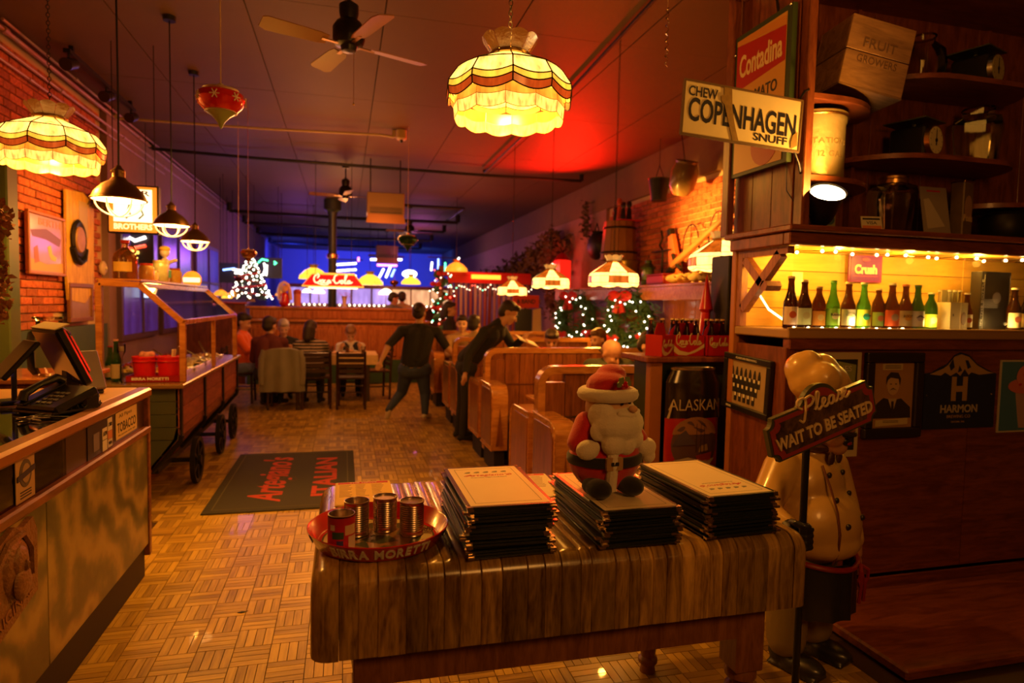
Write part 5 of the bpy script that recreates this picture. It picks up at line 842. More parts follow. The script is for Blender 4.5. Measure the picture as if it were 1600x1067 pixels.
cola_carrier((1.945, 3.70, GZ), .45, .12, 'small lit cola carrier at the left end of the green cabinet'); cola_carrier((2.14, 3.74, GZ), .02, .22, 'long red cola carrier with a cream wave in the middle'); cola_carrier((2.345, 3.72, GZ), .0, .16, 'plain red cola carrier at the right end of the green cabinet', False)
random.seed(8); n = 0
for cx, cy, rz, cols, grp, wh in ((1.945, 3.70, .45, (-.03, .03), None, ''), (2.14, 3.74, .02, (-.07, 0, .07), 'bottles in the long cola carrier', 'long middle'), (2.345, 3.72, 0, (-.04, .04), 'bottles in the right cola carrier', 'right')):
    if not wh: continue
    for lx in cols:
        for ly in (-.031, .031): cola_bottle(cx+lx, cy+ly, GZ+.004, 'dark cola bottle standing in the %s carrier' % wh, grp)
for k in range(5): cola_bottle(1.98+k*.085, 3.90, GZ, 'dark cola bottle in the row behind the carriers', 'cola bottles standing behind the carriers')
for x, w in ((2.085, 'left'), (2.185, 'right')): pass
t = thing('loudspeaker', 'tall black loudspeaker standing behind the cola bottles', 'speaker', (2.53, 3.84, GZ+.0), .05); mb = MB(); mb.bbox(-.085, .085, -.1, .1, 0, .66, .008); mb.build('speaker_box', BLACK, t); mb = MB(); mb.box(-.07, .07, -.106, -.1, .02, .64); mb.build('grille', plain('speaker_cloth', (.02, .014, .012), .9), t, smooth=False); mb = MB(); mb.sph((-.06, -.108, .63), .005, 8); mb.build('status_light', glow('tiny_lamp', (1, .4, .1), 8, small=True), t)
t = thing('red_figurine', 'slim red paper tree standing left of the loudspeaker', 'decoration', (2.39, 3.90, GZ)); mb = MB(); mb.lathe([(.04, 0), (.045, .02), (.03, .28), (.045, .3), (.0, .55)], 12); mb.build('cone', plain('red_foil', (.6, .01, .02), .3), t)
# ================================================================ cashier counter on the left
def marble():
    m, nt, b = new_mat('green_marble'); tc = N(nt, 'ShaderNodeTexCoord'); oi = N(nt, 'ShaderNodeObjectInfo'); ad = N(nt, 'ShaderNodeVectorMath', operation='ADD'); nt.links.new(tc.outputs['Object'], ad.inputs[0]); nt.links.new(oi.outputs['Random'], ad.inputs[1])
    n = N(nt, 'ShaderNodeTexNoise', _Scale=2.2, _Detail=8., _Distortion=1.0); nt.links.new(ad.outputs[0], n.inputs[0]); w_ = N(nt, 'ShaderNodeTexWave', wave_type='BANDS', bands_direction='DIAGONAL', _Scale=1.5, _Distortion=11., _Detail=6.); w_.inputs['Detail Scale'].default_value = 1.5; nt.links.new(ad.outputs[0], w_.inputs[0])
    cr = N(nt, 'ShaderNodeValToRGB'); e = cr.color_ramp.elements; e[0].color = (.03, .035, .012, 1); e[0].position = .0; e[1].color = (.36, .27, .08, 1); e[1].position = 1; x = e.new(.45); x.color = (.12, .115, .035, 1); x = e.new(.7); x.color = (.23, .17, .05, 1)
    mx = N(nt, 'ShaderNodeMath', operation='MULTIPLY_ADD'); mx.inputs[1].default_value = .65; nt.links.new(w_.outputs['Fac'], mx.inputs[0]); q = N(nt, 'ShaderNodeMath', operation='MULTIPLY'); q.inputs[1].default_value = .45; nt.links.new(n.outputs['Fac'], q.inputs[0]); nt.links.new(q.outputs[0], mx.inputs[2]); nt.links.new(mx.outputs[0], cr.inputs[0]); nt.links.new(cr.outputs[0], b.inputs['Base Color']); b.inputs['Roughness'].default_value = .32; return m
MARB = marble(); FX = -1.08
ct = thing('cashier_counter', 'long cashier counter with green marble panels and glass band along the left', 'counter', (FX, 2.2, 0))
def cb(name, x0, x1, y0, y1, z0, z1, m, b=.004, par=ct): mb = MB(); mb.bbox(x0-FX, x1-FX, y0-2.2, y1-2.2, z0, z1, b); return mb.build(name, m, par)
DW = wood('counter_wood', (.10, .028, .008), (.24, .075, .02), .35, (3, .5, 3), 8, .3)
cb('carcass', -1.95, -1.13, .6, 4.02, .02, .84, plain('counter_core', (.03, .015, .01), .7)); cb('kick_board', -1.13, -1.10, .6, 4.0, 0, .19, plain('kick_black', (.006, .004, .003), .6))
for y0, y1 in ((.65, 1.695), (1.7, 2.725), (2.73, 4.0)): cb('marble_panel', -1.125, FX, y0, y1, .19, .825, MARB, .002)
cb('end_stile', -1.13, FX+.008, 4.0, 4.04, .12, 1.04, DW); cb('end_panel', -1.9, -1.13, 4.01, 4.035, .02, 1.03, DW); cb('lower_rail', -1.13, FX+.012, .6, 4.04, .825, .868, DW, .008); cb('top_rail', -1.14, FX+.016, .6, 4.05, 1.03, 1.085, plain('copper_trim', (.36, .13, .035), .28, .3, coat=.3), .012)
cb('display_glass', -1.10, -1.096, .6, 2.95, .868, 1.03, clear_glass('dark_case_glass', (.75, .75, .75), 1)); cb('band_panel', -1.12, -1.095, 2.95, 4.0, .868, 1.03, plain('band_brown', (.035, .015, .009), .3, coat=.5), .002); cb('case_floor', -1.9, -1.12, .6, 4.0, .845, .86, plain('case_brown', (.09, .04, .02), .5), .002)
cb('glass_top', -1.86, -1.14, .6, 3.40, 1.068, 1.076, clear_glass('top_glass', (.55, .5, .5), 2), .001); cb('counter_top', -1.95, -1.14, 3.41, 4.05, 1.055, 1.084, plain('tan_laminate', (.48, .28, .12), .4, var=.08), .004); cb('rear_board', -1.96, -1.87, .6, 3.4, .86, 1.08, DW)
cb('top_crossbar', -1.87, -1.14, 3.37, 3.41, 1.04, 1.082, plain('greenish_trim', (.12, .11, .05), .4))
def on_face(name, label, cat, y0, y1, z0, z1, m, d=.003):
    t = thing(name, label, cat, (FX-.0945+.08 if False else -1.0945, (y0+y1)/2, (z0+z1)/2), rot=(0, 0, PI/2)); mb = MB(); mb.box(-(y1-y0)/2, (y1-y0)/2, -d, -.0005, -(z1-z0)/2, (z1-z0)/2); mb.build('sticker_sheet', m, t, smooth=False); return t
t = on_face('tobacco_sign', 'small cream TOBACCO notice at the far end of the counter band', 'sign', 3.53, 3.86, .885, 1.02, plain('notice_cream', (.62, .48, .22), .5)); t.location.x = -1.094; words(t, 'notice_lettering', 'TOBACCO', 0, -.012, .29, .05, INK, -.0035, off=.02); words(t, 'notice_lettering', 'All Pipes', -.02, .043, .2, .024, INK, -.0035); words(t, 'notice_lettering', 'No persons under age', 0, -.052, .26, .012, INK, -.0035)
t = on_face('card_stickers', 'cluster of credit card stickers on the counter band', 'sticker', 3.17, 3.48, .87, 1.02, plain('sticker_dark', (.025, .022, .035), .4)); 
for (a, b, c, d, col) in ((.09, .15, .01, .07, (.6, .58, .55)), (.09, .15, -.03, .008, (.55, .2, .1)), (.09, .15, -.07, -.032, (.5, .48, .5)), (.02, .08, -.02, .035, (.6, .55, .5)), (.02, .08, -.074, -.024, (.62, .6, .58)), (-.09, -.02, -.05, .03, (.16, .14, .2))): decal(t, 'card_sticker', [(a, c), (b, c), (b, d), (a, d)], lab_mat(col), -.0045)
words(t, 'sticker_lettering', 'ATM', .05, .008, .045, .02, INK, -.006); words(t, 'sticker_lettering', 'CARD', .12, .04, .045, .018, BLUEP, -.006); words(t, 'sticker_lettering', 'VISA', .12, -.05, .045, .015, BLUEP, -.006)
t = on_face('brewery_sticker', 'tan sticker with a round blue-grey seal near the frame edge', 'sticker', 2.53, 2.67, .872, 1.025, plain('sticker_tan', (.36, .24, .12), .5)); decal(t, 'seal_print', ell(0, .02, .045, .05), plain('seal_grey', (.07, .06, .06), .5), -.0045); decal(t, 'seal_inner', ell(0, .02, .03, .035), plain('seal_tan', (.26, .18, .1), .5), -.006); decal(t, 'banner_print', [(-.065, .0), (.065, .02), (.065, .04), (-.065, .02)], BLUEP, -.0075)
for z in (-.045, -.055, -.065): decal(t, 'text_line', [(-.04, z), (.04, z), (.04, z+.004), (-.04, z+.004)], INK, -.0045)
t = thing('carved_plaque', 'carved brown relief plaque of a bearded head on the marble panel', 'plaque', (FX+.001, 2.40, .665), rot=(0, 0, PI/2)); PLQ = plain('carved_brown', (.20, .085, .025), .45, var=.4, vs=40, bump=.6, bs=70)
mb = MB(); mb.prism([(-.2, -.21), (.195, -.12), (.2, .1), (.17, .155), (.1, .14), (.04, .16), (-.06, .13), (-.14, .07), (-.2, .02)], .02, RX); mb.build('plaque_board', PLQ, t); q = MB(Matrix.Translation((.04, -.02, .02))); q.sph((0, 0, 0), (.085, .02, .10), 18); q.sph((0, -.012, .02), (.05, .02, .055), 14); q.sph((0, -.03, .01), (.012, .014, .02), 8); q.sph((0, -.018, -.05), (.055, .018, .06), 14); q.build('relief_head', PLQ, t)
mb = MB(Matrix.Translation((0, -.02, -.115))); text(mb, 'ORIGINAL', RX @ Matrix.Rotation(.2, 4, 'Z'), .04, w=.3, h=.04, depth=.006); mb.build('relief_lettering', plain('carved_light', (.26, .11, .035), .45), t, smooth=False)
mb = MB(); mb.tube([(-.15, -.022, -.02), (-.1, -.026, .06), (-.02, -.026, .12), (.08, -.026, .125), (.14, -.025, .06), (.15, -.022, -.04)], .012, 6); mb.build('relief_scroll', PLQ, t)
# things in and on the counter
t = thing('folded_cloth', 'grey folded cloth inside the glass case at the left edge', 'cloth', (-1.3, 2.42, .862)); mb = MB()
for i in range(5): mb.sph((-.02*i+.05, -.12+i*.06, .03+.008*(i % 2)), (.13, .06, .035), 12)
blob(mb, 'cloth_folds', plain('grey_cloth', (.16, .15, .16), .9), t, .012)
t = thing('white_pen', 'white pen lying inside the glass case', 'pen', (-1.14, 2.86, .868), .15); mb = MB(); mb.cyl((0, -.06, 0), (0, .05, 0), .005, n=8); mb.build('barrel', WHITE, t); mb = MB(); mb.cyl((0, .05, 0), (0, .062, 0), .004, .001, n=8); mb.build('tip', BLACK, t)
t = thing('orange_lighter', 'orange lighter inside the glass case beside the pen', 'lighter', (-1.14, 2.73, .867), .3); mb = MB(); mb.bbox(-.012, .012, -.035, .03, -.005, .008, .004); mb.build('lighter_body', plain('orange_plastic', (.7, .1, .02), .3), t); mb = MB(); mb.box(-.01, .01, .03, .042, -.004, .006); mb.build('lighter_head', STEEL, t)
x, z = at_y(105, 600, 3.6); t = thing('pos_monitor', 'black tilted cash register monitor seen from behind on the counter', 'monitor', (x-.02, 3.62, 1.085), -.9); TM = Matrix.Translation((0, 0, .20)) @ Matrix.Rotation(.42, 4, 'X')
mb = MB(TM); mb.bbox(-.17, .17, -.022, .022, -.13, .17, .01); mb.bbox(-.12, .12, .02, .05, -.09, .12, .01); mb.build('screen_housing', BLACK, t); mb = MB(TM); mb.box(-.155, .155, -.024, -.022, -.115, .155); mb.build('screen', plain('screen_dark', (.05, .04, .06), .1, coat=.6), t, smooth=False); mb = MB(TM); mb.bbox(-.16, .16, -.02, .05, .171, .177, .002); mb.build('top_label', plain('pale_plastic', (.6, .5, .35), .4), t)
mb = MB(); mb.bbox(-.11, .11, -.09, .12, 0, .025, .01); mb.bbox(-.04, .04, .0, .06, .02, .20, .01); mb.build('stand', BLACK, t)
x, z = at_y(88, 640, 3.28); t = thing('desk_telephone', 'black desk telephone with coiled cord on the counter', 'telephone', (x, 3.3, 1.08), -.55); mb = MB(Matrix.Translation((0, 0, .05)) @ Matrix.Rotation(.35, 4, 'X')); mb.bbox(-.12, .12, -.11, .11, -.02, .02, .01); mb.bbox(-.12, -.06, -.11, .11, .02, .028, .004); mb.build('phone_base', BLACK, t)
mb = MB(); mb.bbox(-.11, .11, .04, .12, 0, .08, .01); mb.bbox(-.12, .12, -.12, .1, 0, .012, .004); mb.build('phone_stand', BLACK, t)
mb = MB(Matrix.Translation((-.09, 0, .085)) @ Matrix.Rotation(.35, 4, 'X')); mb.tube([(0, -.10, 0), (0, -.08, .025), (0, 0, .032), (0, .08, .025), (0, .10, 0)], [.022, .02, .014, .02, .022], 10); mb.build('handset', BLACK, t)
for r in range(4):
    for c in range(3): mb = MB(Matrix.Translation((0, 0, .05)) @ Matrix.Rotation(.35, 4, 'X')); mb.bbox(-.03+c*.032, -.008+c*.032, -.08+r*.03, -.063+r*.03, .02, .025, .002); mb.build('key', plain('grey_key', (.16, .15, .15), .5), t)
mb = MB(); mb.tube([(.09+.02*math.sin(i*.35), -.05+i*.004+.01*math.cos(i*2.2), .02+.01*math.sin(i*2.2)) for i in range(50)], .003, 5); mb.build('coiled_cord', BLACK, t)
x, z = at_y(22, 600, 3.5); t = thing('card_terminal', 'card terminal with a bright violet tilted screen at the left edge', 'terminal', (x, 3.5, 1.085), -.9); M2 = Matrix.Translation((0, 0, .20)) @ Matrix.Rotation(-.7, 4, 'X'); mb = MB(M2); mb.bbox(-.09, .09, -.012, .012, -.10, .12, .006); mb.build('terminal_body', BLACK, t); mb = MB(M2); mb.box(-.075, .075, .0122, .014, -.085, .105); mb.build('lit_screen', glow('violet_screen', (.55, .22, .45), .5), t, smooth=False)
mb = MB(); mb.bbox(-.06, .06, -.07, .07, 0, .02, .006); mb.cyl((0, 0, .02), (0, 0, .2), .012); mb.build('terminal_stand', BLACK, t); mb = MB(); mb.tube([(.06, .02, .02), (.14, .0, .01), (.2, -.06, .005), (.24, 0, .005)], .004, 6); mb.build('cable', plain('grey_cable', (.3, .26, .26), .5), t)
x, z = at_y(143, 585, 3.85); t = thing('customer_display', 'slanted violet-grey back of a small display at the counter corner', 'display', (x, 3.82, 1.085), -.8); M2 = Matrix.Translation((0, 0, .11)) @ Matrix.Rotation(-.45, 4, 'Y'); mb = MB(M2); mb.bbox(-.018, .018, -.06, .06, -.10, .12, .006); mb.build('display_body', plain('violet_grey', (.16, .11, .15), .4), t); mb = MB(); mb.bbox(-.05, .05, -.05, .05, 0, .02, .005); mb.build('display_foot', BLACK, t)
x, z = at_y(8, 660, 3.05); t = thing('key_bunch', 'bunch of keys and papers lying on the glass top', 'keys', (x+.06, 3.08, 1.08)); mb = MB(); mb.tube([(.03*math.cos(a), .03*math.sin(a), .004) for a in [i*PI/8 for i in range(16)]], .002, 5, True); mb.build('ring', STEEL, t)
for k in range(4): mb = MB(Matrix.Rotation(k*.6-.6, 4, 'Z')); mb.box(.03, .09, -.004, .004, .001+k*.002, .003+k*.002); mb.cyl((.035, 0, .001+k*.002), (.035, 0, .003+k*.002), .011); mb.build('key', STEEL, t, smooth=False)
x, z = at_y(45, 685, 2.95); t = thing('silver_pen', 'black and silver pen lying on the glass top edge', 'pen', (x+.02, 3.1, 1.083), 1.3); mb = MB(); mb.cyl((0, -.08, 0), (0, .05, 0), .005, n=8); mb.build('barrel', BLACK, t); mb = MB(); mb.cyl((0, .05, 0), (0, .08, 0), .005, .002, n=8); mb.build('tip', STEEL, t)
# ---------------------------------------------------------------- back dresser with the big jar, green post, dried garland
t = thing('back_dresser', 'low dark dresser behind the counter under the brick wall', 'dresser', (-2.25, 4.75, 0)); mb = MB(); mb.bbox(-.6, .62, -.3, .3, 0, 1.06, .01); mb.build('dresser_body', CABW, t); mb = MB(); mb.bbox(-.63, .65, -.33, .33, 1.062, 1.095, .006); mb.build('dresser_top', OAK, t)
for k in range(3): mb = MB(); mb.bbox(-.56+k*.4, -.2+k*.4, -.318, -.3, .1, .98, .006); d = mb.build('door', CABW, t); mb = MB(); mb.sph((-.25+k*.4, -.325, .6), .015, 8); mb.build('knob', BRASS, d)
jar((-1.79, 4.62, 1.097), 'large empty glass barrel jar with a tag on the left dresser', [(.09, .002), (.115, .04), (.12, .12), (.122, .2), (.11, .27), (.07, .30), (.07, .34), (.085, .36)], n=28)
t = thing('green_post', 'green painted square post at the left edge behind the garland', 'post', (-2.36, 5.3, 0)); mb = MB(); mb.bbox(-.14, .10, -.08, .08, 0, 2.55, .01); mb.build('post_shaft', plain('post_green', (.10, .14, .04), .5), t); mb = MB(); mb.bbox(-.45, -.15, -.06, .06, 0, 2.40, .01); mb.build('green_panel', plain('panel_green', (.03, .06, .02), .5), t)
t = thing('dried_garland', 'brown dried leaf garland hanging at the left edge', 'garland', (-1.685, 3.75, 1.45)); random.seed(4); mb = MB(); mb.tube([(0, 0, 0), (.01, 0, .3), (0, 0, .65), (-.02, 0, 2.53)], .006, 5); mb.build('cord', plain('cord_brown', (.12, .06, .03), .8), t)
mb = MB()
for k in range(420):
    z = random.uniform(0, .62); r = .05+.05*math.sin(z*9)**2; a = random.uniform(0, 2*PI); M_ = Matrix.Translation((r*.7*math.cos(a)*random.uniform(.3, 1.2), r*math.sin(a)*random.uniform(.3, 1.2), z)) @ Euler((random.uniform(0, 6), random.uniform(0, 6), 0)).to_matrix().to_4x4(); mb.add([(-.012, 0, 0), (0, -.02, .004), (.012, 0, 0), (0, .03, .006)], [(0, 1, 2, 3)], M_)
tag(mb.build('dried_leaves', plain('dried_leaf', (.26, .10, .03), .8, var=.5, vs=15), t, smooth=False), kind='stuff')
# ---------------------------------------------------------------- brick wall pictures
def on_left(name, label, cat, y, z): return thing(name, label, cat, (XL+.045, y, z), rot=(0, 0, PI/2))
t = on_left('western_poster', 'framed violet and orange poster on the brick wall', 'picture', 7.55, 2.11); 
def framed(t, w_, h_, m, fm, fw=.03): 
    mb = MB(); mb.box(-w_+fw, w_-fw, -.02, -.001, -h_+fw, h_-fw); mb.build('picture_sheet', m, t, smooth=False)
    for a in ((-w_, w_, h_-fw, h_), (-w_, w_, -h_, -h_+fw), (-w_, -w_+fw, -h_+fw, h_-fw), (w_-fw, w_, -h_+fw, h_-fw)): mb = MB(); mb.bbox(a[0], a[1], -.04, -.001, a[2], a[3], .006); mb.build('frame_bar', fm, t)
framed(t, .42, .31, plain('poster_violet', (.42, .22, .34), .4, var=.3, vs=3, coat=.5), plain('frame_orange', (.4, .14, .03), .4)); words(t, 'poster_lettering', 'BERTH', .08, .22, .5, .07, plain('poster_pink', (.6, .2, .1), .5), -.022); decal(t, 'horse_print', [(.02, -.02), (.10, .0), (.13, -.09), (.24, -.12), (.2, -.16), (.1, -.15), (.05, -.1)], plain('poster_cream2', (.7, .5, .2), .5), -.0215)
decal(t, 'cloud_print', [(-.35, .12), (0, .16), (.35, .08), (.3, .0), (0, .05), (-.3, .06)], plain('poster_dusk', (.22, .10, .3), .5), -.0212); decal(t, 'ground_print', [(-.38, -.27), (.38, -.27), (.38, -.17), (0, -.2), (-.38, -.15)], plain('poster_sand', (.65, .35, .12), .5), -.0212); decal(t, 'figure_print', [(-.28, -.05), (-.2, -.02), (-.17, -.18), (-.27, -.2)], plain('poster_rust', (.45, .15, .12), .5), -.0222)
t = on_left('yellow_board', 'tall weathered yellow board nailed to the brick wall', 'board', 8.42, 2.13); mb = MB(); mb.prism([(-.36, -.58), (.1, -.62), (.38, -.45), (.42, .56), (.1, .66), (-.38, .62), (-.4, -.3)], .025, RX); mb.build('board_plank', wood('yellow_plank', (.45, .24, .03), (.75, .44, .06), .6, (4, 4, .6), 6), t, ang=30); mb = MB(); mb.box(-.05, .2, -.03, -.026, .15, .55); mb.build('pale_panel', plain('board_pale', (.5, .38, .2), .6), t, smooth=False)
t = thing('wall_medallion', 'dark oval carved medallion hanging on the yellow board', 'medallion', (XL+.075, 8.3, 2.23), rot=(0, 0, PI/2)); mb = MB(); mb.lathe([(0, 0), (.17, 0), (.2, .02), (.17, .04), (.15, .03), (0, .03)], 24, RX @ Matrix.Scale(1.15, 4, (0, 1, 0)) @ Matrix.Scale(1.0, 4, (1, 0, 0))); mb.build('oval_frame', DARKM, t); mb = MB(); mb.lathe([(0, .03), (.13, .03), (.12, .045), (0, .05)], 20, RX @ Matrix.Scale(1.15, 4, (0, 1, 0))); mb.build('inner_panel', plain('medallion_tan', (.35, .16, .06), .5, var=.4, vs=12), t)
mb = MB(); mb.tube([(-.19, -.02, -.1), (-.12, -.03, -.22), (0, -.03, -.26), (.12, -.03, -.22), (.19, -.02, -.1)], .03, 8); mb.build('scroll', DARKM, t)
t = thing('dried_bundle', 'dark dried flower bundle hanging above the yellow board', 'bundle', (XL+.16, 8.75, 2.85)); random.seed(2); mb = MB()
for k in range(160): a = random.uniform(0, 6.28); b = random.uniform(-.3, 1.2); l = random.uniform(.1, .24); M_ = Euler((b, 0, a)).to_matrix().to_4x4(); mb.add([(-.012, 0, 0), (.012, 0, 0), (.02, 0, -l), (-.02, 0, -l)], [(0, 1, 2, 3)], M_)
tag(mb.build('dry_stems', plain('dry_dark', (.12, .06, .03), .9, var=.4), t, smooth=False), kind='stuff'); mb = MB(); mb.sph((0, 0, -.02), .05, 10); mb.build('tied_head', plain('twine', (.3, .14, .05), .8), t)
t = on_left('small_mirror', 'small dark framed picture low on the brick wall', 'picture', 8.4, 1.52); framed(t, .34, .22, plain('mirror_dull', (.3, .16, .12), .3, var=.3), plain('frame_brown', (.2, .07, .02), .5), .05)
t = on_left('wall_thermostat', 'pale round switch on the corner of the brick wall', 'switch', 9.15, 1.95); mb = MB(); mb.lathe([(0, 0), (.09, 0), (.09, .02), (.06, .04), (0, .045)], 20, RX); mb.build('switch_body', plain('pale_switch', (.6, .45, .3), .4), t); mb = MB(); mb.sph((0, -.05, 0), (.02, .012, .02), 10); mb.build('dial', CREAM, t)
# ================================================================ salad wagon
wg = thing('salad_wagon', 'maroon wooden ore wagon on iron wheels used as a salad bar', 'wagon', (-1.65, 6.75, 0)); WM = wood('wagon_maroon', (.12, .03, .02), (.26, .075, .045), .5, (3, .6, 3), 7, rnd=.2); WGX0, WGX1, WY0, WY1 = -.42, .42, -1.35, 1.4
def wall_strip(sx, z0, z1, i0, i1, y0, y1, nm='side_plank', m=WM):
    a, b = sx*(.42-i0), sx*(.42-i1); q = MB(); o = -sx*.025; q.add([(a, y0, z0), (a, y1, z0), (b, y1, z1), (b, y0, z1), (a+o, y0, z0), (a+o, y1, z0), (b+o, y1, z1), (b+o, y0, z1)], [(0,1,2,3), (7,6,5,4), (0,4,5,1), (1,5,6,2), (2,6,7,3), (3,7,4,0)]); bmq = bmesh.new(); me = bpy.data.meshes.new('x'); me.from_pydata(q.v, [], q.f); bmq.from_mesh(me); bmesh.ops.recalc_face_normals(bmq, faces=bmq.faces[:]); bpy.data.meshes.remove(me); q = MB(); q.bm(bmq); return q.build(nm, m, wg, smooth=False)
for sx in (-1, 1):
    for (z0, z1, i0, i1) in ((.745, .90, 0, 0), (.59, .74, 0, 0), (.50, .585, .02, 0), (.38, .495, .11, .024), (.27, .375, .20, .114)): wall_strip(sx, z0, z1, i0, i1, WY0, WY1)
    for y in (-1.33, -.45, .45, 1.36):
        q = MB(); X_ = sx*.425; q.box(min(X_, X_+sx*.012), max(X_, X_+sx*.012), y-.025, y+.025, .52, .92); q.build('iron_strap', DARKM, wg, smooth=False); q = MB(); q.tube([(sx*.43, y, .53), (sx*.42, y, .48), (sx*.22, y, .25)], .02, 6); q.build('iron_strap', DARKM, wg)
for y in (WY0, WY1-.02):
    for k in range(4): q = MB(); q.box(-.41, .41, y-.0, y+.02, .50+k*.1, .596+k*.1); q.build('end_plank', plain('wagon_green', (.05, .06, .03), .5, var=.2), wg, smooth=False)
    q = MB(); q.prism([(-.40, .495), (.40, .495), (.22, .27), (-.22, .27)], .02, Matrix.Translation((0, y+.02, 0)) @ RX); q.build('end_plank', plain('wagon_green', (.05, .06, .03), .5, var=.2), wg, smooth=False)
q = MB(); q.box(-.22, .22, WY0, WY1, .25, .27); q.build('bottom_board', WM, wg, smooth=False); q = MB(); q.bbox(-.46, .46, WY0-.04, WY1+.04, .90, .935, .008); q.build('copper_top', plain('copper_top', (.45, .26, .1), .25, .6), wg)
for y in (-.75, .35, 1.1):
    for sx in (-1, 1):
        q = MB(Matrix.Translation((sx*.42, y, .20)) @ Matrix.Rotation(PI/2, 4, 'Y')); q.lathe([(.195, -.02), (.20, -.02), (.20, .02), (.195, .02), (.165, .015), (.165, -.015)], 32, close=True); wh = q.build('wheel', DARKM, wg)
        q = MB(Matrix.Translation((sx*.42, y, .20)) @ Matrix.Rotation(PI/2, 4, 'Y')); q.lathe([(0, -.035), (.04, -.035), (.04, .035), (0, .035)], 16); q.build('hub', DARKM, wh)
        for k in range(6): q = MB(Matrix.Translation((sx*.42, y, .20)) @ Matrix.Rotation(k*PI/3, 4, 'X')); q.box(-.012, .012, -.012, .012, .03, .17); q.build('spoke', DARKM, wh, smooth=False)
    q = MB(); q.cyl((-.4, y, .2), (.4, y, .2), .02, n=8); q.build('axle', DARKM, wg)
for sx in (-1, 1): q = MB(); q.box(sx*.2-.03, sx*.2+.03, -1.2, 1.3, .2, .25); q.build('chassis_beam', DARKM, wg, smooth=False)
# food pans set in the top
random.seed(6); FOOD = [((.55, .42, .08), 'lettuce'), ((.62, .30, .05), 'carrots'), ((.5, .06, .02), 'tomatoes'), ((.62, .5, .2), 'pasta'), ((.2, .3, .04), 'peppers'), ((.6, .55, .35), 'onions'), ((.35, .12, .04), 'beans'), ((.6, .42, .1), 'corn')]
for r in range(4):
    for c in range(2):
        col, fn = FOOD[r*2+c]; t = thing('food_pan', 'steel pan of %s in the salad wagon, %s row on the %s side' % (fn, ['nearest', 'second', 'third', 'farthest'][r], ['wall', 'aisle'][c]), 'pan', (-1.82+c*.34, 6.15+r*.5, .936), 0, 'food pans in the salad wagon'); q = MB()
        for a in ((-.15, .15, -.22, -.21), (-.15, .15, .21, .22), (-.15, -.14, -.21, .21), (.14, .15, -.21, .21)): q.bbox(a[0], a[1], a[2], a[3], 0, .03, .003)
        q.box(-.14, .14, -.21, .21, 0, .004); q.build('pan_tray', STEEL, t, smooth=False); q = MB()
        for k in range(70): q.sph((random.uniform(-.125, .125), random.uniform(-.195, .195), random.uniform(.012, .04)), (random.uniform(.012, .03), random.uniform(.012, .03), random.uniform(.008, .016)), 6)
        tag(q.build('food', plain('food_'+fn, col, .5, var=.3, vs=30), t), kind='stuff')
for k, (x, y, a) in enumerate(((-1.42, 5.98, .5), (-1.50, 6.4, .9), (-1.36, 6.9, 1.2), (-1.45, 7.5, .3))):
    t = thing('serving_tongs', ['long steel spoon resting on the nearest salad pan', 'steel tongs standing up from the second salad pan', 'steel tongs on the third salad pan by the aisle', 'steel spoon on the farthest salad pan'][k], 'utensil', (x, y, 1.0), rot=(.5, -.3, a)); q = MB(); q.bbox(-.008, .008, 0, .26, 0, .004, .001); q.build('handle', STEEL, t); q = MB(); q.sph((0, -.01, 0), (.03, .045, .01), 12); q.build('bowl', STEEL, t)
# sneeze guard
sg = thing('sneeze_guard', 'orange wood framed glass guard over the salad wagon', 'guard', (-1.52, 6.75, .936)); sgm = OAK
def rail(p, q_, w=.045): m_ = MB(); a, b = Vector(p), Vector(q_); L = frame_M(a, b-a, (0, 1, 0) if abs((b-a).normalized().y) < .9 else (0, 0, 1)); m_.bbox(0, (b-a).length, -w/2, w/2, -w/2, w/2, .004, L); return m_.build('frame_rail', sgm, sg)
PA = [(-.29, 0), (-.29, .765), (-.01, .755), (.29, .47), (.29, 0)]
for y in (-1.22, 1.25):
    for i in range(4): rail((PA[i][0], y, PA[i][1]+.001*(i == 0)), (PA[i+1][0], y, PA[i+1][1]))
for i in (1, 2, 3): rail((PA[i][0], -1.2, PA[i][1]), (PA[i][0], 1.23, PA[i][1]), .04)
for i, y in ((3, 0),): rail((.29, 0.0, 0), (.29, 0.0, .47), .035)
q = MB(); q.box(-.31, .0, -1.22, 1.26, .785, .80); q.build('top_board', OAK, sg, smooth=False)
q = MB(); a, b = PA[2], PA[3]; q.add([(a[0], -1.2, a[1]), (a[0], 1.23, a[1]), (b[0], 1.23, b[1]), (b[0], -1.2, b[1])], [(0, 1, 2, 3)]); q.build('glass_pane', clear_glass('guard_glass', (.95, .92, 1), 1), sg, smooth=False)
for y in (-1.22, 1.25): q = MB(); q.add([(px, y, pz) for px, pz in PA], [(0, 1, 2, 3, 4)]); q.build('glass_pane', clear_glass('guard_glass', (.95, .92, 1), 1), sg, smooth=False)
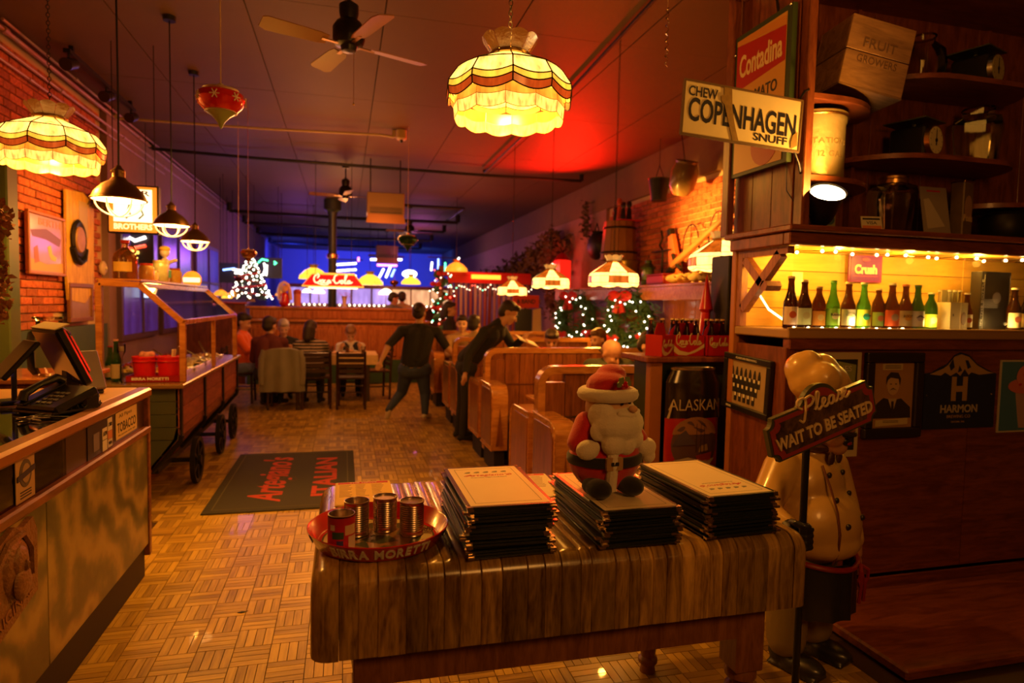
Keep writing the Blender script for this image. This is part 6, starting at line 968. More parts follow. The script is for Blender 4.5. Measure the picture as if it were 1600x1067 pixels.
# on the wagon's near end
WZ = .937; TRX = -1.44
t = thing('beer_tray', 'red lettered tray holding two red buckets on the salad wagon', 'tray', (TRX, 5.62, WZ)); q = MB(); q.bbox(-.19, .19, -.11, .11, 0, .006, .002); q.build('tray_base', RED, t)
for a in ((-.19, .19, -.112, -.106), (-.19, .19, .106, .112), (-.19, -.184, -.106, .106), (.184, .19, -.106, .106)): q = MB(); q.box(a[0], a[1], a[2], a[3], .006, .05); q.build('tray_side', plain('dark_red_enamel', (.3, .01, .008), .3), t, smooth=False)
words(t, 'tray_lettering', 'BIRRA MORETTI', -.02, .026, .26, .022, PAPER, -.1135, off=.03)
for k, s in enumerate((-1, 1)):
    t = thing('red_bucket', 'red plastic bucket of utensils on the wagon, %s of the two' % ['left', 'right'][k], 'bucket', (TRX+s*.088, 5.62, WZ+.007), 0, 'red buckets on the wagon'); q = MB(); q.lathe([(0, .002), (.072, 0), (.086, .17), (.091, .175), (.091, .188), (.085, .19), (.082, .17), (.07, .01), (0, .008)], 28); q.build('bucket_body', plain('red_plastic', (.75, .012, .01), .35, coat=.3), t); q = MB(); q.tube([(.09*math.cos(a), .09*math.sin(a), .15) for a in [i*PI/12 for i in range(24)]], .004, 6, True); q.build('bucket_rib', plain('red_plastic', (.75, .012, .01), .35), t)
    for j in range(4 if k == 0 else 3): 
        q = MB(); x, y = random.uniform(-.05, .05), random.uniform(-.04, .04)
        if k == 0: q.sph((x, y, .195), (.03, .028, .03), 10); q.build('wrapped_roll', plain('pink_roll', (.7, .3, .2), .5), t)
        else: q.cyl((x, y, .05), (x*1.6, y*1.5, .24), .007, .009, 8); q.build('utensil_handle', CREAM, t)
def wine(x, y, label, h=.30, cap=(.3, .02, .02)): return bottle((x, y, WZ), label, GDG, h, .037, (.5, .4, .2), cap, 'long', group='bottles on the wagon', name='wine_bottle')
wine(-1.80, 5.72, 'dark wine bottle nearest the guard post on the wagon', .27); wine(-1.715, 5.58, 'dark wine bottle with a pink cap left of the red buckets', .33, (.6, .3, .25)); bottle((-1.90+.04, 5.5, WZ), 'small oil cruet beside the wine bottles', GBR, .2, .03, (.6, .4, .1), (.6, .4, .1), 'stubby', group='bottles on the wagon', name='oil_bottle')
t = thing('glass_candlestick', 'thin clear glass stand in front of the wine bottles', 'stand', (-1.655, 5.50, WZ)); q = MB(); q.lathe([(.04, 0), (.012, .012), (.01, .2), (.03, .24), (.03, .3)], 16); q.build('stem', clear_glass('stem_glass', (.85, .8, .8), 1), t); q = MB(); q.cyl((0, 0, .245), (0, 0, .28), .018); q.build('wax', WHITE, t)
# jars along the guard top
GT = .936+.801
def on_top(u, y): return at_y(u, 430, y)[0]
t = thing('cider_jug', 'large amber jug with a yellow label on the guard top', 'jug', (on_top(196, 5.75), 5.75, GT), 0); q = MB(); q.lathe([(0, .003), (.08, 0), (.088, .01), (.09, .16), (.08, .2), (.04, .235), (.022, .25), (.022, .28), (.03, .285), (.03, .30), (0, .3)], 28); q.build('jug_glass', bottle_glass('amber_glass', (.35, .13, .02)), t); q = MB(); q.tube([(.03, 0, .265), (.06, 0, .26), (.075, 0, .235), (.07, 0, .21)], .009, 8); q.build('jug_handle', bottle_glass('amber_glass', (.35, .13, .02)), t)
q = MB(); k = 10; vs = [(.0915*math.sin(-.8+1.6*i/k), -.0915*math.cos(-.8+1.6*i/k), z) for z in (.06, .135) for i in range(k+1)]; q.add(vs, [(i, i+1, k+2+i, k+1+i) for i in range(k)]); q.build('label', plain('jug_label', (.75, .45, .08), .5), t); q = MB(); q.lathe([(.031, .285), (.033, .31), (0, .315)], 16); q.build('cap', RED, t)
def preserve(u, y, label, col, lid, h=.15, r=.06):
    t = thing('preserve_jar', label, 'jar', (on_top(u, y), y, GT), 0, 'preserve jars on the guard top'); q = MB(); q.lathe([(0, .002), (r*.9, 0), (r, .01), (r, h*.75), (r*.75, h*.9), (0, h*.9)], 22); q.build('jar_body', plain('preserve_%d' % u, col, .2, coat=.6, var=.35, vs=30), t); q = MB(); q.lathe([(r*.8, h*.88), (r*.82, h*.9), (r*.82, h), (0, h*1.02)], 22); q.build('lid', lab_mat(lid), t); return t
preserve(229, 6.15, 'squat jar with a red lid right of the amber jug', (.55, .3, .08), (.6, .05, .03), .15, .06); preserve(250, 6.55, 'pale green jar with a fabric cap on the guard top', (.4, .42, .2), (.65, .5, .2), .2, .07); preserve(272, 7.0, 'squat orange jar at the far end of the guard top', (.6, .36, .08), (.5, .1, .03), .15, .07); preserve(240, 6.35, 'small cream jar between two larger jars', (.6, .45, .2), (.6, .5, .4), .10, .04)
t = thing('toy_figure', 'bright plastic figurine standing behind the jars', 'figurine', (on_top(266, 6.8)-.05, 6.82, GT)); q = MB(); bone(q, (0, 0, .03), (0, 0, .2), .045, .04); q.sph((0, 0, .29), .045, 14); bone(q, (-.04, 0, .2), (-.08, -.03, .16), .018); bone(q, (.04, 0, .2), (.10, -.02, .22), .018); blob(q, 'figure_body', plain('figure_pale', (.7, .62, .6), .4), t, .008); q = MB(); q.sph((0, 0, .325), (.05, .05, .03), 12); q.build('figure_hat', YELLOW, t); q = MB(); q.lathe([(.055, .05), (.055, .12), (.04, .13)], 14); q.build('figure_trousers', plain('teal_paint', (.05, .4, .3), .4), t)
t = thing('round_lamp_sign', 'round orange lit sign with a white band above the wagon', 'sign', (at_y(300, 430, 7.9)[0], 7.9, 1.80)); q = MB(); q.lathe([(0, -.02), (.095, -.02), (.1, 0), (.095, .02), (0, .02)], 28, RX); q.build('disc', lit_glass('orange_disc', (1, .3, .02), .9, .2), t); q = MB(); q.box(-.085, .085, -.028, -.02, -.025, .025); q.build('white_band', glow('band_white', (1, .8, .5), 1.5), t, smooth=False); q = MB(); q.cyl((0, 0, -.17), (0, 0, -.09), .01); q.cyl((0, 0, -.172), (0, 0, -.165), .05); q.build('stand', BRASS, t)
# ---------------------------------------------------------------- mat
t = thing('door_mat', 'black rubber mat with red script lying on the parquet aisle', 'mat', (-.46, 6.0, .001)); q = MB(); q.bbox(-.56, .56, -.95, .95, 0, .012, .004); q.build('mat_body', plain('mat_black', (.03, .026, .018), .8, bump=.4, bs=300), t); q = MB()
for a in ((-.5, .5, .88, .888), (-.5, .5, -.888, -.88), (-.5, -.492, -.88, .88), (.492, .5, -.88, .88)): q.box(a[0], a[1], a[2], a[3], .0122, .0135)
q.build('border_line', plain('mat_line', (.10, .09, .04), .8), t, smooth=False); MR = plain('mat_red', (.42, .035, .012), .8); q = MB(); text(q, "Artegiano's", Matrix.Translation((-.12, 0, .0122)) @ Matrix.Rotation(PI/2, 4, 'Z'), .3, w=1.5, h=.36, depth=.0014, sh=.35, off=.02); q.build('mat_script', MR, t, smooth=False); q = MB(); text(q, 'ITALIAN', Matrix.Translation((.30, 0, .0122)) @ Matrix.Rotation(PI/2, 4, 'Z'), .3, w=1.3, h=.2, depth=.0014, off=.03); q.build('mat_lettering', MR, t, smooth=False)
t = thing('floor_debris', 'small dark leaf lying on the lit parquet', 'leaf', (at_y(366, 925, 3.2)[0], 3.42, .001)); q = MB(); q.prism([(-.02, 0), (0, -.008), (.02, .002), (.0, .009)], .004); q.build('leaf_blade', INK, t); q = MB(); q.cyl((.018, .002, .002), (.03, .006, .003), .0015, n=6); q.build('stalk', INK, t)
import numpy as np
# ================================================================ booths
BPAN = wood('booth_panel', (.16, .045, .014), (.34, .11, .032), .28, (5, 5, .5), 6, .4, rnd=.15); BRIM = wood('booth_rim', (.38, .14, .035), (.62, .27, .075), .2, (.6, 3, 3), 6, .6); CHROME = plain('chrome_strip', (.8, .6, .45), .2, 1)
def booth(yb, label, x0=1.36, x1=3.3, zt=1.155):
    t = thing('booth_bench', label, 'booth', (x0, yb, 0), 0, 'back-to-back booth benches'); Lx = x1-x0; r = .13
    def outline(d): return [(Lx-d, .12), (Lx-d, zt-d)] + arc(r+d*0+.0, zt-r, r-d, 90, 180, 8) + [(d, .12)]
    # rim as a band between two outlines
    o, i = outline(0), outline(.055); n = len(o); q = MB(); vs = [(x, -.05, z) for x, z in o] + [(x, -.05, z) for x, z in i] + [(x, .05, z) for x, z in o] + [(x, .05, z) for x, z in i]; fs = []
    for k in range(n-1): fs += [(k, k+1, n+k+1, n+k), (2*n+k+1, 2*n+k, 3*n+k, 3*n+k+1), (k+1, k, 2*n+k, 2*n+k+1), (n+k, n+k+1, 3*n+k+1, 3*n+k)]
    q.add(vs, fs); q.build('back_rim', BRIM, t, ang=50)
    w_ = .155; k = 0; x = .056
    while x < Lx-.06:
        xe = min(x+w_, Lx-.056); top = zt-.057
        if x < .056+r: top = zt-.057-max(0, (r-.06)-math.sqrt(max(0, (r-.06)**2-(max(0, r-x))**2)))*.9
        q = MB(); q.bbox(x+.002, xe-.002, -.035, .035, .12, top, .004); q.build('back_board', BPAN, t); x = xe
    for s in (-1, 1): q = MB(); q.box(.06, Lx-.06, s*.038-.003, s*.038+.003, .775, .787); q.build('chrome_strip', CHROME, t, smooth=False)
    for s in (-1, 1):
        q = MB(); q.bbox(.16, Lx, min(s*.05, s*.50), max(s*.05, s*.50), .42, .47, .012); q.build('seat', plain('booth_seat', (.08, .02, .012), .4, coat=.3), t); q = MB(); q.box(.16, Lx, min(s*.40, s*.47), max(s*.40, s*.47), .1, .42); q.build('seat_front', BPAN, t, smooth=False)
    # end arm panels on the aisle side
    for s, L_, zt2 in ((-1, .56, .83), (1, .58, .80)):
        p = [(s*.06, .22), (s*.06, zt2)] + [(s*(L_-.12+.12*math.sin(a)), zt2-.12+.12*math.cos(a)) for a in [j*PI/2/7 for j in range(8)]] + [(s*L_, .22)]
        pin = [(s*.09, .26), (s*.09, zt2-.045)] + [(s*(L_-.045-.09+.09*math.sin(a)), zt2-.045-.09+.09*math.cos(a)) for a in [j*PI/2/7 for j in range(8)]] + [(s*(L_-.045), .26)]
        def slab_yz(pl, xa, xb, nm, m):
            n = len(pl); q = MB(); vs = [(xa, y, z) for y, z in pl] + [(xb, y, z) for y, z in pl]; fs = [tuple(range(n)), tuple(range(2*n-1, n-1, -1))] + [(i, i+n, (i+1) % n+n, (i+1) % n) for i in range(n)]; bq = bmesh.new(); me = bpy.data.meshes.new('x'); me.from_pydata(vs, [], fs); bq.from_mesh(me); bmesh.ops.recalc_face_normals(bq, faces=bq.faces[:]); bpy.data.meshes.remove(me); q.bm(bq); return q.build(nm, m, t, ang=30)
        slab_yz(p, -.035, .115, 'arm_frame', BRIM); slab_yz(pin, -.042, -.034, 'arm_inset', BPAN)
        if s < 0: q = MB(); q.prism([(0.0, .26), (.075, .26), (.0375, .62)], .004, Matrix.Translation((.002, -L_-.001, 0)) @ RX); q.build('arm_wedge', BPAN, t, smooth=False)
        q = MB(); q.tube([(-.038, s*y, z) for y, z in [(.06, zt2+.002)] + [((L_-.12+.12*math.sin(a)), zt2-.12+.12*math.cos(a)) for a in [j*PI/2/7 for j in range(8)]] + [(L_, .22), (.06, .22)]], .008, 6); q.build('arm_edge', BRIM, t)
        q = MB(); q.box(-.0, .10, min(s*.08, s*(L_-.05)), max(s*.08, s*(L_-.05)), 0, .22); q.build('base_block', plain('booth_base', (.012, .009, .008), .6), t, smooth=False)
    q = MB(); q.box(.02, Lx, -.04, .04, 0, .12); q.build('back_base', plain('booth_base', (.012, .009, .008), .6), t, smooth=False); return t
BY_ = (4.45, 6.35, 8.30, 10.3)
for yb, lb in zip(BY_, ('nearest booth bench right behind the plush Santa', 'second booth bench, facing the bald man', 'third booth bench behind the bending waiter', 'farthest booth bench beside the standing woman')):
    booth(yb, lb.replace(' against nobody', ' facing'), x0=1.38 if yb > 5 else 1.36, x1=3.3)
for k in range(3):
    y = (BY_[k]+BY_[k+1])/2; t = thing('booth_table', ['booth table between the first and second benches', 'booth table where the waiter serves', 'booth table between the third and fourth benches'][k], 'table', (2.45, y, 0)); q = MB(); q.bbox(-.8, .8, -.35, .35, .72, .755, .008); q.build('table_top', OAK, t); q = MB(); q.cyl((0, 0, .02), (0, 0, .72), .04); q.lathe([(0, 0), (.25, 0), (.25, .02), (.05, .05), (0, .05)], 20); q.build('pedestal', DARKM, t)
# ================================================================ ladder-back chairs and the dining table
CHM = plain('dark_chair_wood', (.035, .012, .008), .3, coat=.4, var=.2)
def chair(loc, rz, label):
    t = thing('dining_chair', label, 'chair', loc, rz, 'dark ladder-back chairs at the dining table')      # back toward local -y
    for sx in (-1, 1):
        q = MB(); q.tube([(sx*.2, -.19, 0), (sx*.2, -.20, .45), (sx*.195, -.23, .86)], .019, 8); q.build('leg', CHM, t); q = MB(); q.tube([(sx*.19, .19, 0), (sx*.185, .18, .45)], .018, 8); q.build('leg', CHM, t)
    q = MB(); q.bbox(-.215, .215, -.21, .21, .45, .48, .012); q.build('seat', CHM, t)
    for k, z in enumerate((.57, .65, .73, .81)): q = MB(); q.bbox(-.18, .18, -.225-.012*k, -.21-.012*k, z-.03, z+.03, .006); q.build('back_slat', CHM, t)
    for z in (.2, .3): q = MB(); q.cyl((-.19, .185, z), (.19, .185, z), .01, n=8); q.build('stretcher', CHM, t)
    for sx in (-1, 1): q = MB(); q.cyl((sx*.195, -.19, .22), (sx*.19, .185, .22), .01, n=8); q.build('stretcher', CHM, t)
    return t
chair((-.86, 9.95, 0), 0, 'ladder-back chair hidden under the draped grey coat'); chair((-.40, 9.95, 0), .05, 'ladder-back chair of the person in the striped top'); chair((.11, 9.85, 0), -.03, 'empty ladder-back chair in front of the dining table'); chair((.50, 10.75, 0), PI/2+.2, 'ladder-back chair at the right end of the dining table'); chair((-.55, 11.5, 0), PI, 'ladder-back chair behind the grey haired diner'); chair((.12, 11.55, 0), PI, 'ladder-back chair of the bowed diner in a vest'); chair((-1.55, 10.6, 0), -PI/2, 'ladder-back chair of the diner in the orange sweater')
t = thing('dining_table', 'long dining table behind the ladder-back chairs', 'table', (-.38, 10.75, 0)); q = MB(); q.bbox(-.85, .85, -.38, .38, .72, .75, .006); q.build('table_top', CHM, t)
for sx in (-1, 1):
    for sy in (-1, 1): q = MB(); q.bbox(sx*.75-.03, sx*.75+.03, sy*.3-.03, sy*.3+.03, 0, .72, .004); q.build('leg', CHM, t)
q = MB(); n = 26
CLM = plain('tablecloth_print', (.62, .42, .2), .8, var=.35, vs=14)
q.add([(-.9, -.42, .7525), (.9, -.42, .7525), (.9, .42, .7525), (-.9, .42, .7525)], [(0, 1, 2, 3)])
per = [(-.9+1.8*i/n, -.42) for i in range(n)] + [(.9, -.42+.84*i/12) for i in range(12)] + [(.9-1.8*i/n, .42) for i in range(n)] + [(-.9, .42-.84*i/12) for i in range(12)]; m_ = len(per)
vs = [(x, y, .7525) for x, y in per] + [(x*(1+.012*math.sin(i*1.3)), y*(1.03+.03*math.sin(i*1.1)), .60) for i, (x, y) in enumerate(per)]; q.add(vs, [(i, m_+i, m_+(i+1) % m_, (i+1) % m_) for i in range(m_)]); tc_ = thing('tablecloth', 'patterned cream cloth draped over the dining table', 'tablecloth', (-.38, 10.75, .001)); q.build('cloth', CLM, tc_, ang=80); q = MB(); q.prism([(.35, -.3), (.62, -.3), (.62, -.12), (.35, -.12)], .002, Matrix.Translation((0, 0, .753))); q.build('placemat', plain('mat_green', (.2, .2, .06), .7), tc_)
for k, (x, y) in enumerate(((-.2, 10.65), (.05, 10.8), (-.7, 10.7), (.3, 10.55))):
    t = thing('drinking_glass', ['tumbler before the bowed diner', 'second tumbler on the dining table', 'tumbler before the grey haired diner', 'tumbler at the bare end of the table'][k], 'glass', (x, y, .755)); q = MB(); q.lathe([(0, .003), (.028, 0), (.036, .12), (.033, .12), (.026, .01), (0, .008)], 16); q.build('glass_body', clear_glass('tumbler_glass', (.9, .85, .8), 1), t); q = MB(); q.lathe([(0, .01), (.026, .01), (.031, .07), (0, .07)], 14); q.build('drink', plain('cola_drink', (.2, .08, .03), .2), t)
for k, (x, y) in enumerate(((-.75, 10.5), (-.15, 10.55), (-.5, 10.95), (.1, 10.98))):
    t = thing('dinner_plate', ['plate near the coat chair', 'plate at the striped diner', 'plate before the grey haired diner', 'plate before the bowed diner'][k], 'plate', (x, y, .755)); q = MB(); q.lathe([(0, .004), (.07, 0), (.12, .014), (.12, .018), (.07, .008), (0, .008)], 24); q.build('plate_disc', WHITE, t); q = MB(); q.sph((0, 0, .016), (.06, .05, .018), 12); q.build('meal', plain('meal', (.5, .2, .05), .6, var=.5, vs=40), t)
# coat over the chair back
t = thing('draped_coat', 'long grey coat draped over the chair back', 'coat', (-.86, 9.72, 0)); GC = plain('grey_coat', (.20, .18, .15), .9, sheen=.3, var=.25, vs=5, bump=.3, bs=12); q = MB(); R_, C_ = 14, 22; vs = []
for i in range(R_):
    z = .90-.62*i/(R_-1); w_ = .22+.10*(i/(R_-1))**.7
    for j in range(C_): u = j/(C_-1)*2-1; vs.append((u*w_, -.055-.02*math.cos(u*9)*(.3+i/R_) - .05*(1-abs(u))*(i/R_), z-.03*abs(u)**3*(i == 0)))
q.add(vs, [(i*C_+j, i*C_+j+1, (i+1)*C_+j+1, (i+1)*C_+j) for i in range(R_-1) for j in range(C_-1)]); o = q.build('coat_back', GC, t, ang=80); 
vs2 = [(v[0]*.98, .10+(.05 if v[2] < .9 else 0), v[2]) for v in vs]; q = MB(); q.add(vs2[:C_*7], [(i*C_+j+1, i*C_+j, (i+1)*C_+j, (i+1)*C_+j+1) for i in range(6) for j in range(C_-1)]); q.add([vs[j] for j in range(C_)] + [vs2[j] for j in range(C_)], [(j+1, j, C_+j, C_+j+1) for j in range(C_-1)]); q.build('coat_front', GC, t, ang=80)
for s in (-1, 1): q = MB(); q.tube([(s*.235, 0, .87), (s*.27, -.02, .75), (s*.28, -.03, .55), (s*.27, -.04, .38)], [.05, .05, .045, .045], 10); q.build('sleeve', GC, t)
# ================================================================ people
SK = plain('skin', (.56, .30, .19), .5); SK2 = plain('skin_pale', (.62, .38, .27), .5); HDK = plain('hair_dark', (.022, .012, .008), .55, bump=.4, bs=120); HBR = plain('hair_brown', (.11, .05, .02), .55, bump=.4, bs=120); HGR = plain('hair_grey', (.42, .38, .38), .6, bump=.4, bs=120); HBL = plain('hair_sandy', (.22, .10, .03), .55, bump=.4, bs=120)
CB = plain('cloth_black', (.012, .011, .013), .85); CJ = plain('denim', (.035, .05, .13), .85, bump=.2, bs=150); CBT = plain('black_trousers', (.014, .012, .014), .85); CRD = plain('maroon_knit', (.09, .012, .014), .85); CO = plain('orange_fleece', (.8, .12, .015), .9, sheen=.4); CG = plain('grey_shirt', (.13, .13, .15), .85); CTA = plain('tan_shirt', (.4, .26, .13), .85); COL_ = plain('olive_shirt', (.05, .06, .035), .85); CWH = plain('white_shirt', (.62, .56, .52), .8)
def striped():
    m, nt, b = new_mat('striped_knit'); tc = N(nt, 'ShaderNodeTexCoord'); s = N(nt, 'ShaderNodeSeparateXYZ'); nt.links.new(tc.outputs['Object'], s.inputs[0]); k = N(nt, 'ShaderNodeMath', operation='MULTIPLY'); k.inputs[1].default_value = 140; nt.links.new(s.outputs[2], k.inputs[0]); w_ = N(nt, 'ShaderNodeMath', operation='SINE'); nt.links.new(k.outputs[0], w_.inputs[0]); cr = N(nt, 'ShaderNodeValToRGB'); cr.color_ramp.interpolation = 'CONSTANT'; cr.color_ramp.elements[0].color = (.03, .022, .03, 1); cr.color_ramp.elements[1].position = .45; cr.color_ramp.elements[1].color = (.45, .36, .3, 1); nt.links.new(w_.outputs[0], cr.inputs[0]); nt.links.new(cr.outputs[0], b.inputs['Base Color']); b.inputs['Roughness'].default_value = .9; return m
STRP = striped()
V = Vector
def pw(u, v, y): x, z = at_y(u, v, y); return V((x, y, z))
def person(label, J, top, bottom, hair, skin=SK, face=None, up=(0, 0, 1), sleeve='long', longhair=0, bald=False, voxel=.013, fat=1.0, shoes=CB, extras=None, group=None, hands=True, hs=1.14):
    """J: joints in room coordinates; face: direction the face looks"""
    base = V((J['pel'].x, J['pel'].y, 0)); t = thing('person', label, 'person', base, group=group); J = {k: V(v)-base for k, v in J.items()}; f = fat
    segs = []      # (name, p0, p1, r0, r1)
    sh = (J['shL']+J['shR'])/2; pel = J['pel']; ax = (J['shR']-J['shL']).normalized(); hip = (J['hiR']-J['hiL']).normalized()
    for s in (-1, 1): segs.append(('torso', sh+ax*s*.075-V((0, 0, .05)), pel+hip*s*.05+V((0, 0, .05)), .105*f, .112*f)); segs.append(('torso', sh*.62+J['hed']*.38-V((0, 0, .03)), J['shR' if s > 0 else 'shL']+V((0, 0, .0)), .055, .052)); 
    segs.append(('torso', J['shL'], J['shR'], .058*f, .058*f)); segs.append(('pelvis', J['hiL'], J['hiR'], .108*f, .108*f)); segs.append(('torso', sh+V((0, 0, .0)), sh*.6+J['hed']*.4, .075, .055)); segs.append(('neck', sh, J['hed']-V((0, 0, .03)), .054, .05))
    for s in 'LR':
        segs.append(('uarm', J['sh'+s], J['el'+s], .052*f, .041*f)); segs.append(('farm', J['el'+s], J['ha'+s], .041*f, .028)); segs.append(('thigh', J['hi'+s], J['kn'+s], .085*f, .058*f)); segs.append(('shin', J['kn'+s], J['an'+s], .056*f, .038))
    q = MB()
    for nm, a, b, r0, r1 in segs: bone(q, a, b, r0, r1, 12)
    fd = V(face or (0, -1, 0)).normalized(); u_ = V(up).normalized(); z_ = (u_ - fd*u_.dot(fd)).normalized(); HM_ = frame_M(J['hed'], -fd.cross(z_)*-1 if False else fd.cross(z_), -fd)      # local x right of the viewer, local y backwards
    HM_ = Matrix((fd.cross(z_)*-1, -fd, z_)).transposed().to_4x4(); HM_.translation = J['hed']
    if HM_.to_3x3().determinant() < 0: HM_ = Matrix((fd.cross(z_), -fd, z_)).transposed().to_4x4(); HM_.translation = J['hed']
    HM_ = HM_ @ Matrix.Scale(hs, 4)
    h = MB(HM_); h.sph((0, .012, .028), (.075, .092, .088), 16); h.sph((0, -.022, -.03), (.060, .066, .082), 14); h.sph((0, -.055, -.085), (.032, .03, .026), 10); bone(h, (0, -.088, .0), (0, -.104, -.032), .009, .014, 8)
    for s in (-1, 1): h.sph((s*.075, .012, -.015), (.012, .02, .03), 8); h.sph((s*.032, -.066, -.03), (.024, .022, .022), 8)
    h.sph((0, -.078, -.062), (.022, .014, .010), 8); q.v += h.v; k0 = len(q.v)-len(h.v); q.f += [tuple(i+k0 for i in fc) for fc in h.f]; q.m += h.m
    if hands:
        for s in 'LR':
            a = J['ha'+s]; d = (a-J['el'+s]).normalized(); pn = d.cross(ax if abs(d.dot(ax)) < .8 else V((0, 0, 1))).normalized(); sd = d.cross(pn).normalized(); bone(q, a, a+d*.05, .026, .024, 10); q.sph(a+d*.055, .033, 10)
            for k, l in enumerate((.07, .08, .075, .055)): o = a+d*.075+sd*(k-1.5)*.019; q.tube([o-d*.02, o+d*l*.5-pn*.004, o+d*l*.9-pn*.018], .0098, 6)
            q.tube([a+d*.03+sd*-.025, a+d*.055+sd*-.045, a+d*.085+sd*-.05], .011, 6)
    me = remeshed(q, voxel, 3); nv = len(me.vertices); co = np.empty(nv*3); me.vertices.foreach_get('co', co); co = co.reshape(-1, 3)
    best = np.full(nv, 1e9); lab = np.zeros(nv, int); names = ['torso', 'pelvis', 'neck', 'uarm', 'farm', 'thigh', 'shin', 'head', 'hand', 'foot']
    def upd(a, b, r0, r1, nm):
        a, b = np.array(a), np.array(b); d = b-a; L = max(d@d, 1e-9); tt = np.clip(((co-a)@d)/L, 0, 1); dist = np.linalg.norm(co-(a+tt[:, None]*d), axis=1)-(r0+(r1-r0)*tt); m = dist < best; best[m] = dist[m]; lab[m] = names.index(nm)
    for nm, a, b, r0, r1 in segs: upd(a, b, r0, r1, nm)
    upd(J['hed']+V((0, 0, .02)), J['hed']-V((0, 0, .03)), .085, .075, 'head')
    for s in 'LR': d = (J['ha'+s]-J['el'+s]).normalized(); upd(J['ha'+s]+d*.015, J['ha'+s]+d*.16, .03, .02, 'hand')
    from_mesh(me, 'body', skin, t)
    fcs = [tuple(p.vertices) for p in me.polygons]; nor = np.empty(nv*3); me.vertices.foreach_get('normal', nor); nor = nor.reshape(-1, 3)
    def garment(nm, parts, mat, off, cond=None):
        ids = {names.index(p) for p in parts}; ok = np.isin(lab, list(ids))
        if cond is not None: ok |= cond(co)
        rows = [fc for fc in fcs if sum(ok[i] for i in fc) >= len(fc)-1]
        if not rows: return
        used = sorted({i for fc in rows for i in fc}); mp = {i: k for k, i in enumerate(used)}; P = co[used]+nor[used]*off; g = bpy.data.meshes.new(nm); g.from_pydata([tuple(p) for p in P], [], [tuple(mp[i] for i in fc) for fc in rows]); from_mesh(g, nm, mat, t)
    tp = ['torso', 'uarm'] + (['farm'] if sleeve == 'long' else []); garment('shirt', tp, top, .011); garment('trousers', ['pelvis', 'thigh', 'shin'], bottom, .009)
    for s in 'LR':
        a = J['an'+s]; fdv = V((fd.x, fd.y, 0)); fdv = J.get('toe'+s, None); 
        dirv = (V((fd.x, fd.y, 0)).normalized() if fdv is None else (fdv-a)); dirv = dirv.normalized(); 
        q = MB(); bone(q, a+V((0, 0, -.03)), a+dirv*.15+V((0, 0, -.052)), .042, .034, 10); q.sph(a-dirv*.035+V((0, 0, -.045)), .036, 10); blob(q, 'shoe', shoes, t, .014, 2)
    if not bald:
        q = MB(HM_); q.sph((0, .022, .045), (.082, .095, .085), 14); q.sph((0, .05, -.005), (.074, .065, .075), 12); q.sph((0, -.045, .085), (.06, .045, .035), 10)
        if longhair: bone(q, (0, .075, .0), (0, .10, -longhair), .065, .05, 12); bone(q, (-.045, .06, .0), (-.05, .07, -longhair*.9), .04, .03, 10); bone(q, (.045, .06, .0), (.05, .07, -longhair*.9), .04, .03, 10)
        blob(q, 'hair', hair, t, .012, 3)
    elif hair:
        q = MB(HM_)
        for s in (-1, 1): bone(q, (s*.068, .03, -.01), (s*.05, .085, -.02), .016, .016, 8)
        blob(q, 'hair_fringe', hair, t, .010, 2)
    for s in (-1, 1):
        q = MB(HM_); q.sph((s*.029, -.083, .004), (.011, .006, .007), 8); q.build('eye', INK, t); q = MB(HM_); q.tube([(s*.014, -.092, .022), (s*.032, -.09, .027), (s*.048, -.078, .021)], .004, 5); q.build('eyebrow', hair or HDK, t)
    q = MB(HM_); q.tube([(-.02, -.086, -.062), (0, -.094, -.063), (.02, -.086, -.062)], .004, 6); q.build('lips', plain('lips', (.4, .1, .08), .5), t)
    if extras: extras(t, J, HM_)
    return t
def seated(u, v, y, faced, label, top, hair, hz=None, lean=.0, arms='table', drop=.235, **k):
    """sitter whose head shows at (u, v) in the plane y; faced: +1 looks away (+y), -1 toward the camera"""
    H = pw(u, v, y); hd = H; s = faced; sh = V((H.x, y-s*.06-lean*s*.0, H.z-drop)); pel = V((H.x, y-s*(.14+lean), .56)); J = {'hed': H, 'pel': pel}
    r = .185; J['shL'] = sh+V((-r, 0, 0)); J['shR'] = sh+V((r, 0, 0)); J['hiL'] = pel+V((-.09, 0, -.02)); J['hiR'] = pel+V((.09, 0, -.02)); J['knL'] = pel+V((-.12, s*.42, -.03)); J['knR'] = pel+V((.12, s*.42, -.03)); J['anL'] = J['knL']+V((0, -s*.02, -.43)); J['anR'] = J['knR']+V((0, -s*.02, -.43))
    J['elL'] = J['shL']+V((-.05, s*.10, -.26)); J['elR'] = J['shR']+V((.05, s*.10, -.26)); ztb = max(.80, J['elL'].z-.02); J['haL'] = V((J['elL'].x+.08, J['elL'].y+s*.24, .82)); J['haR'] = V((J['elR'].x-.08, J['elR'].y+s*.24, .82))
    return person(label, J, top, k.pop('bottom', CBT), hair, **k)
def vest(t, J):
    sh = (J['shL']+J['shR'])/2
    for s in (-1, 1): q = MB(); bone(q, sh+V((s*.095, -.03, .0)), sh+V((s*.10, -.045, -.3)), .088, .095, 12); q.v = [V((v.x, v.y*1.0, v.z)) for v in q.v]; blob(q, 'vest_panel', CB, t, .014, 3)
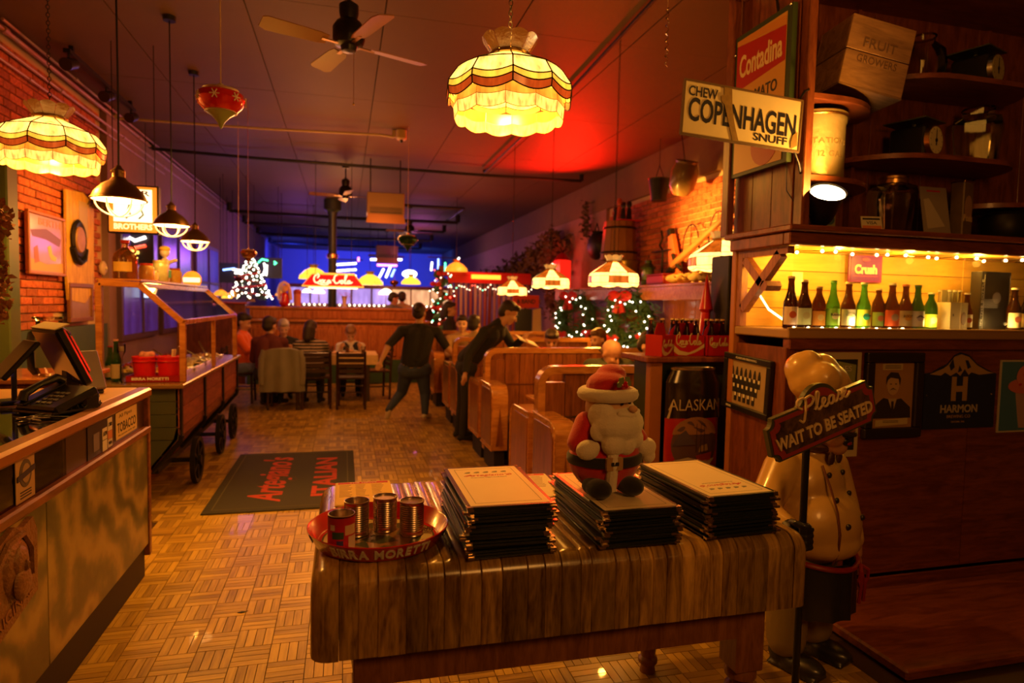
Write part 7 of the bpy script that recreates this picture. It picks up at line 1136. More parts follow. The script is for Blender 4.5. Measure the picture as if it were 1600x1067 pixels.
# waitress walking away
y = 8.8; J = dict(hed=pw(655, 489, y), pel=pw(647, 572, y), shL=pw(628, 517, y), shR=pw(683, 519, y), hiL=pw(636, 578, y), hiR=pw(660, 578, y), elL=pw(607, 540, 8.75), haL=pw(597, 552, 8.6), elR=pw(698, 543, 8.75), haR=pw(706, 556, 8.55), knL=pw(628, 612, 8.95), knR=pw(664, 614, 8.85), anL=pw(607, 640, 8.85), anR=pw(664, 646, 8.72))
J['haL'] = J['elL']+V((-.10, -.06, -.20)); J['haR'] = J['elR']+V((.16, -.04, -.16)); J['toeL'] = J['anL']+V((-.02, .05, -.12)); J['toeR'] = J['anR']+V((.08, .12, 0)); J['anR'].z = .09
def bun(t, J, HM_): q = MB(HM_); q.sph((0, .10, .03), (.045, .045, .045), 12); q.build('hair_bun', HDK, t); q = MB(); a = J['pel']+V((0, -.02, .08)); q.lathe([(.15, 0), (.152, .04)], 20, Matrix.Translation(a) @ Matrix.Scale(.8, 4, (0, 1, 0))); q.build('belt', CB, t)
person('waitress in a black tee and jeans striding away down the aisle', J, CB, CJ, HDK, face=(.35, .9, -.1), sleeve='short', shoes=plain('pale_shoe', (.6, .5, .4), .6), extras=bun, voxel=.011, fat=1.15)
# waiter bending over the booth
y = 7.15; J = dict(hed=pw(795, 489, y), pel=V((1.40, 7.33, .90)), shL=pw(757, 519, 7.0), shR=pw(783, 512, 7.32), hiL=V((1.38, 7.24, .86)), hiR=V((1.38, 7.42, .86))); J['elL'] = pw(732, 555, 6.95); J['haL'] = pw(727, 583, 6.85); J['elR'] = pw(802, 543, 7.2); J['haR'] = pw(817, 529, 7.1); J['knL'] = V((1.37, 7.22, .47)); J['knR'] = V((1.36, 7.44, .47)); J['anL'] = V((1.33, 7.22, .09)); J['anR'] = V((1.32, 7.45, .09)); J['toeL'] = J['anL']+V((.1, 0, 0)); J['toeR'] = J['anR']+V((.1, 0, 0))
person('waiter in a black shirt bending over the booth with one hand on the bench', J, CB, CBT, HDK, face=(.80, -.25, -.5), up=(.3, 0, 1), voxel=.010)
t = thing('white_plate', 'white folded menu held out by the bending waiter', 'menu', pw(823, 533, 7.05), rot=(.3, .35, .2)); q = MB(); q.bbox(-.13, .13, -.09, .09, 0, .008, .002); q.build('cover', WHITE, t); q = MB(); q.box(-.12, .12, -.08, .08, .008, .0095); q.build('printed_page', PAPER, t, smooth=False)
seated(422, 509, 9.95, 1, 'diner in a maroon sweater seated on the coat chair, back to the camera', CRD, HDK, face=(.5, .85, -.1), fat=1.15); seated(486, 515, 10.0, 1, 'long haired diner in a striped top, back to the camera', STRP, HDK, face=(.3, .9, -.2), longhair=.13, fat=1.15)
seated(443, 512, 11.15, -1, 'grey haired diner facing the camera between two others', CB, HGR, skin=SK2, face=(.2, -1, -.5)); seated(548, 520, 11.25, -1, 'sandy haired diner in a white shirt and black vest with bowed head', CWH, HBL, skin=SK2, face=(0, -.7, -.75), extras=lambda t, J, H: vest(t, J))
y = 10.55; J = dict(hed=pw(352, 512, 10.4), pel=V((-1.52, 10.6, .55)), shL=V((-1.55, 10.42, 1.0)), shR=V((-1.50, 10.78, 1.02)), hiL=V((-1.5, 10.5, .53)), hiR=V((-1.5, 10.7, .53)), elL=V((-1.42, 10.38, .82)), elR=V((-1.35, 10.82, .82)), haL=V((-1.18, 10.45, .8)), haR=V((-1.15, 10.72, .8)), knL=V((-1.10, 10.48, .52)), knR=V((-1.10, 10.70, .52)), anL=V((-1.16, 10.42, .09)), anR=V((-1.16, 10.7, .09)))
J['hed'] = V((-1.50, 10.6, 1.24)); J['toeL'] = J['anL']+V((.1, -.02, 0)); J['toeR'] = J['anR']+V((.1, 0, 0))
person('diner in a bright orange sweater and jeans at the left end of the table', J, CO, plain('pale_denim', (.12, .15, .32), .85), HDK, face=(.9, -.2, -.3), fat=1.1)
# people behind the partition and in the booths
def stander(u, v, y, label, top, hair, ax=(1, 0), face=(0, -1, 0), bottom=CBT, lean=0, **k):
    H = pw(u, v, y); A = V((ax[0], ax[1], 0)).normalized(); sh = H+V((-lean*.3, 0, -.23)); pel = V((H.x-lean, y, .95)); J = dict(hed=H, pel=pel, shL=sh-A*.18, shR=sh+A*.18, hiL=pel-A*.09, hiR=pel+A*.09, knL=pel-A*.1+V((0, 0, -.44)), knR=pel+A*.1+V((.02, 0, -.44)), anL=pel-A*.11+V((0, 0, -.86)), anR=pel+A*.12+V((.03, 0, -.86))); f = V(face); f.z = 0; f.normalize()
    J['elL'] = J['shL']-A*.04+f*.05+V((0, 0, -.28)); J['elR'] = J['shR']+A*.04+f*.05+V((0, 0, -.28)); J['haL'] = J['elL']+f*.2+A*.05+V((0, 0, -.12)); J['haR'] = J['elR']+f*.2-A*.05+V((0, 0, -.12)); return person(label, J, top, bottom, hair, face=face, **k)
stander(615, 467, 14.0, 'man in a grey tee standing behind the partition', CG, HDK, face=(.9, .2, -.3), lean=.1, sleeve='short'); stander(628, 465, 14.7, 'man in a pale shirt seen from behind beyond the partition', CTA, HDK, face=(0, 1, 0))
stander(703, 483, 11.45, 'woman in a black top and apron standing beside the farthest booth', CB, HDK, ax=(.3, 1), face=(1, -.2, -.1), sleeve='short', longhair=.14, bottom=CBT)
seated(722, 506, 9.95, -1, 'pink faced diner in the farthest booth', CTA, HDK, skin=SK2, face=(-.2, -1, -.1)); seated(741, 507, 8.95, 1, 'diner in a tan shirt lit red in the third booth, back turned', CTA, HDK, face=(.5, .8, 0))
for args in (('M', 862, 531, 7.75, -1, 'dark haired diner behind the second booth back', COL_, HDK, (-.3, -.9, -.5)), ('N', 934, 530, 7.78, -1, 'brown haired diner looking left over the second booth back', CB, HBR, (-.9, -.4, -.2)), ('P', 1014, 541, 5.9, -1, 'dark haired diner half hidden beside the bald man', CB, HDK, (.6, -.8, -.4))):
    _, u, v, y, s, lb, tp, hr, fc = args; seated(u, v, y, s, lb, tp, hr, face=fc)
seated(955, 552, 5.72, -1, 'bald man in an olive shirt looking down in the nearest booth', COL_, HBR, skin=SK, face=(.45, -.75, -.55), bald=True, fat=1.15, voxel=.011, drop=.13)
# ================================================================ stained glass lamps
GW = lit_glass('glass_white_hot', (1, .47, .08), 3.0, .55); GY = lit_glass('glass_yellow', (1, .42, .03), 1.5, .5); GR = lit_glass('glass_red', (.75, .09, .008), .55, .6); GS = lit_glass('glass_lace', (1, .44, .07), 2.2, .6, 60); GA = lit_glass('glass_amber', (1, .42, .03), 1.0, .5); GCROWN = plain('crown_glass', (.24, .10, .03), .25, coat=.5, bump=.3, bs=60); LEAD = plain('lead_came', (.03, .015, .008), .5, .5)
def gp(mb, r0, z0, r1, z1, a0, a1, sag0=0, sag1=0, n=8):
    vs = []
    for (r, z, s) in ((r0, z0, sag0), (r1, z1, sag1)):
        p, q_ = Vector((r*math.cos(a0), r*math.sin(a0), z)), Vector((r*math.cos(a1), r*math.sin(a1), z))
        for i in range(n+1): t = i/n; v = p.lerp(q_, t); bul = 1+.035*math.sin(PI*t); vs.append((v.x*bul, v.y*bul, v.z - s*math.sin(PI*t)))
    mb.add(vs, [(i, i+1, n+2+i, n+1+i) for i in range(n)]); return vs
def panel_ring(t, nm, rows, n=10, off=0, lead=.0035, edge=None):
    leads = MB()
    for (r0, z0, r1, z1, s0, s1, mat) in rows:
        proto = None
        for k in range(n):
            if proto is None: q = MB(); vs = gp(q, r0, z0, r1, z1, 0, 2*PI/n, s0, s1); proto = q.mesh(nm, mat, True, 60)
            mesh_obj(nm, proto, t, (0, 0, 0), (0, 0, 2*PI*k/n+off))
            R = Matrix.Rotation(2*PI*k/n+off, 4, 'Z'); low = [R @ Vector(v) for v in vs[9:]]
            if lead: leads.tube([v*1.002 for v in low], lead*.8, 5); leads.tube([(R @ Vector(vs[0]))*1.002, (R @ Vector(vs[9]))*1.002], lead, 5)
    if lead: leads.build('leading', edge or LEAD, t); 
def big_lamp(label, loc, chain=1.2, rz=.12, pw_=66):
    t = thing('stained_glass_lamp', label, 'lamp', loc, rz, 'large stained glass lamps')      # origin at the lower rim
    panel_ring(t, 'skirt_panel', [(.240, .10, .245, .06, .0, .010, GA), (.245, .06, .240, .012, .010, .014, GS)], 12, .1, .0018, plain('pale_came', (.7, .45, .15), .4, .5))
    panel_ring(t, 'glass_panel', [(.085, .275, .235, .205, 0, 0, GW), (.235, .205, .275, .148, 0, .018, GW), (.275, .148, .278, .122, .018, .022, GY), (.278, .122, .274, .090, .022, .025, GR)], 10, 0, .0035)
    q = MB(); q.lathe([(.085, .272), (.092, .278), (.092, .288), (.082, .294), (.070, .294)], 24); q.build('brass_collar', BRASS, t)
    for k in range(10): q = MB(); vs = gp(q, .08, .29, .125, .35, 2*PI*k/10, 2*PI*(k+1)/10-.02, 0, -.012); q.build('crown_panel', GCROWN, t)
    q = MB(); q.sph((0, 0, .14), (.03, .03, .045), 12); q.build('bulb', glow('lamp_bulb', (1, .5, .12), 12), t)
    q = MB(); q.cyl((0, 0, .18), (0, 0, .34), .012); q.build('socket', BRASS, t); chain_to(t, .34, chain); lamp_light((loc[0], loc[1], loc[2]+.075), pw_, WARM, .04, name='lamp_bulb_light'); return t
def chain_to(t, z0, L, r=.009, m=None, nm='chain'):
    q = MB(); k = 0; z = z0
    while z < z0+L:
        ax = (1, 0) if k % 2 else (0, 1); q.tube([(ax[0]*r*math.cos(a), ax[1]*r*math.cos(a), z+r*1.5+r*1.5*math.sin(a)) for a in [i*PI/4 for i in range(8)]], .0022, 4, True); z += r*2.5; k += 1
    tag(q.build(nm, m or DARKM, t), kind='stuff')
big_lamp('large stained glass lamp hanging right over the menu table', (.70, 2.80, 2.405), 1.22); X_, Z_ = at_y(80, 263, 4.35); big_lamp('large stained glass lamp at the top left above the counter', (X_, 4.35, Z_), 4-Z_-.38, .3, 50)
def box_lamp(label, loc, chain, sc=1.0, n=8):
    t = thing('pendant_lamp', label, 'lamp', loc, .2, 'scalloped white and amber pendant lamps'); LR = MB()
    W_ = lit_glass('pendant_white', (1, .50, .12), 3.6, .3); A_ = lit_glass('pendant_amber', (1, .20, .01), .55, .5)
    for k in range(n):
        a0, a1 = 2*PI*k/n, 2*PI*(k+1)/n
        for (r0, z0, r1, z1, s1, m) in ((.07, .21, .215, .115, 0, W_ if k % 2 else A_), (.215, .115, .23, .085, 0, W_ if k % 2 == 0 else W_), (.23, .085, .232, .025, .0, A_ if k % 2 else W_), (.232, .025, .228, .008, .014, W_)):
            q = MB(); vs = gp(q, r0*sc, z0*sc, r1*sc, z1*sc, a0, a1, 0, s1, 4); q.build('glass_panel', m, t); LR.tube([Vector(v)*1.002 for v in vs[5:]], .002, 4)
        LR.tube([(.07*sc*math.cos(a0), .07*sc*math.sin(a0), .21*sc), (.216*sc*math.cos(a0), .216*sc*math.sin(a0), .115*sc), (.233*sc*math.cos(a0), .233*sc*math.sin(a0), .02*sc)], .0028, 5)
    LR.build('leading', LEAD, t); q = MB(); q.lathe([(.07*sc, .21*sc), (.075*sc, .222*sc), (.06*sc, .23*sc)], 16); q.build('collar', BRASS, t)
    for k in range(n): q = MB(); gp(q, .06*sc, .225*sc, .085*sc, .27*sc, 2*PI*k/n, 2*PI*(k+1)/n-.05, 0, -.01, 4); q.build('crown_panel', lit_glass('crown_lit', (1, .5, .1), .35, .4), t)
    q = MB(); q.sph((0, 0, .10), (.025, .025, .035), 10); q.build('bulb', glow('lamp_bulb', (1, .5, .12), 12), t); chain_to(t, .25, chain); lamp_light((loc[0], loc[1], loc[2]+.05), 28, WARM, .03, name='pendant_bulb_light'); return t
for (u, v, y, lb) in ((1126, 422, 4.15, 'white and amber pendant lamp partly hidden by the cabinet post'), (958, 447, 5.4, 'white and amber pendant lamp over the nearest booth table'), (860, 450, 7.3, 'white and amber pendant lamp over the second booth table'), (800, 461, 9.3, 'white and amber pendant lamp over the third booth table')):
    x, z = at_y(u, v, y); box_lamp(lb, (x, y, z), HC-z-.27)
# ---------------------------------------------------------------- barn pendants with wire guards
def barn(label, u, v, y):
    x, z = at_y(u, v, y); lamp_light((x, y, z-.04), 20, WARM, .05, name='barn_bulb_light'); t = thing('barn_lamp', label, 'lamp', (x, y, z), 0, 'bronze barn pendants with guards'); q = MB(); q.lathe([(.142, 0), (.146, .004), (.13, .04), (.09, .085), (.05, .11), (.035, .13), (.035, .17), (.02, .185), (.012, .2), (0, .2)], 32); q.build('shade', plain('bronze_shade', (.16, .08, .03), .35, .7), t)
    q = MB(); q.lathe([(0, .012), (.135, .010), (.143, -.002), (.135, -.006), (0, -.004)], 32); q.build('lit_lens', glow('barn_lens', (1, .50, .13), 16), t)
    for k in range(3): q = MB(); a = k*PI/3+.3; q.tube([(.125*math.cos(b)*math.cos(a), .125*math.cos(b)*math.sin(a), -.095*math.sin(b)-.004) for b in [i*PI/12 for i in range(13)]], .0055, 6); q.build('guard_wire', glow('guard_wire_glow', (1, .62, .28), 1.1, (.8, .6, .3)), t)  # bulb light on the wires is put into their emission
    q = MB(); q.tube([(.145*math.cos(a), .145*math.sin(a), 0) for a in [i*PI/16 for i in range(32)]], .006, 6, True); q.build('rim', BRASS, t)
    for s in (-1, 1): q = MB(); q.sph((s*.03, -.02, .16), .009, 8); q.build('thumbscrew', BRASS, t)
    q = MB(); q.tube([(0, 0, .19), (.003, 0, .5), (0, 0, HC-z-.002)], .006, 6); q.build('cord', BLACK, t); q = MB(); q.lathe([(.05, HC-z-.04), (.055, HC-z-.002), (0, HC-z-.002)], 16); q.build('ceiling_cup', BLACK, t)
barn('barn pendant with wire guard nearest the large left lamp', 186, 312, 4.3); barn('middle barn pendant beside the lit brothers sign', 268, 352, 6.2); barn('farthest barn pendant above the salad wagon', 305, 377, 7.6)
# lit sign
x, z = at_y(208, 327, 6.9); t = thing('brothers_sign', 'glowing cream and orange light box sign with two thin figures', 'sign', (x, 6.9, z), .0); q = MB(); q.bbox(-.22, .22, .0, .09, -.23, .23, .006); q.build('sign_case', DARKM, t); q = MB(); q.box(-.205, .205, -.004, 0, -.215, .215); q.build('orange_border', glow('sign_orange', (1, .28, .02), 1.0), t, smooth=False); q = MB(); q.box(-.165, .165, -.008, -.004, -.12, .19); q.build('lit_panel', glow('sign_lit', (1, .82, .45), 2.2), t, smooth=False)
words(t, 'sign_lettering', 'MER', .03, .155, .24, .05, plain('sign_brown', (.3, .1, .02), .6), -.0095, off=.02); words(t, 'sign_lettering', 'BROTHERS', 0, -.165, .33, .055, glow('sign_letter_lit', (1, .72, .35), 1.6), -.006, off=.03)
for s in (-.04, .07): q = MB(); q.tube([(s-.02, -.011, .11), (s+.01, -.011, .04), (s+.0, -.011, .0), (s+.02, -.011, -.05), (s-.02, -.011, -.09)], .008, 6); q.sph((s-.02, -.011, .125), .014, 8); q.build('figure_print', INK, t)
q = MB(); q.cyl((-.18, .045, .23), (-.18, .045, HC-z-.002), .004); q.build('hanging_rod', DARKM, t); q = MB(); q.cyl((.18, .045, .23), (.18, .045, HC-z-.002), .004); q.build('hanging_rod', DARKM, t)
# ---------------------------------------------------------------- cola table lamp
x, z = at_y(521, 448, 11.6); t = thing('cola_lamp', 'long red and yellow Coca-Cola shade lamp hanging over the dining table', 'lamp', (x, 11.6, z)); W, D = .51, .2
face = [(-W, -D, 0), (W, -D, 0), (W*.70, -D*.35, .21), (-W*.70, -D*.35, .21)]; q = MB(); q.add(face, [(0, 1, 2, 3)]); q.build('front_glass', glow('cola_red', (.9, .012, .01), .75), t, smooth=False); q = MB(); q.add([(v[0], -v[1], v[2]) for v in face], [(3, 2, 1, 0)]); q.build('rear_glass', glow('cola_red', (.9, .012, .01), .75), t, smooth=False)
for s in (-1, 1): q = MB(); q.add([(s*W, -D, 0), (s*W, D, 0), (s*W*.70, D*.35, .21), (s*W*.70, -D*.35, .21)], [(0, 1, 2, 3)]); q.build('end_glass', lit_glass('cola_amber', (1, .5, .05), 1.2), t, smooth=False)
q = MB(); q.tube([Vector(v) for v in face], .012, 6, True); q.build('yellow_edging', glow('cola_edge', (1, .5, .06), 1.1), t); q = MB(); q.bbox(-W*.70, W*.70, -D*.35, D*.35, .21, .235, .004); q.build('top_cap', lit_glass('cola_amber', (1, .5, .05), 1.2), t); q = MB(); q.box(-W*.8, W*.8, -D*.7, D*.7, -.03, -.004); q.build('glowing_underside', glow('cola_under', (1, .75, .35), 3), t, smooth=False)
FM = frame_M((0, -D*.70, .10), (1, 0, 0), (0, D*.65, .21)); q = MB(FM); script(q, [[(a*.46-.31, b*.32-.10) for a, b in s] for s in COKE], Matrix.Translation((0, 0, .008)), .011, flat=.4); q.build('script_lettering', glow('cola_letters', (1, .8, .45), 1.6), t)
for s in (-1, 1): q = MB(); q.cyl((s*.3, 0, .23), (s*.3, 0, HC-z-.002), .005); q.build('hanging_rod', DARKM, t)
# small far lamps
def far_lamp(u, v, y, r, label, m, cat='lamp', h=.6, stem=None, top=None):
    x, z = at_y(u, v, y); t = thing('shade_lamp', label, cat, (x, y, z), 0, 'small glowing shades in the far room'); q = MB(); q.lathe([(r, 0), (r*.95, r*.25), (r*.6, r*h), (r*.25, r*h*1.3), (0, r*h*1.35)], 14); q.build('shade', m, t)
    q = MB(); q.lathe([(r*.22, r*h*1.3), (r*.35, r*h*1.7), (0, r*h*1.7)], 10); q.build('cap', GCROWN, t); q = MB()
    if stem: stem = z-1.43; q.cyl((0, 0, -stem), (0, 0, r*h), .012); q.cyl((0, 0, -stem), (0, 0, -stem+.02), .08)
    else: q.cyl((0, 0, r*h*1.6), (0, 0, HC-z-.002), .006)
    q.build('stem' if stem else 'cord', BRASS if stem else DARKM, t); return t
FY1 = lit_glass('far_yellow', (1, .52, .04), 2.0, .3); FY2 = lit_glass('far_amber', (1, .32, .02), 1.4, .3); FWH = glow('far_white', (1, .85, .55), 3.5)
for (u, v, y, r, lb, m, st) in ((490, 436, 17, .36, 'yellow shade lamp left of the cola lamp', FY1, None), (578, 445, 17, .34, 'yellow shade lamp right of the cola lamp', FY1, None), (642, 444, 20, .3, 'yellow shade lamp under the white globe', FY1, None), (603, 460, 21.95, .24, 'cream table lamp glowing on the back bar', FWH, .42), (498, 458, 21.95, .2, 'cream shade lamp beside the iron post on the bar', FWH, .42), (440, 462, 15.5, .14, 'amber lamp right of the christmas tree', FY2, None), (345, 462, 14, .15, 'amber lamp in the row left of the tree, nearer the wagon', FY2, None), (364, 464, 15.5, .15, 'amber lamp in the row left of the tree, nearer the tree', FY2, None), (355, 466, 16.5, .13, 'small amber lamp between two others left of the tree', FY1, None), (713, 424, 14.5, .26, 'orange shade lamp glowing above the red canopy', FY2, None), (480, 457, 16, .12, 'small cream shade left of the iron post', FWH, None)):
    far_lamp(u, v, y, r, lb, m, stem=st)
x, z = at_y(640, 428, 21); t = thing('globe_light', 'white oval globe light above the yellow shade lamp', 'lamp', (x, 21, z)); q = MB(); q.sph((0, 0, 0), (.24, .2, .13), 18); q.build('globe', glow('globe_white', (1, .95, .85), 5), t); q = MB(); q.cyl((0, 0, .12), (0, 0, HC-z-.002), .01); q.build('rod', DARKM, t)
# neon and lit signs far away
def neon(u, v, y, label, strokes, sc=1, frame=True):
    x, z = at_y(u, v, y); t = thing('neon_sign', label, 'neon sign', (x, y, z), 0, 'neon and lit signs'); 
    for k, (pts, col, st) in enumerate(strokes): q = MB(); q.tube([(a*sc, -.03, b*sc) for a, b in pts], .024*sc, 6); q.build('neon_tube', glow('neon_%d_%d_%d' % tuple(int(c*9) for c in col), col, st), t)
    q = MB(); q.box(-.4*sc, .4*sc, 0, .03, *((-.25*sc, .3*sc) if y < 20 else (.27*sc, .3*sc))); q.build('backing', plain('neon_backing', (.02, .02, .03), .4), t, smooth=False)
    for s in (-1, 1): q = MB(); q.cyl((s*.3*sc, .015, .3*sc), (s*.3*sc, .015, HC-z-.002), .004); q.build('wire', DARKM, t)
    return t
WN, RN, GN, YN_, PN, BN = (1, .9, .8), (1, .06, .02), (.1, 1, .45), (1, .6, .1), (1, .2, .7), (.2, .35, 1)
neon(195, 388, 10.0, 'script neon sign in the left window above the jugs', [([(-.32, .12), (-.2, .2), (-.1, .1), (.02, .2), (.15, .12), (.3, .18)], WN, 5), ([(-.3, .0), (-.1, .06), (.1, .0), (.3, .05)], RN, 3), ([(-.3, -.05), (-.05, -.02), (.2, -.06)], YN_, 3), ([(-.1, -.14), (.0, -.18), (.08, -.13)], GN, 3)], .9); neon(416, 420, 14.6, 'green and white neon sign right of the christmas tree', [([(-.2, .15), (-.1, .25), (.05, .22)], GN, 4), ([(.2, .2), (.26, .16), (.2, .12)], GN, 4), ([(-.05, .15), (-.02, 0), (-.08, -.18)], WN, 5), ([(.02, .1), (.0, -.18)], WN, 5)], .8)
neon(540, 424, 24, 'bright white lit sign behind the cola lamp', [([(-.25, .15), (.25, .2)], WN, 6), ([(-.25, 0), (.25, .05)], WN, 6), ([(-.25, -.15), (.25, -.1)], WN, 6), ([(.3, .35), (.3, .25)], PN, 5)], 1.5); neon(603, 420, 24, 'T-shaped white and pink neon sign on the far wall', [([(-.36, .2), (.36, .22)], WN, 6), ([(-.2, .08), (.25, .08)], PN, 5), ([(.1, .05), (.0, -.2)], WN, 6), ([(-.05, .0), (-.15, -.2)], WN, 6), ([(.2, 0), (.12, -.18)], BN, 5)], 1.6)
neon(690, 418, 22, 'row of upright coloured neon tubes at the far right', [([(-.3, -.1), (-.28, .15)], WN, 5), ([(-.1, -.05), (-.1, .25)], BN, 5), ([(.1, -.15), (.1, .15)], GN, 4), ([(.3, -.1), (.32, .1)], YN_, 4), ([(.45, .2), (.5, .3)], WN, 5)], 1.2)
t = neon(367, 428, 13.5, 'white and red lit badge left of the christmas tree', [([(-.3, .1), (0, .15), (.1, .02)], BN, 2), ([(-.05, .12), (.25, .1)], WN, 5), ([(0, .03), (.3, 0)], WN, 5), ([(0, -.1), (.3, -.12)], RN, 1.2)], .7)
x, z = at_y(216, 452, 10.5); t = thing('small_screen', 'pale blue lit screen on the left wall behind the jug', 'screen', (x-.05, 10.5, z)); q = MB(); q.bbox(-.24, .24, 0, .05, -.14, .14, .006); q.build('screen_case', BLACK, t); q = MB(); q.box(-.22, .22, -.003, 0, -.12, .12); q.build('lit_face', glow('screen_blue', (.6, .8, 1), 1.6), t, smooth=False); q = MB(); q.box(-.4, 0, .02, .04, -.02, .02); q.build('wall_arm', BLACK, t, smooth=False)
# ================================================================ fans
FB = plain('fan_blade_paint', (.34, .15, .06), .45); FH = plain('fan_housing', (.02, .015, .015), .35, .5)
def fan(u, v, z, label, rz, R=.62, n=4):
    d = pw(u, v, 1.0); k = (z-1.6)/(d.z-1.6); t = thing('ceiling_fan', label, 'fan', (d.x*k, k, z), rz, 'ceiling fans'); q = MB(); q.lathe([(0, -.09), (.05, -.085), (.06, -.05), (.10, -.04), (.115, .0), (.115, .08), (.09, .12), (.06, .14), (.07, .19), (.07, .24), (.03, .27), (.013, .28), (.013, HC-z-.06), (.06, HC-z-.05), (.07, HC-z-.003), (0, HC-z-.003)], 24); q.build('motor_housing', FH, t)
    for k in range(n):
        M_ = Matrix.Rotation(2*PI*k/n, 4, 'Z'); q = MB(M_); q.box(.08, .20, -.015, .015, -.045, -.037); q.build('blade_arm', BRASS, t, smooth=False); q = MB(M_ @ Matrix.Translation((0, 0, -.04)) @ Matrix.Rotation(.22, 4, 'X')); q.prism([(.16, -.05), (.22, -.065), (R-.05, -.078), (R, -.05), (R, .06), (R-.03, .078), (.22, .065), (.16, .05)], .007); q.build('blade', FB, t)
    q = MB(); q.cyl((.03, -.02, -.45), (.03, -.02, -.08), .0018, n=5); q.sph((.03, -.02, -.46), .009, 8); q.build('pull_cord', BRASS, t); return t
fan(545, 62, 3.5, 'near ceiling fan between the red ornament and the large lamp', .38); fan(540, 303, 3.5, 'second ceiling fan in front of the iron post', .1); fan(640, 360, 3.4, 'third ceiling fan beyond the green ornament', .3); fan(604, 398, 3.2, 'farthest ceiling fan near the pink lit ceiling', .2)
# ---------------------------------------------------------------- ornaments
def ornament(u, v, y, R, label, m, tipm=None, flakes=False, cordm=None, flip=False):
    x, z = at_y(u, v, y); t = thing('hanging_ornament', label, 'ornament', (x, y, z), 0, 'ornaments hung from the ceiling'); s = R
    q = MB(); q.lathe([(.62*s, -.42*s), (.9*s, -.15*s), (1.0*s, .1*s), (.93*s, .35*s), (.7*s, .52*s), (.25*s, .6*s), (.16*s, .64*s), (0, .64*s)], 32); q.build('ornament_body', m, t); q = MB(); q.lathe([(.62*s, -.42*s), (.35*s, -.62*s), (.16*s, -.85*s), (.05*s, -1.1*s), (0, -1.15*s)], 28); q.build('ornament_tip', tipm or m, t)
    for (r, zz) in ((.64, -.42), (.72, .52)): q = MB(); q.tube([(r*s*math.cos(a), r*s*math.sin(a), zz*s) for a in [i*PI/14 for i in range(28)]], .03*s, 6, True); q.build('beaded_band', plain('silver_band', (.6, .5, .35), .35, .6), t)
    q = MB(); q.lathe([(.12*s, .64*s), (.12*s, .78*s), (0, .8*s)], 12); q.build('cap', plain('pale_cap', (.5, .4, .2), .3, .7), t); q = MB(); q.cyl((0, 0, .8*s), (0, 0, HC-z-.002), .0035, n=6); q.build('cord', cordm or plain('pale_cord', (.55, .35, .2), .6), t)
    if flakes:
        for k in range(7):
            a = k*2*PI/7-1.65; M_ = Matrix.Translation((1.0*s*math.cos(a), 1.0*s*math.sin(a), .1*s)) @ Matrix.Rotation(a+PI/2, 4, 'Z') @ Matrix.Rotation(PI/2, 4, 'X'); q = MB(M_)
            for j in range(3): c, d = math.cos(j*PI/3), math.sin(j*PI/3); q.cyl((-.2*s*c, -.2*s*d, .0), (.2*s*c, .2*s*d, .0), .028*s, n=5)
            q.build('snowflake', plain('snow_glitter', (.7, .55, .45), .5), t)
    return t
ornament(345, 160, 4.0, .13, 'red onion ornament with white snowflakes hanging at upper left', plain('red_foil_ball', (.75, .012, .012), .2, .35, coat=1), plain('pale_green_tip', (.30, .34, .12), .3), True); ornament(637, 376, 9, .135, 'dark green onion ornament hanging before the far fans', plain('green_foil_ball', (.01, .10, .02), .12, .75, coat=1)); ornament(388, 397, 8.5, .10, 'gold and violet ornament above the christmas tree', plain('gold_foil_ball', (.5, .2, .1), .12, .9, coat=1), cordm=plain('violet_cord', (.4, .2, .4), .6)); ornament(373, 436, 9.5, .06, 'small violet ball ornament left of the tree', plain('violet_foil_ball', (.12, .03, .3), .15, .7)); ornament(616, 442, 15, .10, 'dark copper ball ornament by the table lamp', plain('copper_foil_ball', (.25, .06, .04), .2, .8))
t = thing('glass_icicle', 'clear twisted icicle ornament hanging left of the tomato sauce sign', 'ornament', (at_y(1042, 60, 3.0)[0], 3.0, 2.79)); q = MB(); q.tube([(.007*math.cos(i*1.1), .007*math.sin(i*1.1), .31-i*.0065) for i in range(47)], [.0035]*40+[.003, .0028, .0025, .002, .0015, .001, .0008], 5); q.build('twist', clear_glass('icicle_glass', (.9, .8, .6), 2.5), t); q = MB(); q.cyl((0, 0, .31), (0, 0, 1.205), .0012, n=5); q.build('thread', plain('pale_cord', (.55, .35, .2), .6), t)
# ---------------------------------------------------------------- ceiling heater units
def heater(u, v, y, w_, label):
    x, z = at_y(u, v, y); t = thing('ceiling_heater', label, 'heater', (x, y, z), 0, 'beige heater units under the ceiling'); HM_ = plain('beige_metal', (.20, .12, .05), .5, .2); q = MB(); q.bbox(-w_, w_, 0, w_*1.2, -.02, w_*1.1, .01); q.build('heater_case', HM_, t); q = MB(); q.box(-w_*.85, w_*.85, -.004, 0, -.0, w_*.3); q.build('dark_grille', BLACK, t, smooth=False)
    for k in range(4): q = MB(); q.box(-w_*.85, w_*.85, -.02, -.004, .02+k*w_*.07, .03+k*w_*.07); q.build('louvre', HM_, t, smooth=False)
    q = MB(); q.prism([(-w_*1.05, -w_*.55), (w_*1.05, -w_*.55), (w_*.95, -.02), (-w_*.95, -.02)], .02, Matrix.Translation((0, .0, 0)) @ RX); q.build('front_flap', plain('orange_metal', (.3, .12, .03), .4, .2), t)
    for s in (-1, 1): q = MB(); q.cyl((s*w_*.8, w_*.6, w_*1.1), (s*w_*.8, w_*.6, HC-z-.002), .01); q.build('hanging_rod', DARKM, t)
    return t
heater(603, 333, 11.0, .31, 'large beige ceiling heater in front of the red lit ceiling'); heater(605, 402, 22, .36, 'smaller beige ceiling heater farther down the room')
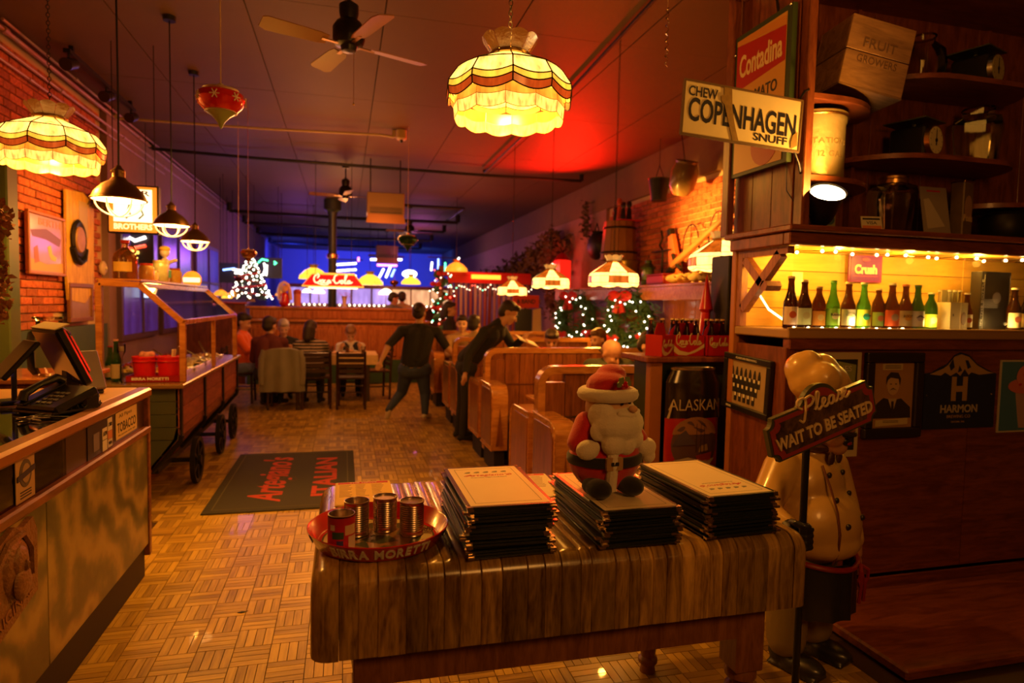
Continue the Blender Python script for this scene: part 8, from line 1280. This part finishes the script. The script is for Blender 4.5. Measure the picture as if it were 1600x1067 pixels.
# ================================================================ ledge and antiques on the right wall
t = thing('wall_ledge', 'long orange wood ledge along the right wall above the booths', 'ledge', (4.55, 8.8, 1.72)); q = MB(); q.bbox(-.26, .14, -4.1, 4.1, .17, .205, .008); q.build('shelf_board', OAK, t); q = MB(); q.bbox(-.24, -.20, -4.1, 4.1, -.02, .168, .006); q.build('fascia', OAK, t)
LZ = 1.927
def ont(name, label, cat, y, x=4.5, z=LZ, rz=0, rot=None): return thing(name, label, cat, (x, y, z), rz, rot=rot)
def lat(t, nm, prof, m, n=20, M=None): q = MB(); q.lathe(prof, n, M); return q.build(nm, m, t)
BRN = plain('brown_stave', (.24, .10, .03), .55, var=.3, vs=6)
t = ont('wooden_tub', 'large dark wooden tub standing high on the right wall ledge', 'tub', 9.85, 4.38, 2.36); n = 14
for k in range(n): q = MB(Matrix.Rotation(2*PI*k/n, 4, 'Z')); q.add([(.30, -.064, 0), (.30, .064, 0), (.25, .053, .62), (.25, -.053, .62), (.26, -.056, 0), (.26, .056, 0), (.22, .047, .62), (.22, -.047, .62)], [(0,1,2,3), (7,6,5,4), (0,4,5,1), (1,5,6,2), (2,6,7,3), (3,7,4,0)]); q.build('stave', BRN, t, smooth=False)
for z in (.1, .5): lat(t, 'hoop', [(.312-z*.08, z), (.318-z*.08, z+.01), (.314-z*.08, z+.03), (.305-z*.08, z+.03)], DARKM, 24)
t = ont('copper_boiler', 'tarnished copper boiler standing under the wooden tub', 'boiler', 9.85, 4.5); lat(t, 'boiler_body', [(0, 0), (.2, 0), (.21, .02), (.21, .36), (.23, .40), (.23, .425), (0, .43)], plain('old_copper', (.35, .22, .06), .35, .8, var=.3), 24); q = MB(); q.tube([(-.23, 0, .2), (-.27, 0, .25), (-.23, 0, .3)], .01); q.build('handle', BRASS, t)
t = ont('christmas_village', 'dark figurines with red and orange backs on top of the wooden tub', 'figurine group', 9.85, 4.47, 2.985); q = MB(); q.bbox(-.2, .2, -.24, .24, 0, .02, .004); q.build('base', RED, t)
for k, (x, y, h) in enumerate(((-.1, -.15, .3), (-.1, 0, .38), (-.1, .14, .26), (.05, -.05, .34))): q = MB(); bone(q, (x, y, .05), (x, y, h*.6), .05, .035, 8); q.sph((x, y, h*.8), .045, 8); q.cyl((x, y, h*.85), (x+.0, y, h), .05, .03, 8); q.build('figure', BLACK if k != 1 else plain('figure_red', (.5, .08, .03), .4), t)
t = ont('round_black_pot', 'round black pot hung on the wall left of the wooden tub', 'pot', 11.3, 4.57, 2.72); q = MB(); q.sph((0, 0, 0), (.145, .30, .26), 20); q.build('pot_body', DARKM, t); lat(t, 'pot_rim', [(.10, .22), (.13, .27), (.10, .27)], DARKM); q = MB(); q.tube([(0, -.12, .25), (0, 0, .42), (0, .12, .25)], .01); q.build('bail_handle', DARKM, t)
t = ont('green_lantern', 'dark green railway lantern on the ledge', 'lantern', 9.0); lat(t, 'lantern_base', [(0, 0), (.13, 0), (.12, .06), (.09, .08)], plain('lantern_green', (.05, .10, .03), .4)); lat(t, 'lantern_glass', [(.085, .08), (.10, .16), (.085, .25), (0, .25)], plain('lantern_globe', (.12, .2, .06), .15, coat=1)); lat(t, 'lantern_cap', [(.10, .25), (.12, .27), (.05, .34), (.05, .38), (0, .39)], plain('lantern_green', (.05, .10, .03), .4)); q = MB()
for s in (-1, 1): q.tube([(0, s*.12, .05), (0, s*.13, .2), (0, s*.10, .3)], .006)
q.tube([(0, -.1, .3), (0, 0, .46), (0, .1, .3)], .005); q.build('lantern_frame', DARKM, t)
t = ont('red_box', 'low red box on the ledge beside the green lantern', 'box', 8.55); q = MB(); q.bbox(-.13, .1, -.27, .25, 0, .13, .01); q.build('box_body', plain('box_red', (.4, .015, .015), .45), t); q = MB(); q.bbox(-.14, .11, -.28, .26, .132, .155, .006); q.build('box_lid', plain('box_red_dark', (.25, .01, .01), .45), t)
random.seed(12); GRD = plain('gourd', (.42, .28, .10), .6, var=.4, vs=12)
for k in range(7): t = ont('dried_gourd', ['first', 'second', 'third', 'fourth', 'fifth', 'sixth', 'seventh'][k]+' knobbly gourd from the red box along the ledge', 'gourd', 8.05-k*.19, 4.42, LZ+.0, random.uniform(0, 3)); t['group'] = 'gourds on the ledge'; q = MB(); q.sph((0, 0, .07), (.075, .09, .07), 10); q.sph((.0, .08, .075), (.045, .05, .045), 8); blob(q, 'gourd_body', GRD, t, .02, 2); q = MB(); q.cyl((0, .12, .08), (0, .16, .1), .012, .006, 6); q.build('stalk', BRN, t)
t = ont('red_bellows', 'orange-red wooden wedge leaning on the brick wall', 'bellows', 8.35, 4.6, LZ, rot=(-.25, 0, 0)); q = MB(); q.prism([(-.16, 0), (.16, 0), (.07, .75), (-.05, .75)], .06, frame_M((0, 0, 0), (0, 1, 0), (0, 0, 1))); q.build('wedge_board', plain('bellows_red', (.55, .12, .03), .5, var=.2), t); q = MB(); q.bbox(-.02, .07, -.03, .06, .75, .85, .01); q.build('handle', DARKM, t)
t = ont('wagon_tongue', 'long iron-tipped wagon tongue slanting up the brick wall', 'wagon tongue', 7.4, 4.55, 2.58, rot=(.0, 0, 0)); q = MB(); q.tube([(0, .95, -.38), (0, .3, -.12), (0, -.4, .18), (0, -.85, .34)], [.05, .045, .04, .035], 8); q.build('pole', BRN, t); q = MB(); q.tube([(0, -.85, .34), (0, -1.0, .44), (0, -.93, .50), (0, -.86, .45)], .025, 6); q.build('hook', DARKM, t); q = MB(); q.tube([(0, .7, -.45), (0, .86, -.35), (0, .95, -.22)], .03, 6); q.cyl((0, .95, -.42), (0, 1.12, -.5), .05, .03, 8); q.build('iron_fork', DARKM, t)
for k, (y, r, h) in enumerate(((7.95, .22, .75), (7.3, .2, .85))):
    t = ont('iron_hoop', ['left', 'right'][k]+' thin arched iron hoop before the bright brick wall', 'hoop', y, 4.6, LZ); q = MB(); q.tube([(0, r*math.cos(a), h-r*1.3+r*1.6*math.sin(a)) for a in [i*PI/14 for i in range(15)]], .010, 6); q.tube([(0, r, h-r*1.3), (0, r, .0)], .010, 6); q.tube([(0, -r, h-r*1.3), (0, -r, .0)], .010, 6); q.build('arch', DARKM, t); q = MB(); q.tube([(0, 0, h+r*.3), (0, .02, 0)], .006, 5); q.build('centre_rod', DARKM, t)
t = ont('iron_balance', 'small iron scale with an upright hook behind the lantern', 'balance', 8.75, 4.6); q = MB(); q.bbox(-.08, .08, -.1, .1, 0, .1, .01); q.cyl((0, 0, .1), (0, 0, .5), .015); q.bbox(-.05, .05, -.28, .28, .5, .52, .004); q.build('balance_frame', DARKM, t); q = MB(); q.tube([(0, 0, .52), (0, .1, .6), (0, .02, .7), (0, .06, .82)], .016, 6); q.build('hook', DARKM, t)
t = thing('hanging_crock', 'brown stoneware crock hanging under the ceiling before the brick wall', 'crock', (4.3, 7.75, 3.08)); lat(t, 'crock_body', [(0, 0), (.10, .01), (.17, .12), (.18, .32), (.14, .42), (.15, .45), (.13, .45), (0, .40)], plain('stoneware', (.20, .12, .04), .35, var=.3, coat=.3), 24, Matrix.Rotation(.35, 4, 'X')); q = MB(); q.tube([(0, -.1, .42), (0, -.02, .7), (0, .05, .915)], .006); q.build('hanging_wire', DARKM, t)
t = thing('hanging_bucket', 'dark bucket hanging left of the stoneware crock', 'bucket', (4.35, 8.45, 3.12)); lat(t, 'bucket_body', [(0, 0), (.11, 0), (.15, .3), (.16, .31), (.13, .3), (0, .02)], DARKM, 20); q = MB(); q.tube([(0, -.14, .3), (0, 0, .5), (0, .14, .3)], .006); q.cyl((0, 0, .5), (0, 0, .875), .004); q.build('bail_handle', DARKM, t)
t = thing('hanging_chain', 'rusty chain hanging beside the cabinet post', 'chain', (3.30, 5.0, 2.35)); chain_to(t, 0, 1.58, .016); q = MB(); q.tube([(0, 0, 0), (0, .03, -.05), (0, 0, -.1), (0, -.03, -.06)], .006); q.build('hook', DARKM, t)
# red lantern with white neon letters
x, z = at_y(880, 405, 12.6); t = thing('red_lantern', 'glowing red lantern with white neon strokes on the ledge', 'lantern', (4.25, 12.3, LZ+.02)); q = MB(); q.bbox(-.12, .12, -.2, .2, 0, .55, .02); q.build('lantern_case', glow('lantern_red', (1, .02, .008), .9), t)
for s in ([(-.13, .1, .4), (-.13, .1, .1), (-.13, -.12, .1)], [(-.13, .25, .05), (-.13, .2, .3), (-.13, .26, .5)]): q = MB(); q.tube(s, .018, 6); q.build('neon_stroke', glow('neon_cream', (1, .7, .4), 5), t)
q = MB(); q.lathe([(.17, .56), (.10, .66), (.05, .7), (0, .7)], 12); q.build('cap', RED, t)
# leafy vines
VG = plain('dry_vine', (.10, .07, .04), .8, var=.5, vs=6)
def vine(label, pts, n, sp, m, size=.05, seed=1):
    random.seed(seed); b = V(pts[0]); t = thing('leafy_vine', label, 'vine', b); P = [V(p)-b for p in pts]; q = MB(); q.tube(P, .015, 5); q.build('stem', BRN, t); q = MB()
    for k in range(n):
        i = random.random()*(len(P)-1); j = int(i); c = P[j].lerp(P[min(j+1, len(P)-1)], i-j) + V([max(-.2, min(.06, random.gauss(-.03, sp[0]))), random.gauss(0, sp[1]), max(-.4, min(.5, random.gauss(0, sp[2])))]); M_ = Matrix.Translation(c) @ Euler((random.uniform(0, 6), random.uniform(0, 6), random.uniform(0, 6))).to_matrix().to_4x4(); q.add([(-size*.4, 0, 0), (0, -size, .01), (size*.4, 0, 0), (0, size, .01)], [(0, 1, 2, 3)], M_)
    tag(q.build('leaves', m, t, smooth=False), kind='stuff'); return t
vine('long dark leafy vine along the upper right wall', [(4.55, 21, 2.2), (4.5, 17, 2.4), (4.5, 15, 2.55), (4.5, 13.8, 2.7), (4.5, 13.2, 2.7)], 2300, (.14, .3, .2), VG, .10, 1); vine('red lit leafy vine falling beside the red lantern', [(4.4, 13.5, 3.2), (4.4, 13.45, 2.7), (4.4, 13.4, 2.1), (4.4, 13.4, 1.5)], 700, (.08, .16, .1), VG, .06, 2); vine('dried strands hanging near the red lit ceiling', [(4.6, 11.9, 3.6), (4.6, 11.85, 3.2), (4.6, 11.9, 2.95)], 160, (.05, .08, .05), VG, .05, 3)
# wreaths
FIR = plain('fir_green', (.05, .12, .03), .8, var=.5); BL = MB(); BL.sph((0, 0, 0), .013, 8); BME = BL.mesh('bulb', glow('fairy_white', (1, .85, .6), 9, small=True)); BMC = [BL.mesh('bulb', glow('fairy_%d' % k, c, 6, small=True)) for k, c in enumerate(((1, .1, .05), (.15, 1, .5), (1, .8, .5)))]
def wreath(label, y, z, R, seed):
    random.seed(seed); t = thing('lit_wreath', label, 'wreath', (4.2, y, z), rot=(0, 0, -1.0)); q = MB()
    for k in range(1500): a = random.uniform(0, 2*PI); r = R*.85+random.gauss(0, .085); M_ = Matrix.Translation((r*math.cos(a), random.gauss(0, .05), r*math.sin(a))) @ Euler((random.uniform(0, 6), random.uniform(0, 6), 0)).to_matrix().to_4x4(); q.add([(-.010, 0, 0), (.010, 0, 0), (.006, 0, .11), (-.006, 0, .11)], [(0, 1, 2, 3)], M_)
    tag(q.build('fir_needles', FIR, t, smooth=False), kind='stuff'); q = MB(); q.tube([(R*math.cos(a), 0, R*math.sin(a)) for a in [i*PI/12 for i in range(24)]], .035, 6, True); q.build('ring', FIR, t)
    for k in range(24): a = 2*PI*k/24; mesh_obj('bulb', BME, t, (R*random.uniform(.55, 1.15)*math.cos(a), -.12, R*random.uniform(.55, 1.15)*math.sin(a)))
    for (a, s) in ((1.9, 1.7), (4.0, 1.1), (5.6, 1.0)): q = MB(Matrix.Translation((R*math.cos(a), -.09, R*math.sin(a)))); q.sph((-.06*s, 0, .02), (.07*s, .025, .05*s), 8); q.sph((.06*s, 0, .02), (.07*s, .025, .05*s), 8); q.cyl((0, 0, 0), (-.04*s, 0, -.14*s), .02*s, .03*s, 6); q.cyl((0, 0, 0), (.04*s, 0, -.14*s), .02*s, .03*s, 6); q.build('red_bow', plain('bow_red', (.6, .015, .015), .5), t)
    q = MB(); q.cyl((0, 0, R), (0, 0, 1.70-z), .008); q.build('hanger', DARKM, t); return t
wreath('left lit fir wreath with red bows hanging under the ledge', 11.3, 1.36, .42, 1); wreath('right lit fir wreath with red bows hanging under the ledge', 9.0, 1.38, .38, 2)
# christmas tree on the dark partition
t = thing('christmas_tree', 'small christmas tree thick with white bulbs and red ribbon on the dark partition', 'christmas tree', (-1.72, 13.05, 1.545)); random.seed(7); q = MB()
for k in range(1400): h = random.random()**1.3; z = .06+h*.8; r = (.34*(1-h)+.02)*random.uniform(.5, 1); a = random.uniform(0, 2*PI); M_ = Matrix.Translation((r*math.cos(a), r*math.sin(a), z)) @ Euler((random.uniform(1, 2.2), 0, a)).to_matrix().to_4x4(); q.add([(-.008, 0, 0), (.008, 0, 0), (.004, 0, .09), (-.004, 0, .09)], [(0, 1, 2, 3)], M_)
tag(q.build('fir_needles', FIR, t, smooth=False), kind='stuff'); q = MB(); q.cyl((0, 0, .0), (0, 0, .85), .02, .006, 8); q.cyl((0, 0, 0), (0, 0, .06), .09, .07, 14); q.build('trunk', BRN, t)
BT = MB(); BT.sph((0, 0, 0), .018, 8); BTM = BT.mesh('bulb', glow('tree_white', (1, .93, .72), 8, small=True))
for k in range(95): h = (k/95)**1.15; a = k*2.4; r = .36*(1-h)+.02; mesh_obj('bulb', BTM, t, (r*math.cos(a), r*math.sin(a), .07+h*.83))
q = MB(); q.tube([((.37*(1-i/60)+.02)*math.cos(i*.33), (.37*(1-i/60)+.02)*math.sin(i*.33), .1+i/60*.75) for i in range(52)], .018, 5); q.build('ribbon', plain('bow_red', (.6, .015, .015), .5), t)
x, z = at_y(443, 470, 13.0); t = thing('santa_statuette', 'plastic Santa statuette with a pale hood right of the tree', 'statuette', (-1.12, 13.05, 1.475)); q = MB(); bone(q, (0, 0, .08), (0, 0, .2), .10, .08, 12); blob(q, 'coat', RED, t, .015); q = MB(); q.sph((0, -.02, .33), (.07, .07, .08), 12); q.build('face', PK, t); q = MB(); q.tube([(-.09, 0, .12), (-.10, 0, .3), (-.06, 0, .42), (0, 0, .46), (.06, 0, .42), (.10, 0, .3), (.12, 0, .12)], .035, 8); q.build('pale_hood', plain('hood_pink', (.7, .45, .4), .6), t)
t = thing('red_canister', 'small red and pink canister beside the Santa statuette', 'canister', (-.88, 13.05, 1.475)); lat(t, 'canister_body', [(0, 0), (.07, 0), (.07, .24), (0, .24)], plain('canister_pink', (.55, .18, .12), .4)); lat(t, 'canister_lid', [(.075, .24), (.075, .30), (.04, .33), (0, .33)], plain('canister_red', (.35, .03, .03), .4))
t = thing('red_bow_bouquet', 'bright red poinsettia bouquet on the partition right of the iron post', 'flowers', (.0, 13.1, 1.475)); random.seed(9)
for k in range(9): a = k*.7; q = MB(Matrix.Translation((.06*math.cos(a), .06*math.sin(a), .22+.03*(k % 3))) @ Euler((.5*math.sin(a), .5*math.cos(a), a)).to_matrix().to_4x4()); q.prism([(-.03, 0), (0, -.03), (.07, -.02), (.11, 0), (.07, .03), (0, .03)], .004); q.build('petal_leaf', plain('poinsettia', (.75, .012, .015), .5), t)
lat(t, 'vase', [(0, 0), (.05, 0), (.035, .1), (.06, .22), (.05, .22), (0, .1)], plain('vase_cream', (.6, .5, .4), .4)); 
# red canopy cart with fairy lights and striped curtains
t = thing('red_canopy', 'long red striped canopy stand hung with fairy lights at the right', 'canopy', (3.1, 15.2, 0)); CRM = plain('canopy_red', (.55, .02, .012), .5); q = MB(); q.bbox(-.8, 1.2, -.5, .5, 2.25, 2.33, .01); q.build('canopy_roof', CRM, t); q = MB(); q.box(-.8, 1.2, -.52, -.50, 2.07, 2.25); q.build('valance', CRM, t, smooth=False); q = MB(); q.box(-.25, .45, -.54, -.52, 2.17, 2.27); q.build('lit_strip', glow('strip_lit', (1, .4, .03), 2.2), t, smooth=False)
for x in (-.75, .2, 1.15): q = MB(); q.bbox(x-.03, x+.03, -.48, -.42, 0, 2.25, .004); q.build('post', CABW, t)
for k in range(17): q = MB(); x = -.7+k*.115; q.tube([(x, -.40+.02*math.sin(k*2), .75), (x+.01, -.40, 1.4), (x, -.40, 2.2)], [.045, .04, .045], 8); q.build('curtain_fold', plain('curtain_%d' % (k % 3), ((.38, .28, .26), (.30, .10, .08), (.42, .33, .28))[k % 3], .8), t)
q = MB(); q.bbox(-.8, 1.2, -.46, .4, .0, .75, .02); q.build('cart_body', CABW, t); random.seed(21)
for k in range(34): mesh_obj('bulb', BMC[random.choice((2, 2, 2, 2, 1, 0))], t, (-.85+k*.062, -.56, 2.02-.10*abs(math.sin(k*.55))+random.gauss(0, .02)))
q = MB(); q.tube([(-.85+k*.062, -.555, 2.03-.10*abs(math.sin(k*.55))) for k in range(34)], .004, 4); q.build('light_wire', BLACK, t)
x, z = at_y(688, 500, 12.2); t = thing('garland_post', 'post wrapped in fir garland, fairy lights and red bows', 'post', (x, 12.2, 0)); q = MB(); q.cyl((0, 0, 0), (0, 0, 2.3), .05, n=12); q.build('post_shaft', CABW, t); q = MB(); q.tube([(.10*math.cos(i*.5), .10*math.sin(i*.5), .9+i*.022) for i in range(60)], .05, 6); q.build('garland', FIR, t)
for k in range(46): a = k*.9; mesh_obj('bulb', BMC[(2, 2, 2, 0, 2, 1)[k % 6]], t, (.19*math.cos(a)*random.uniform(.6, 1.3), -.14+.05*math.sin(a), .95+k*.028))
for k, (dx, z) in enumerate(((-.12, 1.95), (.14, 1.7), (-.1, 1.5), (.1, 1.3), (.0, 2.15))): q = MB(Matrix.Translation((dx, -.16, z))); q.sph((-.05, 0, 0), (.06, .02, .045), 8); q.sph((.05, 0, 0), (.06, .02, .045), 8); q.build('red_bow', plain('bow_red', (.6, .015, .015), .5), t)
# red notice over a black board with a hanging towel
x, z = at_y(828, 471, 11.2); t = thing('notice_stand', 'red lettered notice over a black board with a pale towel hung beside it', 'notice stand', (x, 11.45, 0)); q = MB(); q.box(-.25, .25, 0, .03, z-.12, z+.12); q.build('red_notice', plain('notice_red', (.6, .03, .02), .5), t, smooth=False); q = MB(); q.box(-.2, .12, 0, .03, z-.75, z-.14); q.build('black_board', BLACK, t, smooth=False); q = MB(); text(q, '& BAND', Matrix.Translation((0, -.002, z)) @ RX, .1, w=.36, h=.08, depth=.003, off=.02); q.build('notice_lettering', INK, t, smooth=False)
q = MB(); q.prism([(.13, z-.15), (.28, z-.12), (.30, z-.55), (.12, z-.68)], .03, RX @ Matrix.Translation((0, 0, 0))); q.build('towel', plain('towel_tan', (.6, .42, .22), .9), t); q = MB(); q.cyl((0, .05, 0), (0, .05, z+.1), .02); q.cyl((0, .05, 0), (0, .05, .02), .2); q.build('stand', DARKM, t)
x, z = at_y(870, 505, 12.0); t = thing('hanging_jacket', 'black jacket hung under the ledge left of the wreaths', 'jacket', (4.3, 12.4, 1.05)); q = MB(); bone(q, (0, -.14, .45), (0, .14, .45), .06); bone(q, (0, -.1, .4), (0, -.12, 0), .09, .10); bone(q, (0, .1, .4), (0, .12, 0), .09, .10); blob(q, 'jacket_body', CB, t, .02); q = MB(); q.tube([(0, 0, .5), (0, 0, .6), (.1, 0, .66)], .01); q.build('hook', DARKM, t)
t = thing('gift_bag', 'small red and cream gift bag on the booth shelf between the wreaths', 'bag', (4.5, 10.2, 1.40)); q = MB(); q.bbox(-.1, .1, -.13, .13, 0, .24, .006); q.build('bag_body', plain('bag_red', (.5, .05, .02), .5), t); q = MB(); q.bbox(-.104, .104, -.134, .134, .15, .24, .004); q.build('bag_top', CREAM, t)
t = thing('wall_shelf', 'short wooden shelf carrying the gift bag below the ledge', 'shelf', (4.52, 10.2, 1.36)); q = MB(); q.bbox(-.16, .14, -.5, .5, 0, .038, .006); q.build('shelf_board', OAK, t)
for s in (-1, 1): q = MB(); q.box(.08, .13, s*.4-.02, s*.4+.02, -.15, -.001); q.build('bracket', DARKM, t, smooth=False)
